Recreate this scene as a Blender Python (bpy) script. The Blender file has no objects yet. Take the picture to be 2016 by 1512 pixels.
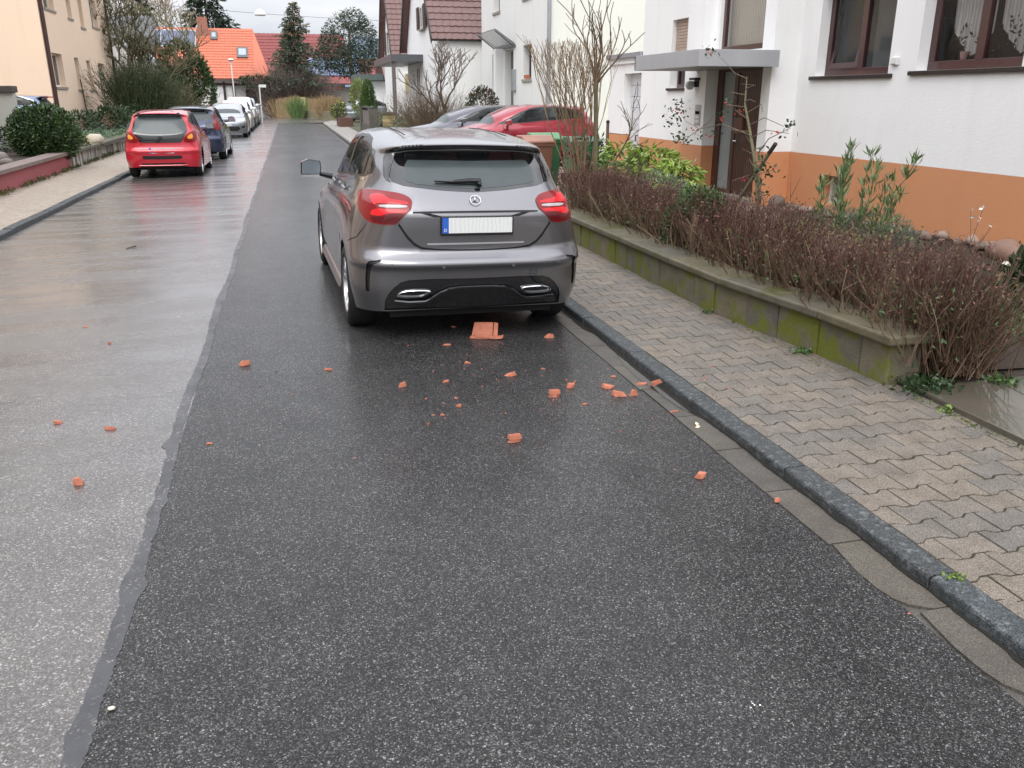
import bpy, math, random, bmesh
import numpy as np
from mathutils import Vector, Matrix, Euler
from mathutils.geometry import delaunay_2d_cdt
R = math.radians
random.seed(7); rng = np.random.default_rng(7)
scn = bpy.context.scene
COL = scn.collection
# ------------------------------------------------------------------ camera
cam_d = bpy.data.cameras.new('camera'); cam = bpy.data.objects.new('camera', cam_d); COL.objects.link(cam)
cam_d.sensor_width = 36; cam_d.lens = 36 * 1650 / 2016.0
cam_d.clip_start = .05; cam_d.clip_end = 3000
cam.location = (0, 0, 1.70)
cam.rotation_euler = (R(90 - 18.934), 0, R(-14.28))
scn.camera = cam
# ------------------------------------------------------------------ overcast daylight
SUN_EL, SUN_AZ = 50, 200          # degrees, azimuth clockwise from +Y: the bright part of the cloud cover, behind the camera to its left
world = bpy.data.worlds.new('World'); scn.world = world; world.use_nodes = True
nt = world.node_tree; nt.nodes.clear()
def wn(t, **k):
    n = nt.nodes.new(t)
    for a, b in k.items(): setattr(n, a, b)
    return n
sky = wn('ShaderNodeTexSky', sky_type='NISHITA', sun_disc=False, sun_elevation=R(SUN_EL), sun_rotation=R(SUN_AZ), air_density=1.2, dust_density=3, ozone_density=1)
hs = wn('ShaderNodeHueSaturation'); hs.inputs['Saturation'].default_value = .25
nt.links.new(sky.outputs[0], hs.inputs['Color'])
tc = wn('ShaderNodeTexCoord'); sep = wn('ShaderNodeSeparateXYZ'); nt.links.new(tc.outputs['Generated'], sep.inputs[0])
ramp = wn('ShaderNodeMapRange'); ramp.inputs['From Min'].default_value = 0; ramp.inputs['From Max'].default_value = 1
ramp.inputs['To Min'].default_value = 5.2; ramp.inputs['To Max'].default_value = 19.0      # an overcast sky is brighter overhead
nt.links.new(sep.outputs['Z'], ramp.inputs['Value'])
mp = wn('ShaderNodeMapping'); mp.inputs['Scale'].default_value = (1.2, 1.2, 5.5); nt.links.new(tc.outputs['Generated'], mp.inputs[0])
cn = wn('ShaderNodeTexNoise'); cn.inputs['Scale'].default_value = 2.2; cn.inputs['Detail'].default_value = 6; cn.inputs['Roughness'].default_value = .55
nt.links.new(mp.outputs[0], cn.inputs['Vector'])
cr = wn('ShaderNodeValToRGB'); cr.color_ramp.elements[0].position = .38; cr.color_ramp.elements[0].color = (.80, .84, .93, 1)
cr.color_ramp.elements[1].position = .62; cr.color_ramp.elements[1].color = (1.12, 1.12, 1.14, 1)
nt.links.new(cn.outputs['Fac'], cr.inputs[0])
mul = wn('ShaderNodeMix', data_type='RGBA', blend_type='MULTIPLY'); mul.inputs['Factor'].default_value = 1
nt.links.new(cr.outputs[0], mul.inputs['A']); nt.links.new(ramp.outputs[0], mul.inputs['B'])
mx = wn('ShaderNodeMix', data_type='RGBA'); mx.inputs['Factor'].default_value = .88
nt.links.new(hs.outputs[0], mx.inputs['A']); nt.links.new(mul.outputs['Result'], mx.inputs['B'])
bg = wn('ShaderNodeBackground'); bg.inputs['Strength'].default_value = .118
nt.links.new(mx.outputs['Result'], bg.inputs['Color'])
wo = wn('ShaderNodeOutputWorld'); nt.links.new(bg.outputs[0], wo.inputs[0])
sl = bpy.data.lights.new('sun', 'SUN'); sl.energy = 1.2; sl.angle = R(35); sl.color = (1, .97, .93)
so = bpy.data.objects.new('sun', sl); COL.objects.link(so)
sd = Vector((math.sin(R(SUN_AZ)) * math.cos(R(SUN_EL)), math.cos(R(SUN_AZ)) * math.cos(R(SUN_EL)), math.sin(R(SUN_EL))))
so.rotation_euler = (-sd).to_track_quat('-Z', 'Y').to_euler()
scn.view_settings.view_transform = 'Standard'; scn.view_settings.look = 'None'
scn.view_settings.exposure = 0.42; scn.view_settings.gamma = 1; scn.view_settings.use_curve_mapping = False
scn.cycles.max_bounces = 8; scn.cycles.transparent_max_bounces = 12; scn.cycles.sample_clamp_indirect = 6

# ------------------------------------------------------------------ materials
class NT:
    """small helper to write shader trees"""
    def __init__(s, name):
        s.m = bpy.data.materials.new(name); s.m.use_nodes = True; s.t = s.m.node_tree; s.t.nodes.clear()
        s.out = s.n('ShaderNodeOutputMaterial'); s.p = None
    def n(s, t, **k):
        n = s.t.nodes.new(t)
        for a, b in k.items():
            if a.startswith('i_'): s.put(n, a[2:].replace('_', ' '), b)
            else: setattr(n, a, b)
        return n
    def put(s, n, sock, v):
        i = n.inputs[sock] if not str(sock).isdigit() else n.inputs[int(sock)]
        if isinstance(v, bpy.types.NodeSocket): s.t.links.new(v, i)
        else: i.default_value = v
    def principled(s, **k):
        s.p = s.n('ShaderNodeBsdfPrincipled')
        for a, b in k.items(): s.put(s.p, a.replace('_', ' '), b)
        s.t.links.new(s.p.outputs[0], s.out.inputs[0]); return s.p
    def mix(s, f, a, b, blend='MIX'):
        n = s.n('ShaderNodeMix', data_type='RGBA', blend_type=blend)
        s.put(n, 'Factor', f); s.put(n, 'A', a); s.put(n, 'B', b); return n.outputs['Result']
    def math(s, op, a, b=0.0, clamp=False):
        n = s.n('ShaderNodeMath', operation=op, use_clamp=clamp); s.put(n, 0, a); s.put(n, 1, b); return n.outputs[0]
    def ramp(s, f, stops, interp='LINEAR'):
        n = s.n('ShaderNodeValToRGB'); n.color_ramp.interpolation = interp; e = n.color_ramp.elements
        while len(e) < len(stops): e.new(.5)
        for x, (p, c) in zip(e, stops):
            x.position = p; x.color = (c[0], c[1], c[2], 1) if hasattr(c, '__len__') else (c, c, c, 1)
        s.put(n, 0, f); return n.outputs[0]
    def noise(s, v, scale, detail=4, rough=.55, out='Fac'):
        n = s.n('ShaderNodeTexNoise'); s.put(n, 'Vector', v); n.inputs['Scale'].default_value = scale
        n.inputs['Detail'].default_value = detail; n.inputs['Roughness'].default_value = rough; return n.outputs[out]
    def vor(s, v, scale, out='Distance', feature='F1'):
        n = s.n('ShaderNodeTexVoronoi', feature=feature); s.put(n, 'Vector', v); n.inputs['Scale'].default_value = scale; return n.outputs[out]
    def pos(s, scale=(1, 1, 1)):
        g = s.n('ShaderNodeNewGeometry'); m = s.n('ShaderNodeMapping'); s.put(m, 0, g.outputs['Position']); m.inputs['Scale'].default_value = scale; return m.outputs[0]
    def obj(s, scale=(1, 1, 1)):
        g = s.n('ShaderNodeTexCoord'); m = s.n('ShaderNodeMapping'); s.put(m, 0, g.outputs['Object']); m.inputs['Scale'].default_value = scale; return m.outputs[0]
    def rnd(s): return s.n('ShaderNodeObjectInfo').outputs['Random']
    def bump(s, h, strength=.3, dist=.01, normal=None):
        n = s.n('ShaderNodeBump'); s.put(n, 'Height', h); n.inputs['Strength'].default_value = strength; n.inputs['Distance'].default_value = dist
        if normal is not None: s.put(n, 'Normal', normal)
        return n.outputs[0]
def c3(c): return (c[0], c[1], c[2], 1)
MATS = {}
def M(name, col, rough=.6, metal=0, col2=None, ns=6, namt=.5, bump=0, bs=80, coat=0, rnd=0, spec=.5, stretch=(1, 1, 1), emis=None, sub=0):
    """plain procedural material: base colour broken up by noise, optional relief and per-object variation"""
    if name in MATS: return MATS[name]
    t = NT(name); v = t.pos(stretch)
    if col2 is None: col2 = [x * .72 for x in col]
    f = t.ramp(t.noise(v, ns, 5), [(.5 - .5 * namt * .6, 0), (.5 + .5 * namt * .6 + .02, 1)])
    c = t.mix(t.math('MULTIPLY', f, namt), c3(col), c3(col2))
    if rnd:
        hsv = t.n('ShaderNodeHueSaturation'); t.put(hsv, 'Color', c)
        t.put(hsv, 'Value', t.math('ADD', t.math('MULTIPLY', t.rnd(), 2 * rnd), 1 - rnd)); c = hsv.outputs[0]
    p = t.principled(Base_Color=c, Roughness=rough, Metallic=metal)
    p.inputs['Specular IOR Level'].default_value = spec
    if coat: p.inputs['Coat Weight'].default_value = coat; p.inputs['Coat Roughness'].default_value = .04
    if bump: t.put(p, 'Normal', t.bump(t.noise(v, bs, 3), bump, .004))
    if emis: p.inputs['Emission Color'].default_value = c3(emis[0]); p.inputs['Emission Strength'].default_value = emis[1]
    MATS[name] = t.m; return t.m
# ------------------------------------------------------------------ mesh helpers
def link(o, parent=None):
    COL.objects.link(o)
    if parent is not None: o.parent = parent
    return o
def worig(p):
    v = Vector((0, 0, 0))
    while p is not None: v = v + p.location; p = p.parent
    return v
def tag(o, label=None, cat=None, group=None, kind=None):
    if label: o['label'] = label
    if cat: o['category'] = cat
    if group: o['group'] = group
    if kind: o['kind'] = kind
    return o
def thing(name, label, cat, loc=(0, 0, 0), group=None, rot=(0, 0, 0)):
    o = bpy.data.objects.new(name, None); o.empty_display_size = .2; o.location = loc; o.rotation_euler = rot
    COL.objects.link(o); return tag(o, label, cat, group)
def np_mesh(name, V, F, material, parent=None, kind=None, smooth=False, local=False, normals=None):
    """V (n,3), F (m,k) with constant k"""
    V = np.asarray(V, np.float32); F = np.asarray(F, np.int32)
    if parent is not None and not local: V = V - np.array(worig(parent), np.float32)
    me = bpy.data.meshes.new(name)
    me.vertices.add(len(V)); me.vertices.foreach_set('co', V.ravel())
    k = F.shape[1]; me.loops.add(F.size); me.loops.foreach_set('vertex_index', F.ravel())
    me.polygons.add(len(F)); me.polygons.foreach_set('loop_start', np.arange(0, F.size, k, dtype=np.int32))
    me.polygons.foreach_set('loop_total', np.full(len(F), k, np.int32))
    me.polygons.foreach_set('use_smooth', np.full(len(F), smooth, bool))
    me.update(calc_edges=True); me.validate()
    if normals is not None: me.normals_split_custom_set_from_vertices([tuple(n) for n in normals])
    if material: me.materials.append(material)
    o = link(bpy.data.objects.new(name, me), parent)
    if kind: o['kind'] = kind
    return o
class MB:
    def __init__(s): s.v = []; s.f = []
    def add(s, V, F):
        b = len(s.v); s.v += [tuple(p) for p in V]; s.f += [tuple(b + i for i in f) for f in F]; return s
    def box(s, x0, x1, y0, y1, z0, z1):
        return s.add([(x, y, z) for z in (z0, z1) for y in (y0, y1) for x in (x0, x1)],
                     [(0, 2, 3, 1), (4, 5, 7, 6), (0, 1, 5, 4), (2, 6, 7, 3), (0, 4, 6, 2), (1, 3, 7, 5)])
    def hexa(s, P): return s.add(P, [(0, 3, 2, 1), (4, 5, 6, 7), (0, 1, 5, 4), (1, 2, 6, 5), (2, 3, 7, 6), (3, 0, 4, 7)])
    def prism(s, poly, axis, a, b):
        """poly: list of 2D points in the plane across the axis, extruded from a to b"""
        def P(p, t): return {'x': (t, p[0], p[1]), 'y': (p[0], t, p[1]), 'z': (p[0], p[1], t)}[axis]
        n = len(poly); return s.add([P(p, a) for p in poly] + [P(p, b) for p in poly],
                     [tuple(range(n))[::-1], tuple(range(n, 2 * n))] + [(i, (i + 1) % n, n + (i + 1) % n, n + i) for i in range(n)])
    def tube(s, pts, r, n=8, cap=True):
        pts = [Vector(p) for p in pts]; rs = r if hasattr(r, '__len__') else [r] * len(pts); base = len(s.v)
        for i, p in enumerate(pts):
            d = (pts[min(i + 1, len(pts) - 1)] - pts[max(i - 1, 0)]).normalized()
            a = d.orthogonal().normalized() if i == 0 else (pa - pa.dot(d) * d).normalized()
            pa = a; b = d.cross(a)
            for k in range(n):
                t = 2 * math.pi * k / n; s.v.append(tuple(p + (a * math.cos(t) + b * math.sin(t)) * rs[i]))
        for i in range(len(pts) - 1):
            for k in range(n): s.f.append((base + i*n + k, base + i*n + (k+1) % n, base + (i+1)*n + (k+1) % n, base + (i+1)*n + k))
        if cap: s.f.append(tuple(base + k for k in range(n))[::-1]); s.f.append(tuple(base + (len(pts)-1)*n + k for k in range(n)))
        return s
    def lathe(s, prof, c=(0, 0, 0), axis='z', n=24):
        base = len(s.v)
        for r, h in prof:
            for k in range(n):
                t = 2 * math.pi * k / n; a, b = r * math.cos(t), r * math.sin(t)
                s.v.append({'z': (c[0]+a, c[1]+b, c[2]+h), 'x': (c[0]+h, c[1]+a, c[2]+b), 'y': (c[0]+a, c[1]+h, c[2]+b)}[axis])
        for i in range(len(prof) - 1):
            for k in range(n): s.f.append((base+i*n+k, base+i*n+(k+1) % n, base+(i+1)*n+(k+1) % n, base+(i+1)*n+k))
        return s
    def build(s, name, material, parent=None, kind=None, smooth=False, bevel=0, local=False, label=None, fixn=True):
        o0 = Vector((0, 0, 0)) if (local or parent is None) else worig(parent)
        me = bpy.data.meshes.new(name); me.from_pydata([tuple(Vector(p) - o0) for p in s.v], [], s.f)
        if fixn:
            bm = bmesh.new(); bm.from_mesh(me); bmesh.ops.recalc_face_normals(bm, faces=bm.faces); bm.to_mesh(me); bm.free()
        if smooth:
            me.polygons.foreach_set('use_smooth', [True] * len(me.polygons))
        if material: me.materials.append(material)
        o = link(bpy.data.objects.new(name, me), parent)
        if bevel:
            m = o.modifiers.new('bevel', 'BEVEL'); m.width = bevel; m.segments = 2; m.limit_method = 'ANGLE'; m.angle_limit = R(35)
        elif smooth and hasattr(me, 'set_sharp_from_angle'): me.set_sharp_from_angle(angle=R(40))
        if kind: o['kind'] = kind
        if label: o['label'] = label
        return o
def bx(name, x0, x1, y0, y1, z0, z1, m, parent=None, bevel=0, **k): return MB().box(x0, x1, y0, y1, z0, z1).build(name, m, parent, bevel=bevel, **k)
def wall_x(mb, x, y0, y1, z0, z1, holes, th=.3, sgn=1):
    """wall in the plane x (outer face at x, body towards +x*sgn) with rectangular openings (ya, yb, za, zb)"""
    ys = sorted({y0, y1} | {h[0] for h in holes} | {h[1] for h in holes}); zs = sorted({z0, z1} | {h[2] for h in holes} | {h[3] for h in holes})
    ys = [y for y in ys if y0 <= y <= y1]; zs = [z for z in zs if z0 <= z <= z1]
    _grid_wall(mb, ys, zs, holes, lambda a, b, t: (x + t * sgn, a, b), th)
def wall_y(mb, y, x0, x1, z0, z1, holes, th=.3, sgn=1):
    xs = sorted({x0, x1} | {h[0] for h in holes} | {h[1] for h in holes}); zs = sorted({z0, z1} | {h[2] for h in holes} | {h[3] for h in holes})
    xs = [q for q in xs if x0 <= q <= x1]; zs = [z for z in zs if z0 <= z <= z1]
    _grid_wall(mb, xs, zs, holes, lambda a, b, t: (a, y + t * sgn, b), th)
def _grid_wall(mb, A, Z, holes, P, th):
    def solid(i, j):
        if not (0 <= i < len(A) - 1 and 0 <= j < len(Z) - 1): return False
        ca, cz = (A[i] + A[i+1]) / 2, (Z[j] + Z[j+1]) / 2
        return not any(h[0] < ca < h[1] and h[2] < cz < h[3] for h in holes)
    for i in range(len(A) - 1):
        for j in range(len(Z) - 1):
            if not solid(i, j): continue
            a0, a1, z0, z1 = A[i], A[i+1], Z[j], Z[j+1]
            for t in (0, th): mb.add([P(a0, z0, t), P(a1, z0, t), P(a1, z1, t), P(a0, z1, t)], [(0, 1, 2, 3)])
            if not solid(i-1, j): mb.add([P(a0, z0, 0), P(a0, z1, 0), P(a0, z1, th), P(a0, z0, th)], [(0, 1, 2, 3)])
            if not solid(i+1, j): mb.add([P(a1, z0, 0), P(a1, z1, 0), P(a1, z1, th), P(a1, z0, th)], [(0, 1, 2, 3)])
            if not solid(i, j-1): mb.add([P(a0, z0, 0), P(a1, z0, 0), P(a1, z0, th), P(a0, z0, th)], [(0, 1, 2, 3)])
            if not solid(i, j+1): mb.add([P(a0, z1, 0), P(a1, z1, 0), P(a1, z1, th), P(a0, z1, th)], [(0, 1, 2, 3)])
# ------------------------------------------------------------------ vegetation helpers
def sticks(name, P0, P1, r0, r1, m, parent=None, k=3, kind=None):
    """many tapered rods as one mesh"""
    P0 = np.asarray(P0, float); P1 = np.asarray(P1, float); n = len(P0)
    if n == 0: P0 = np.zeros((1, 3)); P1 = np.ones((1, 3)) * .01; n = 1; r0 = r1 = .001
    r0 = np.broadcast_to(r0, n); r1 = np.broadcast_to(r1, n)
    d = P1 - P0; L = np.maximum(np.linalg.norm(d, axis=1, keepdims=True), 1e-6); d = d / L
    a = np.cross(d, np.where(np.abs(d[:, 2:3]) > .9, [[1., 0, 0]], [[0, 0, 1.]])); a /= np.maximum(np.linalg.norm(a, axis=1, keepdims=True), 1e-6); b = np.cross(d, a)
    V = np.zeros((n, 2, k, 3))
    for q in range(k):
        t = 2 * math.pi * q / k; off = a * math.cos(t) + b * math.sin(t)
        V[:, 0, q] = P0 + off * r0[:, None]; V[:, 1, q] = P1 + off * r1[:, None]
    base = (np.arange(n) * 2 * k)[:, None]
    F = np.concatenate([np.stack([base[:, 0] + q, base[:, 0] + (q+1) % k, base[:, 0] + k + (q+1) % k, base[:, 0] + k + q], 1) for q in range(k)])
    return np_mesh(name, V.reshape(-1, 3), F, m, parent, kind, smooth=k > 4)
def leaves(name, C, size, m, parent=None, kind=None, aspect=2.2, up=.3, dirs=None, jit=.35):
    """diamond shaped leaves at the points C; dirs: preferred outward directions"""
    C = np.asarray(C, float); n = len(C)
    d = rng.normal(size=(n, 3)) if dirs is None else np.asarray(dirs) + rng.normal(size=(n, 3)) * jit
    d[:, 2] += up; d /= np.linalg.norm(d, axis=1, keepdims=True)
    s = rng.normal(size=(n, 3)); s = np.cross(d, s); s /= np.maximum(np.linalg.norm(s, axis=1, keepdims=True), 1e-6)
    nn = np.cross(d, s)
    L = (size * rng.uniform(.65, 1.3, n))[:, None]; Wd = L / aspect / 2
    V = np.stack([C, C + d * L * .5 + s * Wd + nn * L * .08, C + d * L, C + d * L * .5 - s * Wd + nn * L * .08], 1)
    F = np.arange(n * 4).reshape(n, 4)
    return np_mesh(name, V.reshape(-1, 3), F, m, parent, kind)
def blob_points(n, blobs, shell=.55):
    """points in the outer shell of ellipsoids (cx,cy,cz,rx,ry,rz)"""
    B = np.array(blobs, float); vol = (B[:, 3] * B[:, 4] * B[:, 5]) ** .67; pick = rng.choice(len(B), n, p=vol / vol.sum())
    d = rng.normal(size=(n, 3)); d /= np.linalg.norm(d, axis=1, keepdims=True)
    r = rng.uniform(shell ** 3, 1, n) ** (1 / 3.); b = B[pick]
    return b[:, :3] + d * r[:, None] * b[:, 3:], d
def branch_tree(base, h, spread, levels=4, seed=0, r=.05, nfork=3, trunk=.4, up=.55, lean=(0, 0), wob=.18):
    """recursive bare tree -> arrays of sticks (P0, P1, r0, r1) and tip points"""
    q = random.Random(seed); A = []; tips = []
    def grow(p, d, L, r, lev):
        n = 3; 
        for i in range(n):
            d2 = (d + Vector((q.gauss(0, wob), q.gauss(0, wob), q.gauss(0, wob * .6) + .04 * up))).normalized()
            p2 = p + d2 * (L / n); A.append((tuple(p), tuple(p2), r * (1 - .25 * i / n), r * (1 - .25 * (i+1) / n))); p, d = p2, d2
            if lev >= 1 and i < n - 1 and q.random() < .6 and levels - lev > 0:
                s = Vector((q.gauss(0, 1), q.gauss(0, 1), q.gauss(0, .4) + up)).normalized()
                grow(p, (d * .6 + s * spread).normalized(), L * q.uniform(.45, .7), r * .5, lev + 1)
        if lev < levels:
            for k in range(nfork):
                s = Vector((q.gauss(0, 1), q.gauss(0, 1), q.gauss(0, .4) + up)).normalized()
                grow(p, (d * .7 + s * spread).normalized(), L * q.uniform(.6, .85), r * .66, lev + 1)
        else: tips.append((tuple(p), tuple(d)))
    grow(Vector(base), Vector((lean[0], lean[1], 1)).normalized(), h * trunk, r, 0)
    a = np.array([x[0] for x in A]), np.array([x[1] for x in A]), np.array([x[2] for x in A]), np.array([x[3] for x in A])
    return a, np.array([t[0] for t in tips]), np.array([t[1] for t in tips])
# ---------------------------------------------------------------- car surface
import numpy as np
def pchip_slopes(t, Pv):
    h = np.diff(t); d = np.diff(Pv, axis=0) / h.reshape((-1,) + (1,) * (Pv.ndim - 1))
    m = np.zeros_like(Pv)
    w1 = (2 * h[1:] + h[:-1]).reshape((-1,) + (1,) * (Pv.ndim - 1)); w2 = (h[1:] + 2 * h[:-1]).reshape((-1,) + (1,) * (Pv.ndim - 1))
    a, b = d[:-1], d[1:]
    ok = a * b > 0
    with np.errstate(divide='ignore', invalid='ignore'):
        hm = (w1 + w2) / (w1 / a + w2 / b)
    m[1:-1] = np.where(ok, hm, 0)
    m[0] = d[0]; m[-1] = d[-1]
    return m
def hermite(t, Pv, m, q):
    i = np.clip(np.searchsorted(t, q, side='right') - 1, 0, len(t) - 2)
    h = t[i + 1] - t[i]; s = (q - t[i]) / h
    sh = (-1,) + (1,) * (Pv.ndim - 1)
    s = s.reshape(sh); h = h.reshape(sh)
    return ((2*s**3 - 3*s**2 + 1) * Pv[i] + (s**3 - 2*s**2 + s) * h * m[i] + (-2*s**3 + 3*s**2) * Pv[i+1] + (s**3 - s**2) * h * m[i+1])
class Surf:
    """half a car body: table[ring][station] = (x, y, z), ring 0 the sill, last ring the roof centre line"""
    def __init__(s, table, uref=3, vref=7):
        T = np.array(table, float)                       # K x N x 3
        K, N, _ = T.shape
        s.tu = np.concatenate([[0], np.cumsum(np.linalg.norm(np.diff(T[uref], axis=0), axis=1))])
        s.tv = np.concatenate([[0], np.cumsum(np.linalg.norm(np.diff(T[:, vref], axis=0), axis=1))])
        s.U, s.V = s.tu[-1], s.tv[-1]
        # mirror one station either side so that the centre is smooth
        L = T[:, 1:2] * [-1, 1, 1]; Rr = T[:, -2:-1] * [-1, 1, 1]
        s.T = np.concatenate([L, T, Rr], axis=1)
        s.tux = np.concatenate([[-s.tu[1]], s.tu, [2 * s.tu[-1] - s.tu[-2]]])
        s.grid_n = 0
        # dense table over v for speed
        s.nv = 241; s.nu = 481
        qv = np.linspace(0, s.V, s.nv); qu = np.linspace(0, s.U, s.nu)
        A = hermite(s.tv, s.T, pchip_slopes(s.tv, s.T), qv)             # nv x N+2 x 3
        A = np.swapaxes(A, 0, 1)                                         # N+2 x nv x 3
        B = hermite(s.tux, A, pchip_slopes(s.tux, A), qu)                # nu x nv x 3
        s.G = B; s.qu = qu; s.qv = qv
        gu = np.gradient(B, qu, axis=0); gv = np.gradient(B, qv, axis=1)
        n = np.cross(gu, gv); n /= np.maximum(np.linalg.norm(n, axis=2, keepdims=True), 1e-9)
        c = B - np.array([0, B[..., 1].mean(), 0.7]); 
        s.N = n if (n * c).sum() > 0 else -n
    def _s(s, A, uv):
        uv = np.asarray(uv, float)
        a = np.clip(uv[:, 0] / s.U, 0, 1) * (s.nu - 1); b = np.clip(uv[:, 1] / s.V, 0, 1) * (s.nv - 1)
        i = np.minimum(a.astype(int), s.nu - 2); j = np.minimum(b.astype(int), s.nv - 2)
        f = (a - i)[:, None]; g = (b - j)[:, None]
        return (A[i, j] * (1-f) * (1-g) + A[i+1, j] * f * (1-g) + A[i, j+1] * (1-f) * g + A[i+1, j+1] * f * g)
    def P(s, uv): return s._s(s.G, uv)
    def Nn(s, uv):
        n = s._s(s.N, uv); return n / np.maximum(np.linalg.norm(n, axis=1, keepdims=True), 1e-9)
    def inv(s, pts, mode, ymid):
        """(a, b) view coordinates to (u, v): rear/front = (x, z), side = (y, z), top = (x, y)"""
        G = s.G
        if mode == 'rear': A, B_, ok = G[..., 0], G[..., 2], G[..., 1] < ymid[0]
        elif mode == 'front': A, B_, ok = G[..., 0], G[..., 2], G[..., 1] > ymid[1]
        elif mode == 'side': A, B_, ok = G[..., 1], G[..., 2], np.abs(s.N[..., 0]) > .25
        else: A, B_, ok = G[..., 0], G[..., 1], s.N[..., 2] > .5
        if mode in ('rear', 'front'): ok = ok & (np.abs(s.N[..., 1]) > .12)
        out = []
        for a, b in pts:
            d = (A - a) ** 2 + (B_ - b) ** 2 + np.where(ok, 0, 9.0)
            k = int(np.argmin(d)); i, j = divmod(k, s.nv)
            u, v = s.qu[i], s.qv[j]
            for _ in range(2):
                e = 1e-3
                uvs = np.array([[u, v], [min(u + e, s.U), v], [u, min(v + e, s.V)]])
                Pq = s.P(uvs)
                sel = {'rear': (0, 2), 'front': (0, 2), 'side': (1, 2), 'top': (0, 1)}[mode]
                Pq = Pq[:, sel]
                J = np.array([Pq[1] - Pq[0], Pq[2] - Pq[0]]).T / e
                try: dx = np.linalg.solve(J, np.array([a, b]) - Pq[0])
                except Exception: break
                if np.abs(dx).max() > .03: break
                u = min(max(u + dx[0], 0), s.U); v = min(max(v + dx[1], 0), s.V)
            out.append((u, v))
        return out
HATCH = [
 [(0,.10,.26),(.40,.10,.26),(.66,.14,.25),(.79,.26,.24),(.845,.42,.23),(.86,.8,.22),(.86,1.4,.20),(.86,2.1,.20),(.86,2.8,.2),(.86,3.4,.2),(.80,3.98,.2),(.5,4.18,.2),(0,4.25,.2)],
 [(0,.05,.42),(.40,.055,.42),(.68,.10,.42),(.83,.22,.42),(.88,.42,.42),(.885,.8,.42),(.875,1.4,.40),(.875,2.1,.40),(.875,2.8,.4),(.885,3.4,.4),(.83,3.98,.4),(.52,4.24,.4),(0,4.30,.4)],
 [(0,.028,.565),(.40,.036,.565),(.68,.088,.565),(.832,.215,.57),(.884,.42,.57),(.892,.8,.56),(.872,1.4,.55),(.869,2.1,.55),(.871,2.8,.55),(.887,3.4,.55),(.83,3.98,.55),(.52,4.248,.55),(0,4.303,.55)],
 [(0,0,.60),(.40,.01,.60),(.68,.06,.60),(.84,.20,.60),(.888,.42,.60),(.892,.8,.60),(.872,1.4,.60),(.868,2.1,.60),(.87,2.8,.60),(.888,3.4,.60),(.83,3.98,.60),(.52,4.25,.60),(0,4.305,.60)],
 [(0,.012,.628),(.40,.022,.628),(.68,.072,.63),(.838,.212,.635),(.885,.43,.64),(.892,.8,.66),(.874,1.4,.68),(.872,2.1,.68),(.872,2.8,.68),(.886,3.4,.68),(.82,3.96,.68),(.5,4.22,.68),(0,4.28,.68)],
 [(0,.075,.70),(.40,.085,.70),(.67,.125,.71),(.82,.25,.73),(.873,.45,.75),(.882,.8,.76),(.872,1.4,.78),(.87,2.1,.78),(.868,2.8,.78),(.872,3.4,.76),(.79,3.92,.74),(.48,4.16,.74),(0,4.22,.74)],
 [(0,.065,.92),(.4,.075,.92),(.64,.115,.92),(.77,.25,.92),(.83,.46,.92),(.85,.8,.91),(.857,1.4,.9),(.858,2.1,.88),(.85,2.8,.87),(.82,3.38,.85),(.72,3.84,.81),(.45,4.04,.8),(0,4.1,.81)],
 [(0,.10,.99),(.4,.11,1.0),(.62,.15,1.02),(.73,.27,1.03),(.79,.48,1.03),(.81,.8,1.02),(.822,1.4,1.0),(.826,2.1,.97),(.81,2.8,.95),(.76,3.32,.92),(.66,3.66,.88),(.42,3.86,.87),(0,3.94,.88)],
 [(0,.16,1.06),(.38,.17,1.07),(.58,.21,1.08),(.68,.33,1.085),(.745,.52,1.085),(.775,.85,1.065),(.795,1.4,1.03),(.80,2.1,.995),(.77,2.85,.975),(.68,3.08,.96),(.58,3.2,.96),(.38,3.28,.97),(0,3.35,.97)],
 [(0,.30,1.22),(.36,.31,1.22),(.55,.34,1.22),(.64,.43,1.22),(.69,.60,1.22),(.708,.9,1.22),(.718,1.4,1.2),(.715,2.1,1.2),(.66,2.55,1.2),(.6,2.72,1.2),(.5,2.82,1.2),(.34,2.9,1.2),(0,2.94,1.2)],
 [(0,.42,1.335),(.36,.42,1.33),(.53,.425,1.315),(.60,.49,1.305),(.642,.64,1.315),(.655,.95,1.325),(.66,1.4,1.335),(.65,2.0,1.335),(.60,2.28,1.32),(.54,2.42,1.31),(.45,2.52,1.31),(.3,2.58,1.315),(0,2.62,1.315)],
 [(0,.28,1.365),(.34,.285,1.36),(.50,.33,1.35),(.57,.44,1.345),(.60,.64,1.355),(.605,.95,1.375),(.605,1.4,1.39),(.59,2.0,1.39),(.54,2.2,1.37),(.48,2.3,1.36),(.40,2.38,1.36),(.28,2.42,1.365),(0,2.45,1.37)],
 [(0,.60,1.408),(.25,.60,1.402),(.36,.64,1.392),(.41,.7,1.392),(.42,.85,1.40),(.42,1.05,1.412),(.42,1.4,1.424),(.41,1.85,1.425),(.38,2.0,1.415),(.34,2.08,1.41),(.28,2.14,1.408),(.2,2.17,1.41),(0,2.2,1.41)],
 [(0,1.0,1.424),(0,1.02,1.4245),(0,1.05,1.425),(0,1.1,1.426),(0,1.15,1.428),(0,1.25,1.43),(0,1.45,1.432),(0,1.6,1.433),(0,1.7,1.432),(0,1.78,1.431),(0,1.84,1.43),(0,1.9,1.429),(0,1.94,1.428)],
]
HATCH = [[(x, y, z if z < 1.0 else 1.0 + (z - 1.0) * 1.13) for x, y, z in ring] for ring in HATCH]
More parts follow.
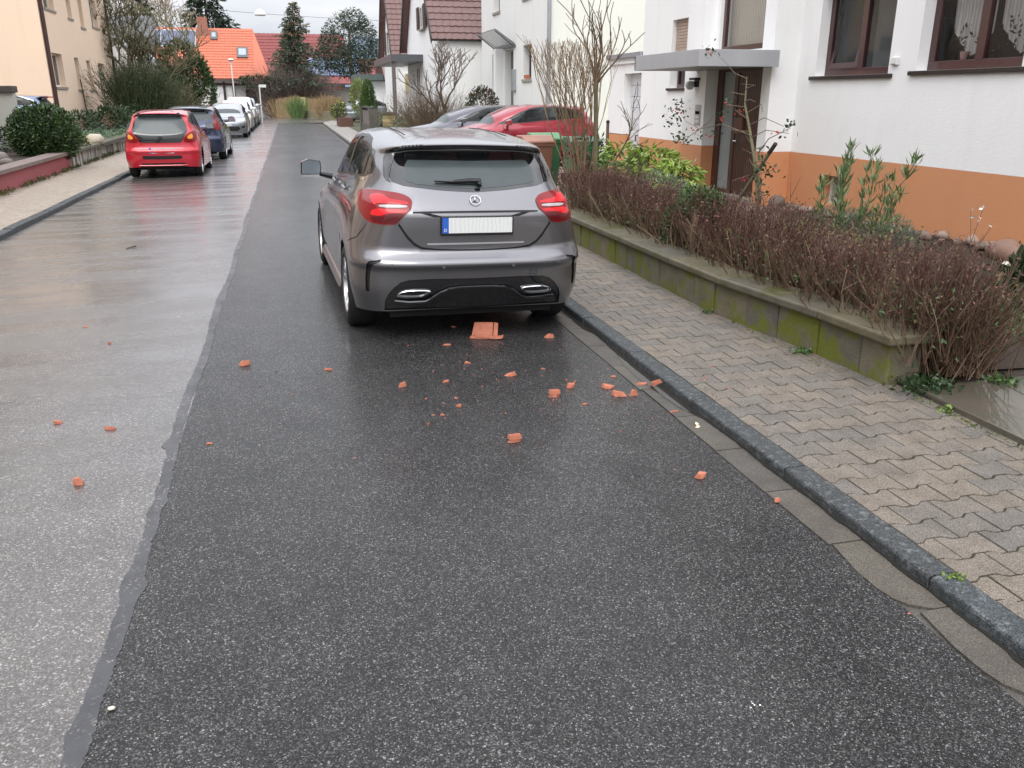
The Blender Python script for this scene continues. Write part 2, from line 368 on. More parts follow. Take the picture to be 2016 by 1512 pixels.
# ================================================================== GROUND MATERIALS
def asphalt(name, base, grains, wetr, dryr, bump, warm=0, film=.5, spec=.2, sc=170):
    t = NT(name); v = t.pos()
    d3 = t.noise(v, 3.5, 5); v2 = t.n('ShaderNodeVectorMath', operation='ADD'); t.put(v2, 0, v)
    jit = t.n('ShaderNodeVectorMath', operation='SCALE'); t.put(jit, 0, t.noise(v, 60, 2, out='Color')); jit.inputs['Scale'].default_value = .012
    t.put(v2, 1, jit.outputs[0]); vj = v2.outputs[0]
    cell = t.vor(vj, sc, 'Color'); sep = t.n('ShaderNodeSeparateColor'); t.put(sep, 0, cell)
    cell2 = t.vor(vj, sc * 1.9, 'Color'); sep2 = t.n('ShaderNodeSeparateColor'); t.put(sep2, 0, cell2)
    g1 = t.ramp(sep.outputs[0], grains); g2 = t.ramp(sep2.outputs[1], [(0, base * .6), (.55, base), (.8, base * 2.2), (.93, base * 4.5), (1, base * 8)])
    c = t.mix(.32, g1, g2)
    tint = t.mix(sep.outputs[2], (1.0, .93, .84, 1), (.93, .97, 1.05, 1)); c = t.mix(.75, c, tint, 'MULTIPLY')
    c = t.mix(t.ramp(d3, [(.32, 0), (.7, .6)]), c, t.mix(1, c, (.55, .55, .57, 1), 'MULTIPLY'))
    if warm: c = t.mix(warm, c, (.95, .82, .72, 1), 'MULTIPLY')
    big = t.noise(t.pos((.55, .22, 1)), 1.3, 4); wet = t.ramp(big, [(.38, 0), (.62, 1)])
    rg = t.n('ShaderNodeMapRange'); t.put(rg, 'Value', wet); rg.inputs['To Min'].default_value = dryr; rg.inputs['To Max'].default_value = wetr
    h = t.math('ADD', t.vor(vj, sc), t.math('MULTIPLY', t.noise(v, 260, 2), .35))
    h = t.math('MULTIPLY', h, -1.0)
    nb = t.bump(h, bump, .006)
    p = t.principled(Base_Color=c, Roughness=rg.outputs[0], Normal=nb)
    p.inputs['Specular IOR Level'].default_value = spec
    p.inputs['Coat Weight'].default_value = film; p.inputs['Coat Roughness'].default_value = .22; p.inputs['Coat IOR'].default_value = 1.33
    return t, wet
tR, _ = asphalt('new_asphalt', .024, [(0, .009), (.40, .020), (.62, .048), (.82, .10), (.945, .21), (1, .5)], .36, .5, .9, film=.55, spec=.10, sc=225)
m_asph_new = tR.m
tL, _ = asphalt('old_asphalt', .065, [(0, .045), (.45, .072), (.7, .11), (.86, .18), (.95, .34), (1, .6)], .24, .36, .5, warm=.5, film=1.0)
# puddle-like streaks across the worn lane: standing water flattens the coat
vv = tL.pos((.35, 2.6, 1)); wr = tL.ramp(tL.noise(vv, 1.0, 3), [(.42, .30), (.60, .17)])
tL.p.inputs['Coat IOR'].default_value = 1.48; tL.put(tL.p, 'Coat Roughness', wr); tL.put(tL.p, 'Coat Normal', tL.bump(tL.noise(tL.pos((.5, 3.2, 1)), 1.6, 3), .035, .05))
m_asph_old = tL.m
ts = NT('bitumen_seal'); vs = ts.pos(); cs = ts.n('ShaderNodeSeparateColor'); ts.put(cs, 0, ts.vor(vs, 150, 'Color'))
grit = ts.math('MULTIPLY', ts.math('GREATER_THAN', cs.outputs[0], .86), ts.ramp(ts.noise(vs, 9, 4), [(.48, 0), (.62, 1)]))
ts.principled(Base_Color=ts.mix(grit, ts.mix(ts.noise(vs, 14, 5), (.022, .023, .027, 1), (.062, .062, .068, 1)), (.22, .20, .18, 1)), Roughness=ts.ramp(ts.noise(vs, 5, 3), [(.35, .28), (.65, .5)]), Normal=ts.bump(ts.math('ADD', ts.noise(vs, 40, 4), grit), .6, .004)); ts.p.inputs['Specular IOR Level'].default_value = .5; m_seal = ts.m
def granular(name, c1, c2, dark, scale=420, rough=.7, rnd=.12, moss=None, wet=0, bump=.4):
    t = NT(name); v = t.pos()
    s = t.n('ShaderNodeSeparateColor'); t.put(s, 0, t.vor(v, scale, 'Color'))
    c = t.ramp(s.outputs[0], [(0, c3(dark)), (.3, c3(c1)), (.75, c3(c2)), (1, c3([min(1, x * 1.7) for x in c2]))])
    c = t.mix(t.ramp(t.noise(v, 7, 5), [(.38, 0), (.68, .6)]), c, t.mix(1, c, (.55, .54, .52, 1), 'MULTIPLY'))
    h = t.n('ShaderNodeHueSaturation'); t.put(h, 'Color', c)
    t.put(h, 'Value', t.math('ADD', t.math('MULTIPLY', t.rnd(), 2 * rnd), 1 - rnd)); t.put(h, 'Saturation', t.math('ADD', t.math('MULTIPLY', t.rnd(), .5), .7)); c = h.outputs[0]
    if moss:
        mm = t.ramp(t.noise(v, moss[1], 6, .7), [(moss[2], 0), (moss[2] + .1, 1)]); c = t.mix(mm, c, t.mix(t.noise(v, 60, 3), c3(moss[0]), c3([x * .45 for x in moss[0]])))
    t.principled(Base_Color=c, Roughness=rough, Normal=t.bump(t.vor(v, scale * .8), bump, .002))
    if wet: t.p.inputs['Coat Weight'].default_value = wet; t.p.inputs['Coat Roughness'].default_value = .15; t.p.inputs['Coat IOR'].default_value = 1.33
    return t.m
m_paver = granular('paver_concrete', (.118, .100, .083), (.195, .168, .140), (.046, .040, .033), rnd=.13, rough=.72)
m_kerb = granular('kerb_granite', (.024, .028, .031), (.058, .067, .072), (.010, .012, .013), scale=260, rough=.75, wet=.08, bump=.7)
m_gutter = granular('gutter_concrete', (.060, .052, .043), (.095, .085, .071), (.032, .028, .023), scale=420, rough=.7, rnd=.16, wet=.1, bump=.3)
def mottle(mat_, col, amt=.5):
    nt_ = mat_.node_tree; p = next(n for n in nt_.nodes if n.type == 'BSDF_PRINCIPLED'); src = p.inputs['Base Color'].links[0].from_socket
    g = nt_.nodes.new('ShaderNodeNewGeometry'); a = nt_.nodes.new('ShaderNodeTexNoise'); a.inputs['Scale'].default_value = 28; a.inputs['Detail'].default_value = 6; a.inputs['Roughness'].default_value = .75; nt_.links.new(g.outputs['Position'], a.inputs[0])
    r = nt_.nodes.new('ShaderNodeValToRGB'); r.color_ramp.elements[0].position = .52; r.color_ramp.elements[0].color = (0, 0, 0, 1); r.color_ramp.elements[1].position = .66; r.color_ramp.elements[1].color = (amt, amt, amt, 1); nt_.links.new(a.outputs[0], r.inputs[0])
    m = nt_.nodes.new('ShaderNodeMix'); m.data_type = 'RGBA'; nt_.links.new(r.outputs[0], m.inputs['Factor']); nt_.links.new(src, m.inputs['A']); m.inputs['B'].default_value = c3(col); nt_.links.new(m.outputs['Result'], p.inputs['Base Color'])
mottle(m_kerb, (.22, .235, .24), .6)
m_joint = M('joint_sand', (.020, .017, .012), .9, col2=(.035, .036, .014), ns=14, namt=.8, bump=.6, bs=90)
m_soil = M('garden_soil', (.045, .030, .021), .9, col2=(.018, .012, .009), ns=18, namt=.8, bump=1, bs=35)
m_grass_g = M('lawn_ground', (.085, .09, .055), .9, col2=(.03, .045, .015), ns=10, bump=.8, bs=60)
m_lpave = granular('pavement_slabs', (.27, .23, .19), (.36, .31, .26), (.17, .145, .12), scale=160, rnd=0, rough=.6, wet=.15)
m_drive = granular('driveway_paving', (.26, .24, .21), (.36, .33, .30), (.15, .14, .12), scale=160, rnd=0, rough=.6, wet=.2)
m_water = M('gutter_water', (.03, .028, .025), .04, ns=3)
m_moss = M('moss', (.10, .13, .02), .95, col2=(.045, .06, .012), ns=30, bump=1, bs=60)
# ================================================================== GROUND
def zroad(x): return -.06 * min(1, max(0, (x + .68) / 2.71))
def zleft(x): return -.05 * min(1, max(0, (-x - .72) / 2.9))
def sheet(name, xs, ys, zf, m, kind='structure'):
    V = [(x, y, zf(x, y)) for y in ys for x in xs]; n = len(xs)
    F = [(j*n+i, j*n+i+1, (j+1)*n+i+1, (j+1)*n+i) for j in range(len(ys)-1) for i in range(n-1)]
    return np_mesh(name, V, F, m, None, kind)
ground = sheet('ground', [-900, -60, 0, 60, 900], [-500, -60, 0, 100, 1500], lambda x, y: -.14, m_grass_g)
road = sheet('road', [-.68 + 2.71 * i / 6 for i in range(7)], [-60, -20, -6, 0, 5, 10, 20, 40, 62], lambda x, y: zroad(x), m_asph_new)
tag(road, 'dark newer asphalt of the right half of the road')
road2 = sheet('road_worn_lane', [-3.72, -3.0, -2.2, -1.4, -.68], [-60, -20, -6, 0, 5, 10, 20, 40, 62], lambda x, y: zleft(x), m_asph_old)
road3 = MB(); road3.add([(-3.72, 62, -.012), (2.2, 62, -.012), (3.4, 67, -.012), (1.0, 76, -.012), (-3, 86, -.012), (-30, 98, -.012), (-60, 100, -.012), (-60, 84, -.012), (-20, 80, -.012), (-7, 72, -.012)], [tuple(range(10))])
road3.build('road_bend', m_asph_old, kind='structure')
# sealing strip between the two halves
ss = []; y = -3.0; q = random.Random(3); wl = wr_ = .027
while y < 62:
    st = .010 if y < 9 else .5
    wl += q.gauss(0, .0012) + (.025 - wl) * .05; wr_ += q.gauss(0, .0012) + (.027 - wr_) * .05
    bl = .01 * math.exp(-((y - 3.55) / .07) ** 2) + .02 * math.exp(-((y - 2.95) / .09) ** 2) + .015 * math.exp(-((y - 2.15) / .06) ** 2) + .03 * math.exp(-((y - 4.3) / .05) ** 2)
    br = .015 * math.exp(-((y - 3.62) / .04) ** 2) + .022 * math.exp(-((y - 2.93) / .05) ** 2) + .01 * math.exp(-((y - 2.15) / .12) ** 2)
    cx = -.70 + .006 * math.sin(y * .8) + .012 * math.sin(y * 2.3)
    jg = .0018 if y < 9 else 0; ss.append((y, cx - wl - bl + q.gauss(0, jg), cx + wr_ + br + q.gauss(0, jg))); y += st
V = []; [V.extend([(a, yy, .002), (b, yy, .002 + zroad(b))]) for yy, a, b in ss]
np_mesh('sealing_strip', V, [(2*i, 2*i+1, 2*i+3, 2*i+2) for i in range(len(ss)-1)], m_seal, None, 'structure')
# far pavements, driveways, gardens
sheet('pavement_far', [2.29, 3.4], [13.2, 30, 50, 62], lambda x, y: .004, m_drive)
pf = MB(); pf.add([(2.29, 62, .0), (3.4, 62, 0), (6.6, 58, 0), (6.6, 66, 0), (2.4, 75, 0), (-1, 86, 0), (-1.6, 84.6, 0), (1.2, 75.5, 0), (3.2, 67.3, 0)], [(0, 1, 2, 3, 4, 5, 6, 7, 8)]); pf.build('pavement_corner', m_drive, kind='structure')
sheet('driveway', [3.4, 5, 8.6, 14], [11.6, 16, 27.25], lambda x, y: -.002, m_drive)
sheet('front_gardens', [3.4, 5, 6.5, 12, 30], [27.25, 34, 45, 70, 110], lambda x, y: .02 + (.35 if x > 5.5 else 0), m_grass_g)
def zgard(x, y): return .19 - .15 * min(1, max(0, (x - 3.6) / 3.5))
sheet('garden_bed', [3.60, 3.8, 4.3, 5, 6, 7, 8], [4.20, 4.5, 6, 8, 10, 11.6], lambda x, y: max(.02, zgard(x, y) - (.12 if y < 4.3 else 0)), m_soil)
sheet('garden_bed_near', [3.54, 8], [-4, 4.3], lambda x, y: .018, m_soil)
sheet('pavement_left', [-5.4, -3.80], [-60, -6, 15, 40, 62], lambda x, y: .02, m_lpave)
sheet('garden_left', [-60, -12, -8.4, -6.5, -5.2], [-6, 12, 30, 40, 62], lambda x, y: .36 if x > -12 else .3, m_soil)
sheet('garden_back_left', [-60, -14, -3.9], [61.9, 66, 72], lambda x, y: .02, m_grass_g)
# ------------------------------------------------------------------ kerbs and gutter
def kerb_profile(w, h, zb):      # across the street (x from the road side), rounded front edge
    return [(0, zb - .06), (0, zb + h * .72), (.004, zb + h * .88), (.013, zb + h * .97), (.024, zb + h), (w, zb + h), (w, zb - .06)]
def kerb_block(prof, L): 
    m = MB().prism(prof, 'y', .004, L - .004); o = m.build('kerb_stone', m_kerb, None, smooth=False, local=True); me = o.data; bpy.data.objects.remove(o); return me
kerb_r = thing('kerb', 'dark granite kerb between the gutter and the right pavement', None, (2.195, 0, 0)); kerb_r['kind'] = 'structure'
kme = kerb_block(kerb_profile(.11, .058, -.06), 1.0)
y = -2.8 + .07; q = random.Random(5)
while y < 60:
    o = link(bpy.data.objects.new('kerb_stone', kme), kerb_r); o.location = (q.gauss(0, .003), y, q.gauss(0, .0015)); y += 1.0
kerb_l = thing('kerb', 'grey kerb along the left pavement', None, (-3.70, 0, 0)); kerb_l['kind'] = 'structure'
kml = kerb_block([(-x, z) for x, z in kerb_profile(.12, .075, -.05)], 1.0)
y = -2.4
while y < 60:
    o = link(bpy.data.objects.new('kerb_stone', kml), kerb_l); o.location = (q.gauss(0, .004), y, q.gauss(0, .002)); y += 1.0
# gutter slabs (with the new asphalt lapping over some of them)
gut = thing('gutter', 'worn concrete gutter slabs beside the right kerb', None, (2.03, 0, 0)); gut['kind'] = 'structure'
def gslab(L, cut):
    P = [(0, 0), (.162, 0), (.162, L), (0, L)] if not cut else [(0, .1), (.03, .05), (.10, .0), (.162, 0), (.162, L), (.02, L), (-.01, L * .6), (-.012, L * .35)]
    m = MB().prism([(p[0], p[1] + .004 if p[1] == 0 else p[1] - (.004 if p[1] == L else 0)) for p in P], 'z', -.10, -.055); o = m.build('gutter_slab', m_gutter, None, local=True); me = o.data; bpy.data.objects.remove(o); return me
gm = [gslab(.5, 0), gslab(.5, 1)]; q = random.Random(11); y = -2.35
k = 0
while y < 24:
    o = link(bpy.data.objects.new('gutter_slab', gm[1 if k in (8, 9) else 0]), gut); o.location = (q.gauss(0, .006), y, q.gauss(0, .001)); y += .5; k += 1
sheet('gutter_bed', [1.95, 2.20], [-4, 20, 62], lambda x, y: -.0665, m_gutter)
# water standing at the foot of the kerb
V = []; ys = np.arange(.6, 9, .04); q = random.Random(2); w = .02
for yy in ys:
    w += q.gauss(0, .003) + (.016 + .022 * max(0, math.sin(yy * 1.7)) + (.05 if 4.1 < yy < 5.2 or 6 < yy < 6.9 else 0) - w) * .2
    V += [(2.192 - max(.004, w), yy, -.0515), (2.196, yy, -.0515)]
np_mesh('water', V, [(2*i, 2*i+1, 2*i+3, 2*i+2) for i in range(len(ys)-1)], m_water, None, 'structure')
# ------------------------------------------------------------------ wavy pavers of the right pavement
pav = thing('pavement', 'right pavement of interlocking wavy concrete pavers', None, (2.305, 0, 0)); pav['kind'] = 'structure'
PL, PW, AM, GAP = .2105, .1448, .0125, .0080
def wave(t):      # t in 0..1 along a stone: wide at the ends, narrow in the middle, steep steps between
    t = abs(((t + .5) % 1) - .5)
    return 1 if t < .17 else (-1 if t > .33 else 1 - 2 * (t - .17) / .16)
def paver_mesh(x0, x1):   # part of a stone between the fractions x0 and x1 of its length
    n = [x0, .17, .21, .29, .33, .67, .71, .79, .83, x1]; n = sorted({t for t in n if x0 <= t <= x1})
    def outl(e): 
        up = [(min(max(t * PL, x0 * PL + GAP / 2 + e), x1 * PL - GAP / 2 - e), PW / 2 + AM * wave(t) - GAP / 2 - e) for t in n]
        lo = [(p[0], -p[1]) for p in up][::-1]
        return lo + up[::1]
    a, b, c = outl(0), outl(0), outl(.0018); N = len(a)
    V = [(p[0], p[1], -.05) for p in a] + [(p[0], p[1], -.0018) for p in b] + [(p[0], p[1], 0) for p in c]
    F = [tuple(range(2*N, 3*N))] + [(i, (i+1) % N, N+(i+1) % N, N+i) for i in range(N)] + [(N+i, N+(i+1) % N, 2*N+(i+1) % N, 2*N+i) for i in range(N)]
    m = MB().add(V, F).build('paver', m_paver, None, local=True); me = m.data; bpy.data.objects.remove(m); return me
pm_full, pm_half = paver_mesh(0, 1), paver_mesh(.515, 1)
rest = []; count = 0; q = random.Random(9); j = 0
yrow = 3.655 - PW / 2 - PW * 16
while yrow < 13.2:
    rowA = (round((yrow - (3.655 - PW / 2)) / PW) % 2 == 0)
    x = 2.407 if rowA else 2.305 + .003
    xmax = 3.33 if yrow > 6.1 else (3.42 + .04 * max(0, 6 - yrow) if yrow > 4.2 else 3.56)
    cells = ([(2.407 - PL, pm_half)] if rowA else [])
    while x < xmax - .02: cells.append((x, pm_full)); x += PL
    for xx, me in cells:
        if count < 300 and yrow > 1.15:
            o = link(bpy.data.objects.new('paver', me), pav)
            o.location = (xx - 2.305 + q.gauss(0, .0008), yrow + q.gauss(0, .001), q.gauss(0, .0009)); o.rotation_euler = (q.gauss(0, .0025), q.gauss(0, .0025), q.gauss(0, .004)); count += 1
        else: rest.append((xx, yrow, me))
    yrow += PW
mb = MB()
for xx, yy, me in rest: mb.add([(v.co.x + xx, v.co.y + yy, v.co.z) for v in me.vertices], [tuple(p.vertices) for p in me.polygons])
mb.build('pavers', m_paver, pav, kind='stuff', fixn=False)
sheet('pavement_bed', [2.304, 3.56], [-60, -4, 13.3], lambda x, y: -.0038, m_joint)
# ------------------------------------------------------------------ flagstone path at the right edge
m_flag = M('flagstone', (.11, .085, .07), .35, col2=(.06, .065, .045), ns=4, namt=.9, bump=.3, bs=25, coat=.7, rnd=.12)
path = thing('path', 'wet sandstone slabs of the garden path beside the hedge', None, (3.53, 2, 0)); path['kind'] = 'structure'
def slab(P, z0=-.05, z1=.035): MB().prism(P, 'z', z0, z1).build('slab', m_flag, path, bevel=.004)
slab([(3.53, 3.17), (3.55, 4.04), (4.12, 4.06), (3.98, 3.1)]); slab([(3.99, 3.1), (4.13, 4.06), (4.62, 4.08), (4.62, 3.05)], z1=.032)
slab([(3.53, 2.3), (3.53, 3.16), (4.62, 3.04), (4.62, 2.3)], z1=.030); slab([(3.53, 1.2), (3.53, 2.29), (4.62, 2.29), (4.62, 1.2)])
# ================================================================== LOW SANDSTONE WALL WITH HEDGE
m_capst = granular('sandstone_cap', (.085, .075, .05), (.13, .115, .078), (.04, .036, .026), scale=600, rnd=.15, rough=.55, moss=((.085, .085, .018), 2.2, .5), wet=.25)
m_stone = granular('sandstone_block', (.11, .098, .068), (.17, .15, .105), (.035, .03, .02), scale=700, rnd=.14, rough=.75, moss=((.16, .18, .018), 3.4, .47))
gw = thing('garden_wall', 'low mossy sandstone wall with projecting cap slabs, in front of the twiggy hedge', 'wall', (3.28, 10.5, 0))
gp = [(3.28, 12.0), (3.28, 6.17), (3.345, 5.6), (3.42, 5.05), (3.465, 4.2)]
def along(P, s):
    for a, b in zip(P, P[1:]):
        L = math.dist(a, b)
        if s <= L: t = s / L; return (a[0] + (b[0]-a[0]) * t, a[1] + (b[1]-a[1]) * t), ((b[0]-a[0]) / L, (b[1]-a[1]) / L)
        s -= L
    L = math.dist(P[-2], P[-1]); return P[-1], ((P[-1][0]-P[-2][0]) / L, (P[-1][1]-P[-2][1]) / L)
Lt = sum(math.dist(a, b) for a, b in zip(gp, gp[1:])); q = random.Random(4); s = 0
while s < Lt - .12:
    w = min(q.uniform(.26, .46), Lt - s)
    (ax, ay), d = along(gp, s + .004); (bx_, by), _ = along(gp, s + w - .004); n = (-d[1] * -1, d[0] * -1)
    n = (1.0, 0.0) if abs(d[1]) > .9 else n; o_ = q.uniform(-.006, .008)
    P = [(ax + o_, ay, -.08), (bx_ + o_, by, -.08), (bx_ + .24, by, -.08), (ax + .24, ay, -.08), (ax + o_, ay, .262), (bx_ + o_, by, .262), (bx_ + .24, by, .262), (ax + .24, ay, .262)]
    MB().hexa(P).build('stone', m_stone, gw, bevel=.012); s += w
s = 0
while s < Lt - .2:
    w = min(q.uniform(.85, 1.15), Lt - s + .05)
    if Lt - (s + w) < .3: w = Lt - s + .05
    (ax, ay), d = along(gp, s + .003); (bx_, by), _ = along(gp, min(s + w, Lt) - .003)
    if s + w > Lt: by -= .05
    z1 = .325 + q.gauss(0, .002)
    P = [(ax - .05, ay, .265), (bx_ - .05, by, .265), (bx_ + .30, by, .265), (ax + .30, ay, .265), (ax - .05, ay, z1), (bx_ - .05, by, z1), (bx_ + .30, by, z1), (ax + .30, ay, z1)]
    MB().hexa(P).build('cap_stone', m_capst, gw, bevel=.014); s += w
# hedge: bare clipped twigs, reddish brown with green regrowth
m_twig = M('twig_bark', (.125, .072, .042), .7, col2=(.045, .026, .017), ns=20, namt=.9)
m_twigr = M('twig_red', (.105, .044, .030), .6, col2=(.045, .020, .016), ns=25, namt=.9)
m_twigp = M('twig_pale', (.28, .21, .13), .7, col2=(.15, .11, .07), ns=20, namt=.9)
m_leafd = M('leaf_dark', (.03, .06, .018), .35, col2=(.015, .03, .012), ns=9, namt=.9)
m_leafm = M('leaf_mid', (.07, .13, .03), .4, col2=(.03, .07, .02), ns=9, namt=.9)
m_leafb = M('leaf_bright', (.19, .28, .05), .4, col2=(.09, .16, .03), ns=9, namt=.9)
m_leafg = M('leaf_grey', (.16, .20, .14), .5, col2=(.08, .11, .07), ns=9, namt=.9)
m_deadleaf = M('dead_leaf', (.20, .10, .06), .7, col2=(.08, .035, .025), ns=14, namt=.9)
hedge = thing('hedge', 'clipped leafless hedge of reddish brown twigs behind the low sandstone wall', 'hedge', (3.8, 7.5, .18))
def hedge_twigs(n, y0, y1, seed, dens=1.0):
    g = np.random.default_rng(seed)
    y = g.uniform(y0, y1, n); x = g.normal(3.82, .16, n).clip(3.5, 4.2); P0 = np.stack([x, y, np.full(n, .16)], 1)
    H = .80 + .05 * np.sin(y * 2.1) + .04 * np.sin(y * 5.3 + 1) + g.normal(0, .035, n) - np.where(np.abs(x - 3.85) > .28, .08, 0)
    a, b, r0, r1 = [], [], [], []; tips = []
    D = np.stack([g.normal(0, .22, n) + (x - 3.82) * .7, g.normal(0, .25, n), np.ones(n)], 1)
    p = P0; r = g.uniform(.0035, .0075, n)
    for k in range(4):
        D = D + g.normal(0, .16, (n, 3)) * [1, 1, .3]; D /= np.linalg.norm(D, axis=1, keepdims=True)
        L = ((H - .16) / 4 * g.uniform(.85, 1.15, n))[:, None]; p2 = p + D * L; p2[:, 2] = np.minimum(p2[:, 2], H)
        a.append(p); b.append(p2); r0.append(r); r1.append(r * .8); r = r * .8; 
        # side twigs
        for rep in range(2 if k else 1):
            m_ = g.random(n) < .9; pp = p[m_] + (p2 - p)[m_] * g.random((m_.sum(), 1)); dd = D[m_] + g.normal(0, .55, (m_.sum(), 3)); dd[:, 2] = np.abs(dd[:, 2]) + .25; dd /= np.linalg.norm(dd, axis=1, keepdims=True)
            q2 = pp + dd * g.uniform(.06, .2, (m_.sum(), 1)); q2[:, 2] = np.minimum(q2[:, 2], (H[m_] + g.normal(0, .02, m_.sum())))
            a.append(pp); b.append(q2); r0.append(r[m_] * .6); r1.append(r[m_] * .3)
            tips.append(q2)
        p = p2
    tips.append(p)
    return np.concatenate(a), np.concatenate(b), np.concatenate(r0), np.concatenate(r1), np.concatenate(tips)
A_, B_, r0, r1, T_ = hedge_twigs(2000, 4.05, 11.4, 1)
lowm = B_[:, 2] < .62
sticks('twigs', A_[lowm], B_[lowm], r0[lowm], r1[lowm], m_twig, hedge, kind='stuff')
sticks('young_twigs', A_[~lowm], B_[~lowm], r0[~lowm] * .9, r1[~lowm] * .9, m_twigr, hedge, kind='stuff')
A2, B2, r2, r3, _t = hedge_twigs(260, 4.1, 11.3, 5); sel = B2[:, 2] < .7
sticks('pale_twigs', A2[sel], B2[sel], r2[sel] * 1.3, r3[sel] * 1.3, m_twigp, hedge, kind='stuff')
tt = T_[rng.random(len(T_)) < .75]; leaves('buds', tt + rng.normal(0, .012, tt.shape), .022, m_twigr, hedge, 'stuff', aspect=2.4, up=1.2)
tt = T_[rng.random(len(T_)) < .16]; leaves('withered_leaves', tt + rng.normal(0, .03, tt.shape), .03, m_deadleaf, hedge, 'stuff')
gy = np.concatenate([rng.normal(9.4, .7, 1300), rng.normal(8.4, .3, 400), rng.normal(6.2, .5, 520), rng.normal(4.3, .2, 260), rng.normal(5.3, .3, 150)]); gx = rng.normal(3.72, .14, len(gy)); gz = rng.uniform(.2, .62, len(gy))
leaves('green_shoots', np.stack([gx, gy, gz], 1), .035, m_leafm, hedge, 'stuff', up=.4)
# stout stems and the loose fan of twigs at the hedge end
for (sx, sy, lx) in ((3.6, 4.55, .05), (3.62, 5.3, .2), (3.7, 6.0, -.1), (3.58, 7.2, .02), (3.7, 8.3, .1), (4.0, 4.3, .25)):
    MB().tube([(sx, sy, .15), (sx + lx * .4, sy + .03, .38), (sx + lx, sy - .04, .66)], [.02, .016, .011], 6).build('stem', M('hedge_stem', (.20, .14, .085), .8, ns=30, bump=.5, bs=60), hedge, smooth=True)
n = 520; g = np.random.default_rng(8); P0 = np.stack([g.normal(3.95, .10, n), g.normal(4.2, .07, n), np.full(n, .06)], 1); D = np.stack([g.normal(.12, .42, n), g.normal(-.06, .22, n), g.uniform(.7, 1.4, n)], 1); D /= np.linalg.norm(D, axis=1, keepdims=True)
Lf = g.uniform(.25, .72, n)[:, None]; Pm = P0 + D * Lf * .55; Pe = Pm + (D + g.normal(0, .25, (n, 3))) * Lf * .45
sticks('end_twigs', np.concatenate([P0, Pm]), np.concatenate([Pm, Pe]), .004, .002, m_twig, hedge, kind='stuff')
leaves('end_leaves', Pe[::2], .028, m_deadleaf, hedge, 'stuff')
# evergreen clump growing through the hedge
ev = thing('evergreen_shrub', 'small dark green evergreen shrub on a pale stem growing through the hedge', 'shrub', (3.66, 7.4, .18))
C, d = blob_points(2300, [(3.74, 7.42, .76, .20, .30, .15), (3.8, 7.5, .62, .18, .25, .2), (3.62, 7.7, .45, .12, .2, .25)], .3)
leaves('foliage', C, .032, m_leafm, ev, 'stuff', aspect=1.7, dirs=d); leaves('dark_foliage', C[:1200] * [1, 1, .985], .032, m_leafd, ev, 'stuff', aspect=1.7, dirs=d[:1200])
MB().tube([(3.60, 7.25, .15), (3.61, 7.26, .45), (3.64, 7.3, .70)], [.026, .022, .02], 7).build('stem', m_twigp, ev, smooth=True)
# weeds at the wall end, along joints
def weed(label, x, y, z, r, n, size, mat=None):
    t_ = thing('weed', label, 'weed', (x, y, z), 'weeds along the pavement edge'); o = leaves('foliage', np.stack([rng.normal(x, r, n), rng.normal(y, r * .7, n), z + np.abs(rng.normal(0, r * .35, n))], 1), size, mat or m_leafm, t_, 'stuff', aspect=1.4, up=.7)
    return t_
weed('bushy ivy-like weed at the near end of the sandstone wall', 3.63, 4.03, .02, .085, 420, .035, m_leafd)
weed('small green weed sprouting at the foot of the wall, second stone from its near end', 3.37, 4.95, .0, .035, 60, .03)
weed('tiny green weed in the paving joint far along the wall foot', 3.24, 6.15, .0, .03, 40, .025)
weed('tuft of bright green weeds on the edge of the flagstones', 3.51, 3.72, .0, .03, 50, .02, m_leafb)
weed('grass tuft growing between two flagstones', 4.12, 3.98, .03, .05, 80, .035, m_leafm)
weed('pale green blades in the kerb joint nearest the camera', 2.28, 2.235, -.004, .018, 30, .018, m_leafb)
V = np.stack([np.concatenate([rng.normal(3.50, .015, 500), rng.normal(3.31, .02, 380)]), np.concatenate([rng.uniform(1.6, 4.0, 500), rng.uniform(4.6, 9, 380)]), np.full(880, .0)], 1)
leaves('moss_edge', V, .013, m_moss, None, 'stuff', aspect=1.2, up=.5)
# ================================================================== CARS
BODY = Surf(HATCH)
YM = (1.2, 2.9)
_invc = {}
def inv3(S, pts):
    out = []
    Gf = S.G.reshape(-1, 3)
    for p in pts:
        p = np.array(p, float); k = int(((Gf - p) ** 2).sum(1).argmin()); i, j = divmod(k, S.nv); u, v = S.qu[i], S.qv[j]
        for _ in range(2):
            e = 1e-3; u0, v0 = min(u, S.U - e), min(v, S.V - e)
            Q = S.P([[u0, v0], [u0 + e, v0], [u0, v0 + e]]); J = np.array([Q[1] - Q[0], Q[2] - Q[0]]).T / e
            dx = np.linalg.lstsq(J, p - Q[0], rcond=None)[0]
            if np.abs(dx).max() > .04: break
            u = min(max(u0 + dx[0], 0), S.U); v = min(max(v0 + dx[1], 0), S.V)
        out.append((float(u), float(v)))
    return out
def to_uv(mode, pts):
    key = (mode, tuple(map(tuple, pts)))
    if key not in _invc: _invc[key] = inv3(BODY, pts) if mode == '3d' else BODY.inv(pts, mode, YM)
    return _invc[key]
def densify(P, step=.05, closed=True):
    out = []; n = len(P)
    for i in range(n if closed else n - 1):
        a, b = P[i], P[(i + 1) % n]; L = math.dist(a, b); k = max(1, int(L / step))
        for j in range(k): out.append((a[0] + (b[0]-a[0]) * j / k, a[1] + (b[1]-a[1]) * j / k))
    if not closed: out.append(P[-1])
    return out
def smooth_poly(P, it=1):
    for _ in range(it):
        Q = []
        n = len(P)
        for i in range(n):
            a, b = P[i], P[(i + 1) % n]; Q += [tuple(.75 * x + .25 * y for x, y in zip(a, b)), tuple(.25 * x + .75 * y for x, y in zip(a, b))]
        P = Q
    return P
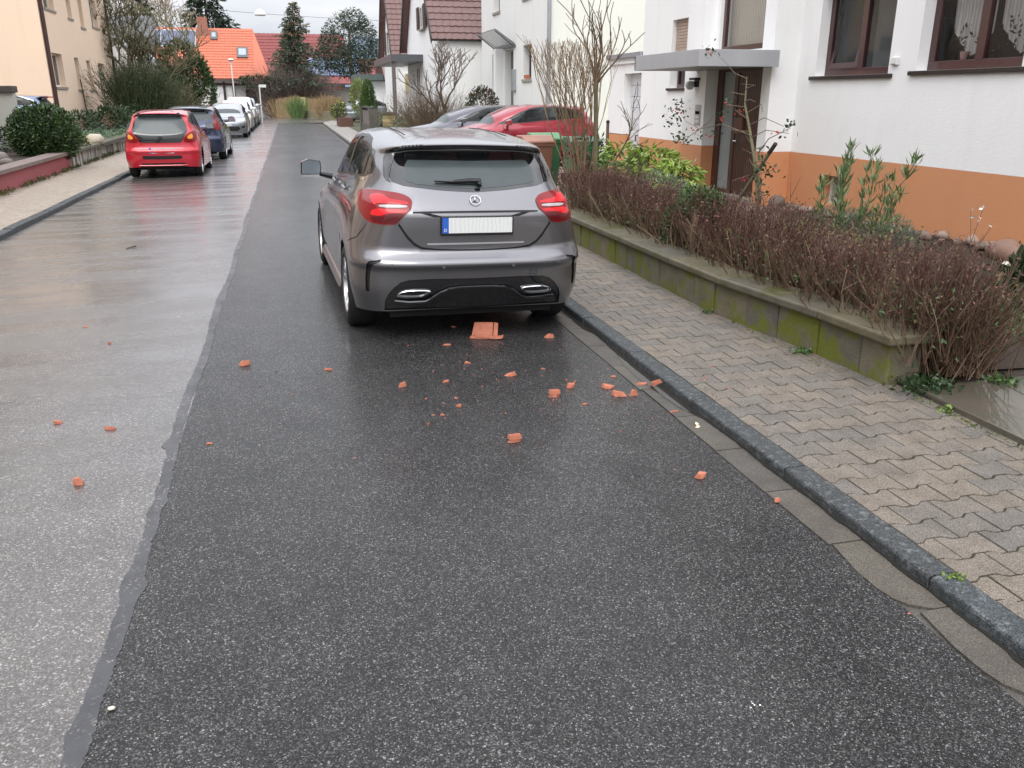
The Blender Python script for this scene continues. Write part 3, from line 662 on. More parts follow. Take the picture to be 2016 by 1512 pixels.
def ribbon(P, w):      # polyline -> polygon of width w (in uv metres)
    L, Rr = [], []
    for i, p in enumerate(P):
        a = P[max(i - 1, 0)]; b = P[min(i + 1, len(P) - 1)]; dx, dy = b[0]-a[0], b[1]-a[1]; l = math.hypot(dx, dy) or 1
        L.append((p[0] - dy / l * w / 2, p[1] + dx / l * w / 2)); Rr.append((p[0] + dy / l * w / 2, p[1] - dx / l * w / 2))
    return L + Rr[::-1]
def inside(poly, Q):
    x, y = Q[:, 0], Q[:, 1]; c = np.zeros(len(Q), bool); n = len(poly)
    P = np.array(poly)
    for i in range(n):
        x1, y1 = P[i]; x2, y2 = P[(i + 1) % n]
        if y1 == y2: continue
        k = ((y1 > y) != (y2 > y)) & (x < (x2 - x1) * (y - y1) / (y2 - y1) + x1); c ^= k
    return c
def wheel_meshes(r=.318, w=.215, spokes=5, twin=True, rimr=.222):
    t = MB().lathe([(rimr - .004, -w/2 + .012), (rimr + .012, -w/2 + .002), (r - .045, -w/2 - .004), (r - .012, -w/2 + .014), (r, -w/2 + .04), (r, w/2 - .04), (r - .012, w/2 - .014), (r - .045, w/2 + .004), (rimr + .012, w/2 - .002), (rimr - .004, w/2 - .012)], axis='x', n=40)
    m = MB().lathe([(rimr, w/2 - .012), (rimr - .008, w/2 - .004), (rimr - .018, w/2 - .012), (rimr - .024, w/2 - .05), (rimr - .03, -w/2 + .02)], axis='x', n=40)
    m.lathe([(0, w/2 - .028), (.03, w/2 - .028), (.045, w/2 - .04), (.05, w/2 - .07)], axis='x', n=20)
    for k in range(spokes):
        for off in ((-.13, .13) if twin else (0,)):
            a = 2 * math.pi * k / spokes + math.pi / 2; c0, s0 = math.cos(a + off * .3), math.sin(a + off * .3); c1, s1 = math.cos(a + off * 1.25), math.sin(a + off * 1.25)
            def pt(c, s, rr, tw, x): return (x, c * rr - s * tw, s * rr + c * tw)
            hw = .011 if twin else .02
            m.hexa([pt(c0, s0, .035, -hw, w/2 - .065), pt(c0, s0, .035, hw, w/2 - .065), pt(c1, s1, rimr - .012, hw * 1.2, w/2 - .05), pt(c1, s1, rimr - .012, -hw * 1.2, w/2 - .05),
                    pt(c0, s0, .035, -hw * .8, w/2 - .034), pt(c0, s0, .035, hw * .8, w/2 - .034), pt(c1, s1, rimr - .012, hw, w/2 - .014), pt(c1, s1, rimr - .012, -hw, w/2 - .014)])
    d = MB().lathe([(0, w/2 - .10), (.15, w/2 - .10), (.15, w/2 - .13), (rimr - .03, w/2 - .14)], axis='x', n=24)
    return t, m, d
m_tyre = M('tyre_rubber', (.012, .012, .013), .75, ns=30, bump=.3, bs=150)
m_rim = M('alloy_silver', (.62, .63, .65), .25, metal=1, namt=.1)
m_black = M('black_trim', (.012, .012, .013), .4, namt=.3)
m_blackg = M('black_gloss', (.008, .008, .009), .08, coat=1, namt=.2)
m_under = M('underbody', (.008, .008, .008), .95, namt=.3)
m_chrome = M('chrome', (.75, .76, .78), .12, metal=1, namt=.05)
m_seat = M('seat_fabric', (.04, .042, .045), .8)
m_gap = M('panel_gap', (.006, .006, .006), .8, namt=.1)
def paint(name, col, metal=.6, rough=.32, flake=.0, drops=True, spec=.5):
    t = NT(name); v = t.pos()
    fl = t.ramp(t.noise(v, 900, 2), [(.35, [x * .82 for x in col]), (.65, [min(1, x * 1.18) for x in col])])
    p = t.principled(Base_Color=fl, Metallic=metal, Roughness=rough); p.inputs['Coat Weight'].default_value = 1; p.inputs['Coat Roughness'].default_value = .03
    g = t.n('ShaderNodeNewGeometry'); sep = t.n('ShaderNodeSeparateXYZ'); t.put(sep, 0, g.outputs['Normal'])
    if drops:       # rain beads, denser on the upward faces
        d = t.vor(v, 95, 'Distance'); rn = t.n('ShaderNodeSeparateColor'); t.put(rn, 0, t.vor(v, 95, 'Color'))
        bead = t.ramp(d, [(.18, 1), (.36, 0)]); keep = t.math('GREATER_THAN', rn.outputs[0], .45)
        up = t.ramp(sep.outputs[2], [(.25, .06), (.8, 1)])
        h = t.math('MULTIPLY', t.math('MULTIPLY', bead, keep), up)
        nb = t.bump(h, .55, .0015); t.put(p, 'Coat Normal', nb)
        t.put(p, 'Normal', t.bump(t.noise(v, 7, 2), .012, .01))
        t.put(p, 'Coat Roughness', t.math('ADD', t.math('MULTIPLY', up, .10), .03))
    return t.m
def glass(name, tint=(.02, .025, .028), clear=.45, mist=0., rough=.03):
    t = NT(name); gl = t.n('ShaderNodeBsdfPrincipled'); t.put(gl, 'Base Color', c3(tint)); t.put(gl, 'Roughness', rough); gl.inputs['Specular IOR Level'].default_value = .6
    tr = t.n('ShaderNodeBsdfTransparent'); t.put(tr, 'Color', (.62, .68, .68, 1)); m1 = t.n('ShaderNodeMixShader'); t.put(m1, 0, clear)
    t.t.links.new(gl.outputs[0], m1.inputs[1]); t.t.links.new(tr.outputs[0], m1.inputs[2])
    v = t.pos()
    if mist:
        df = t.n('ShaderNodeBsdfPrincipled'); t.put(df, 'Base Color', (.10, .125, .13, 1)); t.put(df, 'Roughness', .35)
        f = t.math('MULTIPLY', t.ramp(t.noise(v, 5, 4), [(.25, .75), (.75, 1)]), mist)
        m2 = t.n('ShaderNodeMixShader'); t.put(m2, 0, f); t.t.links.new(m1.outputs[0], m2.inputs[1]); t.t.links.new(df.outputs[0], m2.inputs[2]); last = m2
    else: last = m1
    t.t.links.new(last.outputs[0], t.out.inputs[0])
    d = t.vor(v, 120, 'Distance'); nb = t.bump(t.ramp(d, [(.15, 1), (.32, 0)]), .25, .001); t.put(gl, 'Normal', nb)
    return t.m
m_glass = glass('car_glass', clear=.42); m_glassd = glass('car_glass_dark', tint=(.012, .013, .014), clear=.22)
m_glassm = glass('misted_glass', clear=.35, mist=.62, rough=.1)
m_wglass = glass('car_windscreen', tint=(.06, .07, .075), clear=.35, mist=.45)
def lens(name, col, rough=.08, em=0):
    t = NT(name); v = t.pos(); st = t.n('ShaderNodeTexWave', wave_type='BANDS', bands_direction='Z'); t.put(st, 'Vector', v); st.inputs['Scale'].default_value = 45; st.inputs['Distortion'].default_value = .5
    c = t.mix(t.math('MULTIPLY', st.outputs['Fac'], .25), c3(col), c3([x * .5 for x in col]))
    p = t.principled(Base_Color=c, Roughness=.4); p.inputs['Specular IOR Level'].default_value = .2; p.inputs['Coat Weight'].default_value = .6; p.inputs['Coat Roughness'].default_value = .03
    return t.m
m_red = lens('lens_red', (.22, .004, .007)); m_redd = lens('lens_dark_red', (.10, .003, .006)); m_redb = lens('lens_bright_red', (.75, .012, .018)); m_clear = lens('lens_clear', (.45, .42, .42)); m_amber = lens('lens_amber', (.85, .35, .05)); m_head = lens('headlamp_clear', (.55, .58, .60))
SIDEWIN = [(2.86, 1.02), (2.5, 1.19), (2.2, 1.325), (1.95, 1.40), (1.64, 1.44), (1.3, 1.445), (.98, 1.425), (.76, 1.365), (.56, 1.30), (.475, 1.25), (.485, 1.20), (.62, 1.165), (.95, 1.145), (1.6, 1.11), (2.3, 1.055)]
def car(name, label, loc, yaw, M_, parts, scale=(1, 1, 1), roll=0, group=None, res=.06, wheel=None, cat='car', arch=.362, axles=(.80, 3.48), seams=(), interior=True, mirror=True, track=.775, shear=None, wing=None):
    """parts: list of (object name, material, mode, polygon(s), offset, pair, smooth) painted on the half shell in order"""
    root = thing(name, label, cat, loc, group); root.rotation_euler = Euler((0, R(roll), R(yaw)), 'XYZ')
    root.rotation_mode = 'XYZ'; root.matrix_basis = Matrix.Translation(loc) @ Matrix.Rotation(R(yaw), 4, 'Z') @ Matrix.Rotation(R(roll), 4, 'Y')
    sc = np.array(scale); S = BODY
    nu, nv = int(S.U / res) + 1, int(S.V / res) + 1
    gu, gv = np.linspace(0, S.U, nu), np.linspace(0, S.V, nv)
    pts = [(u, v) for u in gu for v in gv]
    N0 = len(pts); edges = [(i * nv + j, i * nv + j + 1) for i in (0, nu - 1) for j in range(nv - 1)] + [(i * nv + j, (i + 1) * nv + j) for j in (0, nv - 1) for i in range(nu - 1)]
    regs = []
    for ax in axles:
        regs.append(('_arch', None, [(ax + arch * math.cos(t), .318 / sc[2] * .98 + arch / sc[2] * math.sin(t)) for t in np.linspace(-.28, math.pi + .28, 26)] , 'side', 0, False))
    polys = []
    for (pn, pm, mode, P, off, pair, sm) in parts:
        uv = to_uv(mode, P)
        if sm: uv = smooth_poly(uv, sm)
        polys.append((pn, pm, densify(uv, res * .8), off, pair))
    for (_, _, P, mode, off, pair) in regs:
        a = to_uv(mode, P); a = [(u, max(v, 0)) for u, v in a]; polys.append(('_arch', None, densify(a, res * .8), 0, False))
    for (mode, P, w) in seams:
        uv = to_uv(mode, P); uv = densify(uv, .06, False); polys.insert(0, ('panel_gap', m_gap, ribbon(uv, w), -.004, False))
    for pl in polys:
        b = len(pts); n = len(pl[2]); pts += [(min(max(u, 0), S.U), min(max(v, 0), S.V)) for u, v in pl[2]]; edges += [(b + i, b + (i + 1) % n) for i in range(n)]
    res_ = delaunay_2d_cdt([Vector(p) for p in pts], edges, [], 0, 1e-5)
    UV = np.array([(p.x, p.y) for p in res_[0]]); T = np.array(res_[2])
    cen = UV[T].mean(1); cls = np.full(len(T), -1)
    for k, pl in enumerate(polys): cls[inside(pl[2], cen)] = k
    Pw = S.P(UV); Nw = S.Nn(UV)
    def post(Pq): return Pq * sc
    def postn(Nq): n = Nq / sc; return n / np.linalg.norm(n, axis=1, keepdims=True)
    def emit(pn, pm, tri, off, pair):
        ids, inv_ = np.unique(tri, return_inverse=True); F = inv_.reshape(-1, 3)
        P_, N_ = post(Pw[ids] + Nw[ids] * off), postn(Nw[ids])
        e1 = P_[F[:, 1]] - P_[F[:, 0]]; e2 = P_[F[:, 2]] - P_[F[:, 0]]; flip = (np.cross(e1, e2) * N_[F[:, 0]]).sum(1) < 0
        F[flip] = F[flip][:, ::-1]; Pm = P_ * [-1, 1, 1]; Nm = N_ * [-1, 1, 1]; Fm = F[:, ::-1]
        if pair: return [np_mesh(pn, P_, F, pm, root, None, True, True, N_), np_mesh(pn, Pm, Fm, pm, root, None, True, True, Nm)]
        return [np_mesh(pn, np.concatenate([P_, Pm]), np.concatenate([F, Fm + len(P_)]), pm, root, None, True, True, np.concatenate([N_, Nm]))]
    made = {}
    emit('body', M_, T[cls == -1], 0, False)
    byname = {}
    for k, pl in enumerate(polys):
        if pl[0] != '_arch': byname.setdefault((pl[0], pl[1].name, pl[3], pl[4]) if pl[0] != 'panel_gap' else (pl[0], k, pl[3], True), []).append(k)
    for (pn, _, off, pair), ks in byname.items():
        tri = T[np.isin(cls, ks)]
        if len(tri): made.setdefault(pn, []).extend(emit(pn, polys[ks[0]][1], tri, off, pair))
    # wheel arch liners, floor
    lm = MB()
    for ax in axles:
        for s_ in (1, -1):
            a = np.array(to_uv('side', [(ax + arch * math.cos(t), .318 / sc[2] * .98 + arch / sc[2] * math.sin(t)) for t in np.linspace(-.28, math.pi + .28, 26)])); Pq = post(S.P(a)) * [s_, 1, 1]
            b = len(lm.v); n = len(Pq); lm.v += [tuple(p) for p in Pq] + [(s_ * (.60 * sc[0]), p[1], p[2]) for p in Pq]
            lm.f += [(b + i, b + i + 1, b + n + i + 1, b + n + i) for i in range(n - 1)] + [tuple(b + n + i for i in range(n))]
    lm.box(-.62 * sc[0], .62 * sc[0], .2 * sc[1], 4.1 * sc[1], .19 * sc[2], .6 * sc[2])
    lm.box(-.80 * sc[0], .80 * sc[0], 1.2 * sc[1], 3.05 * sc[1], .21 * sc[2], .5 * sc[2])
    lm.build('underbody', m_under, root, local=True)
    if interior:
        it = MB(); 
        it.box(-.70 * sc[0], .70 * sc[0], .45 * sc[1], 3.1 * sc[1], .55 * sc[2], .80 * sc[2])
        for x in (-.37, .37):
            it.box((x - .24) * sc[0], (x + .24) * sc[0], 1.75 * sc[1], 1.88 * sc[1], .8 * sc[2], 1.18 * sc[2]); it.box((x - .13) * sc[0], (x + .13) * sc[0], 1.74 * sc[1], 1.84 * sc[1], 1.2 * sc[2], 1.36 * sc[2])
        it.box(-.62 * sc[0], .62 * sc[0], .78 * sc[1], .92 * sc[1], .8 * sc[2], 1.10 * sc[2])
        for x in (-.40, 0, .40): it.box((x - .12) * sc[0], (x + .12) * sc[0], .80 * sc[1], .88 * sc[1], 1.10 * sc[2], 1.21 * sc[2])
        it.build('seats', m_seat, root, local=True, bevel=.03)
    # wheels
    wr = wheel or {}
    rr = wr.get('r', .318); t_, m__, d_ = wheel_meshes(rr, wr.get('w', .21), wr.get('spokes', 5), wr.get('twin', True), wr.get('rim', .70) * rr)
    tm = rm = dm = None
    for ax in axles:
        for s_ in (1, -1):
            w = bpy.data.objects.new('wheel', None); link(w, root); w.location = (s_ * track * sc[0], ax * sc[1], rr); w.scale = (1, 1, 1)
            if s_ < 0: w.rotation_euler = (0, 0, math.pi)
            if tm is None:
                a = t_.build('tyre', m_tyre, w, smooth=True, local=True); b = m__.build('rim', wr.get('mat', m_rim), w, smooth=True, local=True); c = d_.build('brake_disc', m_under, w, local=True); tm, rm, dm = a.data, b.data, c.data
            else:
                link(bpy.data.objects.new('tyre', tm), w); link(bpy.data.objects.new('rim', rm), w); link(bpy.data.objects.new('brake_disc', dm), w)
    if mirror:
        for s_ in (1, -1):
            mm = MB(); c = Vector((s_ * 1.00 * sc[0], 2.57 * sc[1], 1.085 * sc[2]))
            P = [(-.095, -.062), (.080, -.062), (.095, .0), (.085, .062), (-.025, .078), (-.088, .05)]
            if s_ > 0: P = [(-a, b) for a, b in P][::-1]
            n = len(P); V = [(c.x + a, c.y - .02, c.z + b) for a, b in P] + [(c.x + a * 1.04, c.y + .03, c.z + b * 1.04) for a, b in P] + [(c.x + a * .6, c.y + .12, c.z + b * .6) for a, b in P]
            mm.add(V, [(i, (i+1) % n, n + (i+1) % n, n + i) for i in range(n)] + [(n + i, n + (i+1) % n, 2*n + (i+1) % n, 2*n + i) for i in range(n)] + [tuple(range(2*n, 3*n))])
            mo = mm.build('mirror', M_ if mirror is True else mirror, root, smooth=True, local=True)
            MB().add([(c.x + a * .93, c.y - .012, c.z + b * .93) for a, b in P], [tuple(range(n))]).build('mirror_glass', m_mirror, mo, local=True)
            MB().tube([(s_ * .80 * sc[0], c.y + .03, c.z - .085), (s_ * .92 * sc[0], c.y + .03, c.z - .06)], [.03, .02], 6).build('mirror_foot', m_black, mo, local=True)
    return root, made, post
m_mirror = M('mirror_silvered', (.36, .41, .46), .10, metal=1, namt=.05)
def on_surf(a, b, mode='rear', off=0.0):
    sg = -1 if (mode != 'side' and a < 0) else 1
    uv = to_uv(mode, [(abs(a) if mode != 'side' else a, b)]); f = np.array([sg, 1, 1]); return Vector((BODY.P(uv)[0] + BODY.Nn(uv)[0] * off) * f), Vector(BODY.Nn(uv)[0] * f)
# ------------------------------------------------------------------ the grey hatchback
m_grey = paint('paint_grey', (.20, .195, .207), metal=.85, rough=.33)
LAMP3 = [(.773, .589, 1.069), (.75, .508, 1.086), (.697, .368, 1.097), (.559, .203, 1.092), (.488, .165, 1.074), (.459, .142, 1.05), (.455, .125, 1.02), (.475, .10, .975), (.562, .095, .883), (.62, .108, .878), (.731, .178, .882), (.767, .233, .899), (.79, .303, .926), (.803, .389, .967), (.797, .472, 1.026)]
BAND1 = [(.724, .304, 1.054), (.70, .304, 1.072), (.641, .22, 1.080), (.629, .177, 1.050), (.485, .135, 1.030), (.488, .122, 1.013), (.685, .195, 1.022), (.705, .211, .999), (.722, .243, 1.026)]
BAR = [(.689, .185, 1.012), (.492, .12, 1.010), (.500, .111, .990), (.674, .161, .990)]
BAND2 = [(.721, .202, .975), (.667, .154, .984), (.487, .099, .974), (.512, .096, .960), (.642, .122, .955), (.67, .133, .937), (.744, .215, .937)]
LOWL = [(.745, .225, .925), (.66, .13, .932), (.63, .118, .948), (.515, .096, .955), (.555, .093, .895), (.62, .105, .886), (.73, .175, .89)]
bl = [(2.86, 1.02), (.62, 1.165)]
hero_parts = [
 ('rear_window', m_blackg, 'rear', [(0, 1.375), (.50, 1.368), (.527, 1.345), (.570, 1.26), (.590, 1.19), (.578, 1.158), (.50, 1.133), (.25, 1.104), (0, 1.09)], -.006, False, 0),
 ('rear_window_glass', m_glassd, 'rear', [(0, 1.365), (.47, 1.358), (.49, 1.325), (.46, 1.308), (.31, 1.306), (0, 1.302)], -.004, False, 0),
 ('rear_window_glass', m_glassm, 'rear', [(0, 1.302), (.31, 1.306), (.445, 1.306), (.472, 1.27), (.485, 1.19), (.47, 1.165), (.41, 1.150), (.2, 1.128), (0, 1.118)], -.004, False, 0),
 ('air_blade', m_blackg, 'rear', [(.505, 1.385), (.585, 1.362), (.618, 1.25), (.624, 1.19), (.612, 1.165), (.582, 1.154), (.594, 1.19), (.574, 1.26), (.531, 1.348)], .004, True, 0),
 ('tail_lamp', m_red, '3d', LAMP3, .006, True, 2),
 ('lower_lens', m_redd, '3d', LOWL, .007, True, 1),
 ('upper_lens', m_redb, '3d', BAND1, .008, True, 1),
 ('middle_lens', m_redb, '3d', BAND2, .008, True, 1),
 ('reverse_light', m_clear, '3d', BAR, .009, True, 1),
 ('side_window', m_black, 'side', [(y, z) for y, z in SIDEWIN], -.001, True, 0),
 ('front_door_glass', m_glass, 'side', [(2.70, 1.055), (2.45, 1.185), (2.18, 1.305), (1.93, 1.378), (1.66, 1.413), (1.655, 1.125), (2.3, 1.075)], -.004, True, 0),
 ('rear_door_glass', m_glass, 'side', [(1.56, 1.42), (1.3, 1.422), (.99, 1.402), (.83, 1.362), (.745, 1.175), (.95, 1.160), (1.555, 1.130)], -.004, True, 0),
 ('quarter_glass', m_glass, 'side', [(.765, 1.34), (.57, 1.28), (.50, 1.245), (.51, 1.21), (.63, 1.18), (.70, 1.178)], -.004, True, 0),
 ('window_chrome', m_chrome, 'side', [(.60, 1.160), (.95, 1.138), (1.6, 1.103), (2.3, 1.048), (2.86, 1.012), (2.86, .995), (2.3, 1.030), (1.6, 1.085), (.95, 1.12), (.60, 1.142)], .003, True, 0),
 ('diffuser', m_blackg, 'rear', [(0, .492), (.35, .497), (.50, .492), (.56, .474), (.61, .432), (.65, .38), (.668, .33), (.67, .26), (0, .26)], -.012, False, 0),
 ('bumper_vent', m_black, 'rear', [(.757, .628), (.69, .640), (.70, .622), (.742, .606), (.758, .585), (.768, .50), (.772, .40), (.795, .40), (.796, .50), (.79, .60), (.778, .62)], -.010, True, 0),
 ('windscreen', m_wglass, 'front', [(0, 1.05), (.36, 1.045), (.56, 1.03), (.60, 1.06), (.56, 1.20), (.47, 1.36), (.40, 1.40), (0, 1.41)], -.003, False, 0),
 ('headlamp', m_head, 'front', [(.50, .70), (.76, .74), (.80, .80), (.72, .82), (.52, .76)], .003, True, 0),
 ('grille', m_black, 'front', [(0, .52), (.44, .54), (.47, .68), (.40, .72), (0, .72)], -.004, False, 0),
]
hero_seams = [
 ('rear', [(.562, .883), (.50, .79), (.455, .742), (.40, .712), (.30, .70), (.15, .694), (0, .692)], .010),
 ('3d', [(.777, .233, .868), (.797, .251, .83), (.839, .31, .767), (.881, .504, .712)], .005),
 ('side', [(1.60, 1.10), (1.60, .9), (1.58, .6), (1.60, .27)], .006), ('side', [(2.72, 1.02), (2.76, .8), (2.74, .5), (2.72, .27)], .006),
 ('side', [(.75, 1.15), (.77, 1.0), (.90, .86), (1.12, .66), (1.2, .5), (1.2, .27)], .006),
 ('side', [(.56, .985), (.62, 1.02), (.69, 1.01), (.715, .96), (.69, .915), (.62, .905), (.565, .93), (.56, .985)], .004),
 ('side', [(3.05, .9), (3.0, .7), (3.0, .4), (3.05, .27)], .005),
]
m_greyd = paint('paint_grey_dark', (.09, .088, .095), metal=.85, rough=.3, drops=False)  # darker grey paint of the mirror casings
hero, hm, _ = car('hatchback', 'wet dark grey hatchback parked at the right kerb, seen from behind, nearest car', (1.235, 5.87, -.045), 2.0, m_grey, hero_parts, roll=1.32, res=.045, seams=hero_seams, wheel=dict(r=.318, w=.225, spokes=5), track=.775, group=None, mirror=m_greyd)
def hp(name, mb, m, par=None, **k): return mb.build(name, m, par or hero, local=True, **k)
# recessed number plate panel: ledge above the plate, plate, frame, emblem, wiper, exhausts, handles, sensors
def rear_strip(name, pts, th, zz, m, par=hero):
    mb = MB(); P = [on_surf(x, z)[0] for x, z in pts]; N = [on_surf(x, z)[1] for x, z in pts]
    for a, b, na, nb_ in zip(P, P[1:], N, N[1:]):
        mb.hexa([a - na * .01, b - nb_ * .01, b + nb_ * th, a + na * th, a - na * .01 + Vector((0, 0, zz)), b - nb_ * .01 + Vector((0, 0, zz)), b + nb_ * th * .35 + Vector((0, 0, zz)), a + na * th * .35 + Vector((0, 0, zz))])
    return mb.build(name, m, par, local=True, smooth=False)
xs = np.linspace(-.46, .46, 15); rear_strip('tailgate_ledge', [(x, .962) for x in xs], .020, .022, m_grey)
xs = np.linspace(-.36, .36, 13); rear_strip('tailgate_crease', [(x, .735) for x in xs], .005, .012, m_grey)
MB().add([tuple(on_surf(x, z, off=-.0005 + .0)[0] + Vector((0, -.002, 0))) for x, z in ((-.40, .958), (.40, .958), (.31, .93), (-.31, .93))], [(0, 1, 2, 3)]).build('handle_recess', m_gap, hero, local=True)
pz, py = .873, .056
plate = hp('number_plate_frame', MB().box(-.268, .268, py - .008, py + .02, pz - .072, pz + .064), m_black, bevel=.006)
m_pw = NT('plate_blurred'); v = m_pw.obj(); wv = m_pw.n('ShaderNodeTexWave', wave_type='BANDS', bands_direction='X'); m_pw.put(wv, 'Vector', v); wv.inputs['Scale'].default_value = 11; wv.inputs['Distortion'].default_value = 5; wv.inputs['Detail'].default_value = 1
m_pw.principled(Base_Color=m_pw.mix(m_pw.math('MULTIPLY', wv.outputs['Fac'], .35), (.72, .73, .72, 1), (.5, .51, .51, 1)), Roughness=.3)
m_blue = M('plate_blue', (.03, .12, .50), .3, namt=.1)
MB().box(-.212, .256, py - .0115, py - .004, pz - .053, pz + .055).build('plate_field', m_pw.m, plate, local=True)
MB().box(-.258, -.213, py - .0115, py - .004, pz - .053, pz + .055).build('plate_country_band', m_blue, plate, local=True)
def text(s, size, loc, rot, m, parent, name='lettering', ext=.001, align='CENTER'):
    c = bpy.data.curves.new(name, 'FONT'); c.body = s; c.size = size; c.extrude = ext; c.align_x = align; c.align_y = 'CENTER'; c.resolution_u = 3
    o = bpy.data.objects.new(name, c); COL.objects.link(o); bpy.context.view_layer.update()
    me = bpy.data.meshes.new_from_object(o.evaluated_get(bpy.context.evaluated_depsgraph_get())); bpy.data.objects.remove(o); bpy.data.curves.remove(c)
    me.name = name; me.materials.clear(); me.materials.append(m); ob = link(bpy.data.objects.new(name, me), parent); ob.location = loc; ob.rotation_euler = rot; return ob
m_white = M('white_print', (.75, .75, .75), .5, namt=.05)
text('D', .030, (-.2355, py - .0125, pz - .033), (R(90), 0, 0), m_white, plate)
# star emblem
p, n = on_surf(.0, 1.035); p = p + n * .012; nrm = n.normalized(); ux = Vector((1, 0, 0)); uz = nrm.cross(ux).normalized() * -1; uz = uz if uz.z > 0 else -uz
sm = MB(); ring = [p + ux * (.038 * math.cos(t)) + uz * (.038 * math.sin(t)) for t in np.linspace(0, 2 * math.pi, 33)]; sm.tube(ring, .0032, 6, cap=False)
for k in range(3):
    t = math.pi / 2 + k * 2 * math.pi / 3; d = ux * math.cos(t) + uz * math.sin(t); e = ux * -math.sin(t) + uz * math.cos(t)
    sm.add([p + nrm * .006, p + e * .008, p + d * .037, p - e * .008], [(0, 1, 2), (0, 2, 3)])
hp('emblem', sm, m_chrome, smooth=False)
# wiper
wp = [on_surf(x, z, off=.018)[0] for x, z in ((-.28, 1.157), (-.17, 1.152), (-.09, 1.150))]
wa = MB(); wa.tube(wp, [.006, .008, .012], 6); q0 = [on_surf(x, z, off=.022)[0] for x, z in ((-.14, 1.152), (-.02, 1.158), (.05, 1.154), (.04, 1.125))]
wa.tube(q0, [.011, .016, .02, .022], 8); wa.tube([on_surf(-.27, 1.150, off=.006)[0], on_surf(.02, 1.143, off=.006)[0]], .005, 5); hp('wiper', wa, m_black)
# exhausts and diffuser lip
for s_ in (-1, 1):
    prof = smooth_poly([(.322, .412), (.49, .419), (.56, .404), (.592, .374), (.57, .358), (.42, .354), (.372, .368)], 2); ec = MB(); cx = np.mean([a for a, b in prof]); cz = np.mean([b for a, b in prof])
    def e3(a, b, y): return (s_ * a, y, b)
    n = len(prof); yv = [on_surf(a, b, off=-.004)[0].y for a, b in prof]
    o1 = [e3(a, b, y - .006) for (a, b), y in zip(prof, yv)]; o2 = [e3(cx + (a - cx) * .93, cz + (b - cz) * .82, y - .010) for (a, b), y in zip(prof, yv)]; o3 = [e3(cx + (a - cx) * .9, cz + (b - cz) * .76, y + .05) for (a, b), y in zip(prof, yv)]
    o0 = [e3(a, b, y + .03) for (a, b), y in zip(prof, yv)]
    ec.add(o0 + o1 + o2 + o3, [(k * n + i, k * n + (i+1) % n, (k+1) * n + (i+1) % n, (k+1) * n + i) for k in range(3) for i in range(n)])
    ex = hp('exhaust_trim', ec, m_chrome, smooth=True); MB().add(o3, [tuple(range(n))]).build('exhaust_opening', m_under, ex, local=True)
lp = [(-.60, .337), (-.50, .325), (-.38, .328), (-.336, .352), (-.27, .395), (-.21, .420), (-.12, .428), (0, .428)]; lp = lp + [(-a, b) for a, b in lp[::-1][1:]]
lt = MB().tube([on_surf(a, b, off=.012)[0] for a, b in lp], .012, 6); hp('diffuser_lip', lt, m_blackg, smooth=True)
for x, z in ((-.62, .60), (-.255, .585), (.265, .585), (.62, .60)):
    pp, nn = on_surf(x, z); d = MB().lathe([(.0, -.003), (.011, -.003), (.012, .0)], c=pp, axis='y', n=12); hp('parking_sensor', d, m_grey)
hp('tow_eye_cover', MB().tube([on_surf(a, b, off=.0015)[0] for a, b in ((.40, .508), (.452, .508), (.452, .545), (.40, .545), (.40, .508))], .0014, 4), m_gap)
for y, z in ((1.24, 1.02), (2.24, .99)):
    for s_ in (-1, 1):
        pp, nn = on_surf(y, z, 'side'); pp.x *= s_; nn.x *= s_; hp('door_handle', MB().tube([pp + Vector((0, -.09, .0)) + nn * .012, pp + nn * .032, pp + Vector((0, .09, .0)) + nn * .012], [.011, .014, .011], 8), m_grey, smooth=True)
        cup = MB().lathe([(0, .001), (.045, .001), (.05, .003)], c=(pp.x, pp.y, pp.z), axis='x', n=14) if s_ > 0 else MB().lathe([(0, -.001), (.045, -.001), (.05, -.003)], c=(pp.x, pp.y, pp.z), axis='x', n=14)
        hp('handle_recess', cup, m_gap)
for s_ in (-1, 1):
    hp('sill_skirt', MB().hexa([(s_ * .84, 1.2, .20), (s_ * .905, 1.2, .215), (s_ * .905, 3.06, .215), (s_ * .84, 3.06, .20), (s_ * .84, 1.2, .30), (s_ * .885, 1.2, .27), (s_ * .885, 3.06, .27), (s_ * .84, 3.06, .30)]), m_grey, bevel=.01)
mb = MB().box(-1.09, -.925, 2.545, 2.60, 1.002, 1.018); hp('mirror_trim', mb, m_chrome)
mb = MB()
for s_ in (-1, 1): mb.tube([(s_ * .40, y, z) for y, z in ((.75, 1.462), (1.1, 1.480), (1.6, 1.489), (2.0, 1.481))], .004, 4)
hp('roof_seam', mb, m_gap)

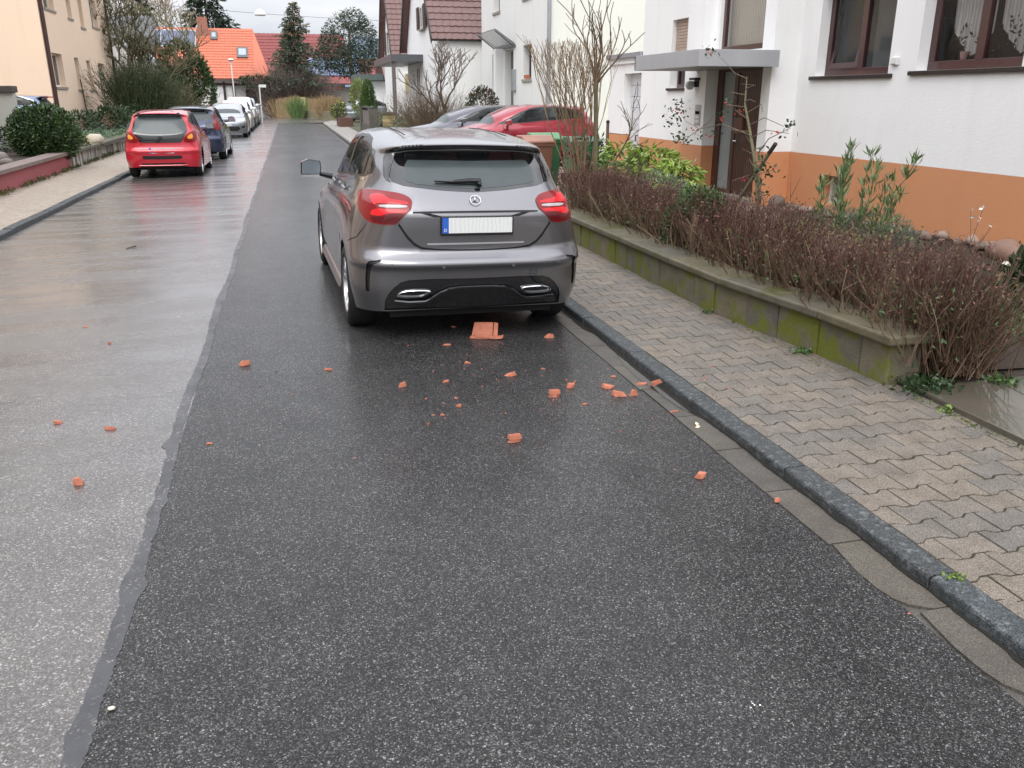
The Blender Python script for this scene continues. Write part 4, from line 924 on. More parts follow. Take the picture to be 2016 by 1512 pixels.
# ================================================================== THE OTHER CARS
def sc2(P, sx, sz): return [(a / sx, b / sz) for a, b in P]
def std_parts(glassm=None, lamp=None, head=True, rearwin=None, lampm=None, front=None):
    gm = glassm or m_glass
    L = [
     ('rear_window', m_blackg, 'rear', rearwin or [(0, 1.36), (.50, 1.35), (.58, 1.22), (.60, 1.15), (.55, 1.10), (0, 1.07)], -.004, False, 0),
     ('rear_window_glass', m_glassm, 'rear', [(0, 1.33), (.46, 1.325), (.52, 1.20), (.52, 1.16), (0, 1.12)], -.002, False, 0),
     ('tail_lamp', m_red, 'rear', lamp or [(.52, 1.02), (.78, 1.05), (.84, .95), (.80, .86), (.58, .88)], .005, True, 1),
     ('side_window', m_black, 'side', SIDEWIN, -.001, True, 0),
     ('front_door_glass', gm, 'side', [(2.70, 1.055), (2.45, 1.185), (2.18, 1.305), (1.93, 1.378), (1.66, 1.413), (1.655, 1.125), (2.3, 1.075)], -.004, True, 0),
     ('rear_door_glass', gm, 'side', [(1.56, 1.42), (1.3, 1.422), (.99, 1.402), (.83, 1.362), (.745, 1.175), (.95, 1.160), (1.555, 1.130)], -.004, True, 0),
     ('bumper_grille', m_black, 'rear', [(0, .34), (.5, .34), (.56, .26), (0, .255)], -.006, False, 0),
     ('windscreen', m_wglass, 'front', [(0, 1.05), (.36, 1.045), (.58, 1.03), (.62, 1.06), (.57, 1.20), (.47, 1.37), (.40, 1.41), (0, 1.42)], -.003, False, 0),
     ('headlamp', m_head, 'front', [(.46, .70), (.62, .70), (.80, .78), (.83, .86), (.66, .84), (.50, .78)], .004, True, 1),
     ('grille', m_black, 'front', front or [(0, .70), (.42, .71), (.44, .80), (0, .80)], -.004, False, 0),
     ('lower_grille', m_black, 'front', [(0, .30), (.50, .30), (.62, .40), (.55, .50), (0, .50)], -.006, False, 0),
     ('fog_lamp_recess', m_black, 'front', [(.66, .42), (.80, .44), (.80, .54), (.68, .50)], -.004, True, 0),
    ]
    return L
STDS = [('rear', [(.58, .88), (.50, .76), (.42, .70), (0, .69)], .010), ('side', [(1.60, 1.10), (1.60, .9), (1.58, .6), (1.60, .27)], .008), ('side', [(2.72, 1.02), (2.76, .8), (2.74, .5), (2.72, .27)], .008), ('side', [(.77, 1.15), (.80, 1.0), (1.12, .66), (1.2, .5), (1.2, .27)], .008), ('front', [(0, .87), (.5, .86), (.70, .87)], .01)]
m_plate = M('plate_white', (.7, .7, .7), .4, col2=(.35, .35, .38), ns=60, namt=.8)
# small red hatchback
m_redp = paint('paint_red', (.50, .008, .026), metal=.15, rough=.3, drops=False)
sx, sz = .905, .98
rp = std_parts(lamp=sc2([(.77, 1.0), (.70, 1.035), (.60, .98), (.50, .87), (.455, .79), (.60, .765), (.745, .80)], sx, sz),
     rearwin=sc2([(0, 1.37), (.40, 1.365), (.47, 1.33), (.56, 1.12), (.575, 1.02), (.50, .90), (.44, .79), (.40, .765), (0, .765)], sx, sz))
rp[1] = ('rear_window_glass', m_glassm, 'rear', sc2([(0, 1.34), (.40, 1.335), (.445, 1.31), (.53, 1.12), (.545, 1.035), (.50, .995), (.2, .955), (0, .95)], sx, sz), -.002, False, 0)
rp.insert(3, ('indicator_lens', m_amber, 'rear', sc2([(.66, .96), (.60, .93), (.55, .87), (.60, .84), (.68, .86)], sx, sz), .008, True, 1))
rp.append(('bumper_strip', m_black, 'rear', sc2([(0, .49), (.40, .495), (.42, .465), (.39, .425), (0, .42)], sx, sz), .008, False, 0))
red, _, _ = car('small_hatchback', 'small bright red hatchback parked at the left kerb with black lower tailgate', (-2.78, 20.55, -.04), 0, m_redp, rp, scale=(sx, .80, sz), res=.07, seams=STDS[1:4], wheel=dict(r=.285, w=.17, spokes=8, twin=False), track=.76, mirror=m_black, axles=(.72, 3.66))
def add_plate(root, x0, x1, y, z0, z1, blue=True, name='number_plate'):
    o = MB().box(x0, x1, y - .012, y, z0, z1).build(name, m_plate, root, local=True)
    if blue: MB().box(x0 - .003, x0 + .045, y - .014, y - .004, z0, z1).build('plate_country_band', m_blue, o, local=True)
add_plate(red, -.26, .26, .035, .545, .665)
em = MB(); c = Vector((0, .075, .835))
for rx, rz in ((.062, .042), (.026, .042)): em.tube([c + Vector((rx * math.cos(t), -.0, rz * math.sin(t))) for t in np.linspace(0, 2 * math.pi, 21)], .006, 5, cap=False)
em.tube([c + Vector((.045 * math.cos(t), 0, .022 + .018 * math.sin(t))) for t in np.linspace(0, 2 * math.pi, 17)], .006, 5, cap=False)
em.build('emblem', m_chrome, red, local=True)
MB().tube([(-.13, .10, .885), (-.08, .105, .945), (.05, .11, .965), (.25, .115, .955)], [.012, .012, .010, .006], 5).build('wiper', m_black, red, local=True)
for x in (-.41, .41): MB().box(x - .03, x + .03, .255, .30, 1.335, 1.40).build('tailgate_hinge', m_black, red, local=True, bevel=.008)
MB().tube([(x, .035 + abs(x) ** 3 * .25, .285) for x in np.linspace(-.5, .5, 9)], .014, 5).build('bumper_crease', m_redp, red, local=True, smooth=True)
# dark blue estate behind it
m_navy = paint('paint_navy', (.020, .028, .07), metal=.5, rough=.3, drops=False)
bp = std_parts(lamp=[(.60, 1.28), (.72, 1.26), (.80, 1.10), (.85, .92), (.80, .84), (.62, .86), (.60, .98), (.66, 1.10)])
blue, _, _ = car('hatchback', 'dark navy blue hatchback parked just beyond the small red car', (-2.70, 25.95, -.04), 0, m_navy, bp, scale=(.99, .98, 1.0), res=.08, seams=STDS, wheel=dict(r=.31), mirror=m_black)
m_silverg = paint('paint_silver_grey', (.30, .32, .34), metal=.8, rough=.33, drops=False); m_whitep = paint('paint_white', (.72, .73, .74), metal=0, rough=.35, drops=False); m_darkp = paint('paint_dark_grey', (.07, .07, .085), metal=.7, rough=.3, drops=False)
def facing(label, y, x, mat_, scale, lower=None, extra=()):
    P = std_parts() + list(extra)
    if lower: P = [('lower_body', lower, 'side', [(.2, .2), (.2, .52), (4.25, .52), (4.25, .2)], .002, False, 0)] + P
    r, _, _ = car('hatchback', label, (x, y + 4.3 * scale[1], -.04), 180, mat_, P, scale=scale, res=.1, seams=STDS, group=None)
    o = MB().box(-.26, .26, 4.315 * scale[1], 4.33 * scale[1], .52 * scale[2], .62 * scale[2]).build('number_plate', m_plate, r, local=True)
    return r
facing('silver grey car parked facing the camera behind the navy hatchback', 40.4, -2.70, m_silverg, (1.0, 1.02, .98))
facing('white car parked facing the camera behind the silver grey one', 46.9, -2.72, m_whitep, (1.0, 1.0, 1.05))
facing('white crossover with dark lower flanks, third of the cars facing the camera', 52.4, -2.74, m_whitep, (1.02, 1.0, 1.16), lower=m_darkp)
facing('pale car at the far end of the row of parked cars', 57.6, -2.70, m_silverg, (1.0, .98, 1.12))
# cars in the driveways
m_redc = paint('paint_crimson', (.27, .010, .024), metal=.35, rough=.3, drops=False)
dr, _, _ = car('hatchback', 'crimson hatchback standing nose to the street in the driveway behind the bins', (7.75, 21.9, -.02), 90, m_redc, std_parts(glassm=m_glass), scale=(1.0, .96, 1.03), res=.07, seams=STDS)
dg, _, _ = car('hatchback', 'dark grey car with a low sloping windscreen beyond the crimson car', (7.45, 24.9, -.02), 90, m_darkp, std_parts(), scale=(1.02, 1.06, 1.0), res=.08, seams=STDS)
m_slate = paint('paint_slate_blue', (.16, .20, .30), metal=.7, rough=.3, drops=False)
suv, _, _ = car('suv', 'slate blue suv with chrome window surround in front of the peach house', (-6.95, 30.3, .33), 90, m_slate, std_parts()[:6] + [('window_chrome', m_chrome, 'side', [(.48, 1.215), (.56, 1.305), (.76, 1.37), (.98, 1.43), (1.3, 1.452), (1.64, 1.447), (1.64, 1.462), (1.3, 1.468), (.97, 1.445), (.74, 1.385), (.53, 1.318), (.455, 1.215)], .003, True, 0)], scale=(1.05, 1.0, .97), res=.08, seams=STDS, mirror=False, cat='suv')
MB().box(-.5, .5, .20, .34, 1.335, 1.37).build('roof_spoiler', m_black, suv, local=True, bevel=.01); MB().box(-.46, .46, .185, .2, 1.34, 1.36).build('brake_light', m_redb, suv, local=True)
sv, _, _ = car('hatchback', 'silver car parked at the bend beyond the low pillars, tail to the left', (3.95, 61.2, 0.02), -62, m_silverg, std_parts(), scale=(1, 1, 1), res=.1, seams=STDS)
# ================================================================== BUILDINGS
def render_wall(name, col, warm=0, bump=.5, col2=None):
    t = NT(name); v = t.pos(); c = t.mix(t.ramp(t.noise(v, .8, 5), [(.3, 0), (.75, .5)]), c3(col), c3(col2 or [x * .93 for x in col]))
    n2 = t.noise(t.pos((1, 1, .35)), 3.5, 4); c = t.mix(t.ramp(n2, [(.55, 0), (.8, .25)]), c, t.mix(1, c, (.86, .85, .82, 1), 'MULTIPLY'))
    st = t.noise(t.pos((1.2, 1.2, .10)), 2.6, 5); c = t.mix(t.ramp(st, [(.56, 0), (.78, .3)]), c, t.mix(1, c, (.80, .78, .73, 1), 'MULTIPLY'))
    h = t.math('ADD', t.noise(v, 90, 3), t.math('MULTIPLY', t.noise(t.pos((.25, .25, 1)), 45, 2), .8))
    t.principled(Base_Color=c, Roughness=.85, Normal=t.bump(h, bump, .004)); return t.m
m_wwall = render_wall('render_white', (.86, .86, .855)); m_orange = render_wall('render_orange', (.60, .275, .135), col2=(.56, .245, .115))
m_cream = render_wall('render_cream', (.79, .80, .73)); m_peach = render_wall('render_peach', (.86, .67, .50), col2=(.84, .63, .48)); m_beigeW = render_wall('render_brown', (.36, .19, .12))
m_frameb = M('frame_darkbrown', (.055, .018, .018), .3, col2=(.035, .012, .012), coat=.4, ns=12); m_framew = M('frame_white', (.72, .72, .70), .4, namt=.15); m_frameg = M('frame_grey', (.10, .105, .115), .4)
m_sillb = M('sill_bronze', (.055, .045, .04), .35, metal=.5); m_sillc = M('sill_concrete', (.33, .30, .26), .8, bump=.4)
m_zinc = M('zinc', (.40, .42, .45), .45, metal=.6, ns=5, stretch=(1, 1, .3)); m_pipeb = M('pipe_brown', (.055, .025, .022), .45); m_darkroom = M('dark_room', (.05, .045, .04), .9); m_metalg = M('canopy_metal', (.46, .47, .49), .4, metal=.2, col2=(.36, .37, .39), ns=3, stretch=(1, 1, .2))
def pane_mat(name, kind):
    t = NT(name); v = t.pos(); gl = t.n('ShaderNodeBsdfPrincipled'); gl.inputs['Roughness'].default_value = .02; t.put(gl, 'Base Color', (.02, .022, .024, 1)); gl.inputs['Specular IOR Level'].default_value = .8
    tr = t.n('ShaderNodeBsdfTransparent'); m1 = t.n('ShaderNodeMixShader'); t.put(m1, 0, kind); t.t.links.new(gl.outputs[0], m1.inputs[1]); t.t.links.new(tr.outputs[0], m1.inputs[2]); t.t.links.new(m1.outputs[0], t.out.inputs[0])
    t.put(gl, 'Normal', t.bump(t.noise(v, 1.6, 2), .02, .05)); return t.m
m_pane = pane_mat('window_pane', .62); m_panec = pane_mat('window_pane_clear', .8)
def cloth(name, col, op=.8):
    t = NT(name); v = t.pos((1, 1, .12)); wv = t.n('ShaderNodeTexWave', wave_type='BANDS', bands_direction='Y'); t.put(wv, 'Vector', v); wv.inputs['Scale'].default_value = 6; wv.inputs['Distortion'].default_value = 3
    c = t.mix(wv.outputs['Fac'], c3(col), c3([x * .7 for x in col])); t.principled(Base_Color=c, Roughness=.9); return t.m
m_curt = cloth('net_curtain', (.75, .74, .72)); m_curtb = cloth('beige_curtain', (.85, .78, .66)); m_curtg = cloth('grey_curtain', (.55, .58, .57))
class Win:
    """window in a wall; axis 'x': wall plane x = w facing -x (sg=-1) or +x (sg=1), spans (a0,a1) in y; axis 'y': plane y = w facing -y"""
    def __init__(s, parent, axis, w, sg, a0, a1, z0, z1, rec=.12, fm=None, fw=.07, mull=(), trans=(), pane=None, curtain=None, sill=None, back=None, name='window', label=None, depth=.06, ftop=None):
        fm = fm or m_framew; s.axis, s.w, s.sg = axis, w, sg
        def B(mb, u0, u1, v0, v1, d0, d1):   # d measured inward from the wall face
            if axis == 'x': xa, xb = sorted((w - sg * d0, w - sg * d1)); mb.box(xa, xb, u0, u1, v0, v1)
            else: ya, yb = sorted((w - sg * d0, w - sg * d1)); mb.box(u0, u1, ya, yb, v0, v1)
            return mb
        s.B = B; m = MB()
        B(m, a0, a1, z0, z0 + fw, rec, rec + depth); B(m, a0, a1, z1 - fw, z1, rec, rec + depth)
        B(m, a0, a0 + fw, z0 + fw, z1 - fw, rec, rec + depth); B(m, a1 - fw, a1, z0 + fw, z1 - fw, rec, rec + depth)
        for q in mull: B(m, q - fw * .6, q + fw * .6, z0 + fw, z1 - fw, rec - .008, rec + depth)
        for q in trans: B(m, a0 + fw, a1 - fw, q - fw * .4, q + fw * .4, rec - .004, rec + depth)
        f = m.build(name, fm, parent, bevel=.004, label=label); s.frame = f
        B(MB(), a0 + fw * .8, a1 - fw * .8, z0 + fw * .8, z1 - fw * .8, rec + .026, rec + .032).build('pane', pane or m_pane, f)
        if curtain: B(MB(), a0 + .02, a1 - .02, z0 + .02, z1 - .02, rec + .14, rec + .145).build('curtain', curtain, f)
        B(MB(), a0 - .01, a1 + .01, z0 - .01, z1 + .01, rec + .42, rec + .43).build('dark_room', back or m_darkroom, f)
        if sill: 
            sm_, over, th = sill; mb = MB(); 
            B(mb, a0 - over, a1 + over, z0 - th, z0 - .002, -.045, rec + .02); mb.build('sill', sm_, f, bevel=.006)
# ------------------------------------------------------------------ the near white house with the orange plinth
X7 = 7.8
h7 = thing('house', 'white house with orange plinth, brown windows and entrance canopy, nearest on the right', 'house', (X7, 12.4, 0))
ZP = .86
main_h = [(10.32, 12.0, 1.99, 3.25), (8.10, 9.78, 2.01, 3.25), (10.95, 11.52, .15, .58), (4.0, 5.6, 2.01, 3.25), (10.3, 12.0, 4.8, 6.0), (8.1, 9.78, 4.8, 6.0)]
mb = MB(); wall_x(mb, X7, 1.5, 12.46, ZP, 6.6, [h for h in main_h if h[3] > 1]); mb.build('wall', m_wwall, h7)
mb = MB(); wall_x(mb, X7, 1.5, 12.46, -.1, ZP, [h for h in main_h if h[3] < 1]); mb.build('plinth', m_orange, h7)
# entrance block: side wall facing the camera, front with the door, pier
XB, XP, XW = 7.33, 7.20, 7.50
mb = MB(); mb.hexa([(XB, 12.46, ZP), (X7 + .3, 12.46, ZP), (X7 + .3, 12.72, ZP), (XB, 12.72, ZP), (XB, 12.46, 6.6), (X7 + .3, 12.46, 6.6), (X7 + .3, 12.72, 6.6), (XB, 12.72, 6.6)])
mb.box(XB, X7 + .3, 12.72, 14.40, 2.20, 2.42); mb.box(XB, X7 + .3, 12.72, 12.80, 2.42, 6.6); mb.box(XB, X7 + .3, 14.28, 14.40, 2.42, 6.6); mb.box(XB, X7 + .3, 12.80, 14.28, 4.6, 6.6)
mb.box(XP, X7, 14.40, 15.25, ZP, 6.6)
wall_x(mb, XW, 15.25, 18.05, ZP, 6.6, [(15.9, 16.60, 1.86, 3.12), (15.9, 16.6, 4.8, 5.9)]); mb.build('entrance_wall', m_wwall, h7)
bx('entrance_plinth', XB, X7 + .3, 12.46, 12.72, -.1, ZP, m_orange, h7); MB().box(XP, X7, 14.40, 15.25, -.1, ZP).box(XW, X7, 15.25, 18.05, -.1, ZP).build('entrance_plinth', m_orange, h7)
bx('back_wall', X7 + 7, X7 + 7.3, 1.5, 18.05, -.1, 6.6, m_wwall, h7); bx('gable_wall', X7 + .3, X7 + 7, 17.8, 18.05, -.1, 6.6, m_wwall, h7); bx('near_gable_wall', X7 + .3, X7 + 7, 1.5, 1.8, -.1, 6.6, m_wwall, h7)
bx('ceiling', X7 + .3, X7 + 7, 1.8, 17.8, 3.4, 3.5, m_darkroom, h7)
m_rooft = M('roof_tile_brown', (.13, .055, .045), .6, col2=(.07, .035, .03), ns=4, rnd=.1)
mb = MB().prism([(X7 - .7, 6.5), (X7 + 3.65, 9.6), (X7 + 8.0, 6.5), (X7 + 8.0, 6.7), (X7 + 3.65, 9.85), (X7 - .7, 6.7)], 'y', 1.0, 18.4); mb.build('roof', m_rooft, h7)
w1 = Win(h7, 'x', X7, -1, 10.32, 12.0, 1.99, 3.25, fm=m_frameb, fw=.10, mull=(11.16,), curtain=None, sill=(m_sillb, .10, .055), rec=.16)
w1.B(MB(), 10.40, 10.97, 2.05, 3.2, .215, .222).build('curtain', M('blind_grey', (.36, .38, .37), .9), w1.frame)
# tilted casement
mb = MB()
for (a0_, a1_, z0_, z1_) in ((11.22, 11.90, 2.09, 2.17), (11.22, 11.29, 2.17, 3.16), (11.83, 11.90, 2.17, 3.16), (11.22, 11.90, 3.1, 3.17)):
    def tl(z): return X7 + .15 + (z - 2.09) * .16
    mb.hexa([(tl(z0_), a0_, z0_), (tl(z0_) + .05, a0_, z0_), (tl(z0_) + .05, a1_, z0_), (tl(z0_), a1_, z0_), (tl(z1_), a0_, z1_), (tl(z1_) + .05, a0_, z1_), (tl(z1_) + .05, a1_, z1_), (tl(z1_), a1_, z1_)])
mb.build('tilted_casement', m_frameb, w1.frame)
MB().add([(X7 + .19, 11.27, 2.15), (X7 + .19, 11.85, 2.15), (X7 + .35, 11.85, 3.12), (X7 + .35, 11.27, 3.12)], [(0, 1, 2, 3)]).build('pane', m_pane, w1.frame)
w1.B(MB(), 11.2, 11.95, 2.05, 3.2, .40, .41).build('curtain', M('blind_grey', (.36, .38, .37), .9), w1.frame)
w2 = Win(h7, 'x', X7, -1, 8.10, 9.78, 2.01, 3.25, fm=m_frameb, fw=.11, mull=(8.92,), pane=m_panec, sill=(m_sillb, .10, .055), rec=.16)
# draped net curtains and houseplants
for (c0, c1, ww) in ((8.95, 9.62, .62), (8.2, 8.85, .5)):
    n = 24; V = []; 
    for i in range(n + 1):
        t = i / n; yy = c0 + (c1 - c0) * t; low = 2.16 + .55 * abs(t - .45) ** 1.2 * 1.3; dx = .015 * math.sin(t * 40)
        V += [(X7 + .33 + dx, yy, low), (X7 + .33 - dx, yy, 3.22)]
    np_mesh('net_curtain', V, [(2*i, 2*i+2, 2*i+3, 2*i+1) for i in range(n)], m_curt, w2.frame)
for yy, hh in ((9.3, .3), (9.0, .2), (8.6, .35), (8.35, .25)):
    C = np.stack([rng.normal(X7 + .27, .025, 26), rng.normal(yy, .06, 26), 2.2 + rng.uniform(0, hh, 26)], 1); leaves('houseplant', C, .06, m_leafg if hh < .3 else m_leafd, w2.frame, 'stuff')
MB().lathe([(.035, 0), (.05, .09), (.045, .09), (.0, .08)], c=(X7 + .27, 9.3, 2.13), n=12).build('plant_pot', M('pot_pink', (.6, .35, .35), .5), w2.frame)
for (a, b, z0, z1) in ((4.0, 5.6, 2.01, 3.25), (10.3, 12.0, 4.8, 6.0), (8.1, 9.78, 4.8, 6.0)): Win(h7, 'x', X7, -1, a, b, z0, z1, fm=m_frameb, fw=.1, mull=((a + b) / 2,), curtain=m_curt, sill=(m_sillb, .1, .055), rec=.16)
cw = Win(h7, 'x', X7, -1, 10.95, 11.52, .15, .58, fm=m_framew, fw=.035, curtain=None, rec=.16, name='cellar_window', pane=M('ribbed_glass', (.42, .44, .42), .3, col2=(.25, .27, .26), ns=3, stretch=(1, 1, 30), bump=.4))
Win(h7, 'x', XB, -1, 12.80, 14.28, 2.42, 4.6, fm=m_frameb, fw=.09, pane=m_panec, curtain=m_curtb, rec=.06, sill=None, name='stair_window')
ws = Win(h7, 'x', XW, -1, 15.9, 16.60, 1.86, 3.12, fm=m_frameb, fw=.07, mull=(16.25,), curtain=m_curt, sill=(m_sillb, .08, .05), rec=.16)
m_shut = M('shutter_beige', (.46, .35, .28), .6); mb = MB()
for k in range(14): mb.box(XW + .08, XW + .10, 15.91, 16.59, 2.32 + k * .057, 2.32 + k * .057 + .050)
mb2 = None
for k in range(14): bx('slat', XW + .085, XW + .10, 15.91, 16.59, 2.32 + k * .057, 2.32 + k * .057 + .052, m_shut, ws.frame, bevel=.004)
# front door with sidelight
m_door = M('door_wood', (.085, .030, .018), .4, col2=(.04, .014, .01), ns=3, stretch=(6, 6, .6), namt=.8, coat=.3)
dt = NT('frosted_glass'); dv = dt.pos((1, 1, .3)); dt.principled(Base_Color=dt.mix(dt.noise(dv, 2, 3), (.22, .25, .26, 1), (.36, .40, .41, 1)), Roughness=.25); m_frost = dt.m
xd = XB + .10
fr = MB().box(xd, xd + .1, 12.80, 12.87, .08, 2.20).box(xd, xd + .1, 13.66, 13.78, .08, 2.20).box(xd, xd + .1, 14.22, 14.40, .08, 2.20).box(xd, xd + .1, 12.87, 13.66, 2.08, 2.20).box(xd, xd + .1, 13.78, 14.22, 2.10, 2.20).box(xd, xd + .1, 13.78, 14.22, .08, .14)
door = fr.build('front_door', m_door, h7, bevel=.005)
bx('door_leaf', xd + .03, xd + .07, 12.87, 13.66, .09, 2.08, m_door, door)
k = 0; y = 12.885
while y < 13.63:
    bx('plank', xd + .012, xd + .032, y, y + .055, .12, 2.05, m_door, door, bevel=.006); y += .064
bx('sidelight', xd + .04, xd + .05, 13.78, 14.22, .14, 2.10, m_frost, door)
bx('letterbox', xd - .04, xd + .012, 13.36, 13.62, 1.10, 1.36, M('letterbox_brown', (.13, .055, .035), .45), door, bevel=.008)
MB().tube([(xd, 13.58, .98), (xd - .05, 13.58, .98), (xd - .05, 13.48, .98)], .01, 6).build('door_handle', m_chrome, door)
bx('threshold', XB - .02, XB + .2, 12.80, 14.40, -.02, .08, m_sillc, h7); bx('doorstep', 6.7, XB, 12.6, 14.5, -.1, .03, M('doorstep_stone', (.20, .13, .11), .6, bump=.4), h7, bevel=.01)
can = MB().box(6.0, XB + .01, 12.28, 12.32, 2.13, 2.37).box(6.0, 6.04, 12.32, 14.80, 2.13, 2.37).box(6.0, XP, 14.76, 14.80, 2.13, 2.37).box(6.04, XB, 12.32, 14.76, 2.20, 2.26)
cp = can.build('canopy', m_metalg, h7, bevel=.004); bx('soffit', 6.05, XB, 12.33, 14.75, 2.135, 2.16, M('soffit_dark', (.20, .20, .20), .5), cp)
text('7', .17, (5.997, 14.55, 2.25), (R(90), 0, R(-90)), M('numeral_black', (.015, .015, .015), .5), cp, 'house_number')
lamp = MB().box(XP - .11, XP, 14.62, 14.86, 1.98, 2.02).box(XP - .03, XP, 14.66, 14.82, 1.86, 1.99); lo = lamp.build('wall_lamp', m_black, h7, bevel=.006)
MB().lathe([(0, -.09), (.05, -.08), (.08, -.03), (.085, .02), (.06, .06), (0, .07)], c=(XP - .11, 14.80, 1.90), n=16).build('lamp_globe', M('opal_glass', (.55, .56, .55), .2, namt=.1), lo, smooth=True)
bp_ = bx('doorbell_panel', XP - .012, XP, 14.52, 14.74, 1.20, 1.56, m_metalg, h7, bevel=.004)
for k in range(3): bx('name_plate', XP - .018, XP - .012, 14.55, 14.71, 1.25 + k * .075, 1.30 + k * .075, m_framew if k < 2 else m_blackg, bp_)
bx('vent_cover', X7 - .045, X7, 10.12, 10.24, 2.09, 2.19, m_framew, h7, bevel=.012)
for k in range(3): bx('house_vent_slot', X7 - .048, X7 - .045, 10.14, 10.22, 2.10 + k * .018, 2.108 + k * .018, m_frameg, h7) if k == 0 else None
# ------------------------------------------------------------------ garage between the houses
ga = thing('garage', 'white garage with sectional door between the near house and the cream house', 'garage', (7.5, 19, 0))
mb = MB(); wall_x(mb, XW + .02, 18.05, 20.1, ZP, 2.52, [(18.12, 19.12, .0, 2.19)]); wall_x(mb, XW + .02, 19.12, 20.1, ZP, ZP + .01, []); mb.box(XW + .32, 14, 19.8, 20.1, ZP, 2.52); mb.build('wall', m_wwall, ga)
MB().box(XW + .02, XW + .32, 19.12, 20.1, -.1, ZP - .002).box(XW + .32, 14, 19.8, 20.1, -.1, ZP - .002).build('plinth', m_orange, ga)
bx('coping', XW - .06, 14, 18.07, 20.17, 2.52, 2.62, m_zinc, ga, bevel=.006); bx('cornice', XW - .03, XW + .02, 18.06, 20.13, 2.40, 2.44, m_framew, ga)
m_gdoor = M('garage_door_white', (.66, .67, .70), .45, namt=.1)
for k in range(9): bx('door_panel', XW + .20, XW + .23, 18.12, 19.12, k * .2425 + .004, (k + 1) * .2425 - .004, m_gdoor, ga, bevel=.004)
MB().tube([(XW + .2, 18.62, .86), (XW + .15, 18.62, .86), (XW + .15, 18.62, .74)], .014, 6).build('door_handle', m_black, ga)
bx('garage_roof', XW + .3, 14, 18.07, 20.1, 2.45, 2.51, m_zinc, ga)
po = thing('garden_post', 'thin dark post standing left of the garage in front of the laurel', 'post', (5.65, 15.1, 0)); MB().tube([(5.65, 15.1, 0), (5.65, 15.1, 1.25)], .03, 8).build('pole', M('post_brown', (.16, .11, .08), .7), po); MB().lathe([(.032, 0), (.034, .04), (0, .06)], c=(5.65, 15.1, 1.24), n=10).build('cap', m_black, po)
# ------------------------------------------------------------------ cream house
X2 = 8.2
h2 = thing('house', 'tall cream house with glass door canopy and grey downpipe, beyond the driveway', 'house', (X2, 27.3, 0))
H2 = [(29.53, 30.62, 2.28, 3.39), (32.0, 33.35, .9, 3.36), (34.25, 35.45, 1.93, 3.30), (34.1, 35.15, 4.82, 6.1), (29.5, 30.6, 4.9, 6.1)]
mb = MB(); wall_x(mb, X2, 27.6, 37.4, -.1, 8.2, H2); mb.build('street_wall', render_wall('render_offwhite', (.80, .80, .78)), h2)
bx('side_wall', X2, 17, 27.3, 27.6, -.1, 8.2, m_cream, h2); bx('far_wall', X2 + .3, 17, 37.1, 37.4, -.1, 8.2, m_cream, h2); bx('roof', X2 - .4, 17.4, 27.0, 37.8, 8.2, 8.4, m_zinc, h2)
MB().tube([(X2 - .08, 27.2, 8.2), (X2 - .08, 27.2, 3.3), (X2 - .08, 27.2, -.1)], .065, 10).build('downpipe', m_zinc, h2, smooth=True); MB().lathe([(.078, 0), (.078, .12)], c=(X2 - .08, 27.2, 3.25), n=10).build('pipe_collar', m_zinc, h2)
for (a, b, z0, z1) in (H2[0], H2[2], H2[3], H2[4]): Win(h2, 'x', X2, -1, a, b, z0, z1, fm=m_frameg, fw=.09, mull=() if b - a < 1.15 else ((a + b) / 2,), pane=m_pane, sill=(m_sillc, .08, .10), rec=.22)
bx('flower_box', X2 - .02, X2 + .15, 30.2, 30.45, 2.29, 2.42, M('terracotta', (.45, .16, .08), .8), h2, bevel=.01)
dr_ = MB().box(X2 + .25, X2 + .3, 32.0, 33.35, .9, 3.3).build('front_door', m_frameg, h2); bx('door_glass', X2 + .235, X2 + .25, 32.15, 32.5, 1.1, 3.2, m_pane, dr_)
bx('entrance_pier', X2 - .35, X2 - .002, 33.4, 33.75, 0, 3.42, m_wwall, h2); bx('letterbox', X2 - .1, X2 - .002, 31.6, 31.95, 1.9, 2.65, m_zinc, h2, bevel=.01)
gl = MB().hexa([(X2 - .02, 31.7, 3.50), (X2 - .75, 31.7, 3.98), (X2 - .75, 35.0, 3.98), (X2 - .02, 35.0, 3.50), (X2 - .02, 31.7, 3.53), (X2 - .75, 31.7, 4.01), (X2 - .75, 35.0, 4.01), (X2 - .02, 35.0, 3.53)]).build('glass_canopy', pane_mat('canopy_glass', .5), h2)
MB().box(X2 - .06, X2 - .005, 31.65, 35.05, 3.40, 3.49).tube([(X2 - .03, 31.9, 3.45), (X2 - .72, 31.9, 3.95)], .02, 6).tube([(X2 - .03, 34.8, 3.45), (X2 - .72, 34.8, 3.95)], .02, 6).build('canopy_bracket', m_frameg, gl)
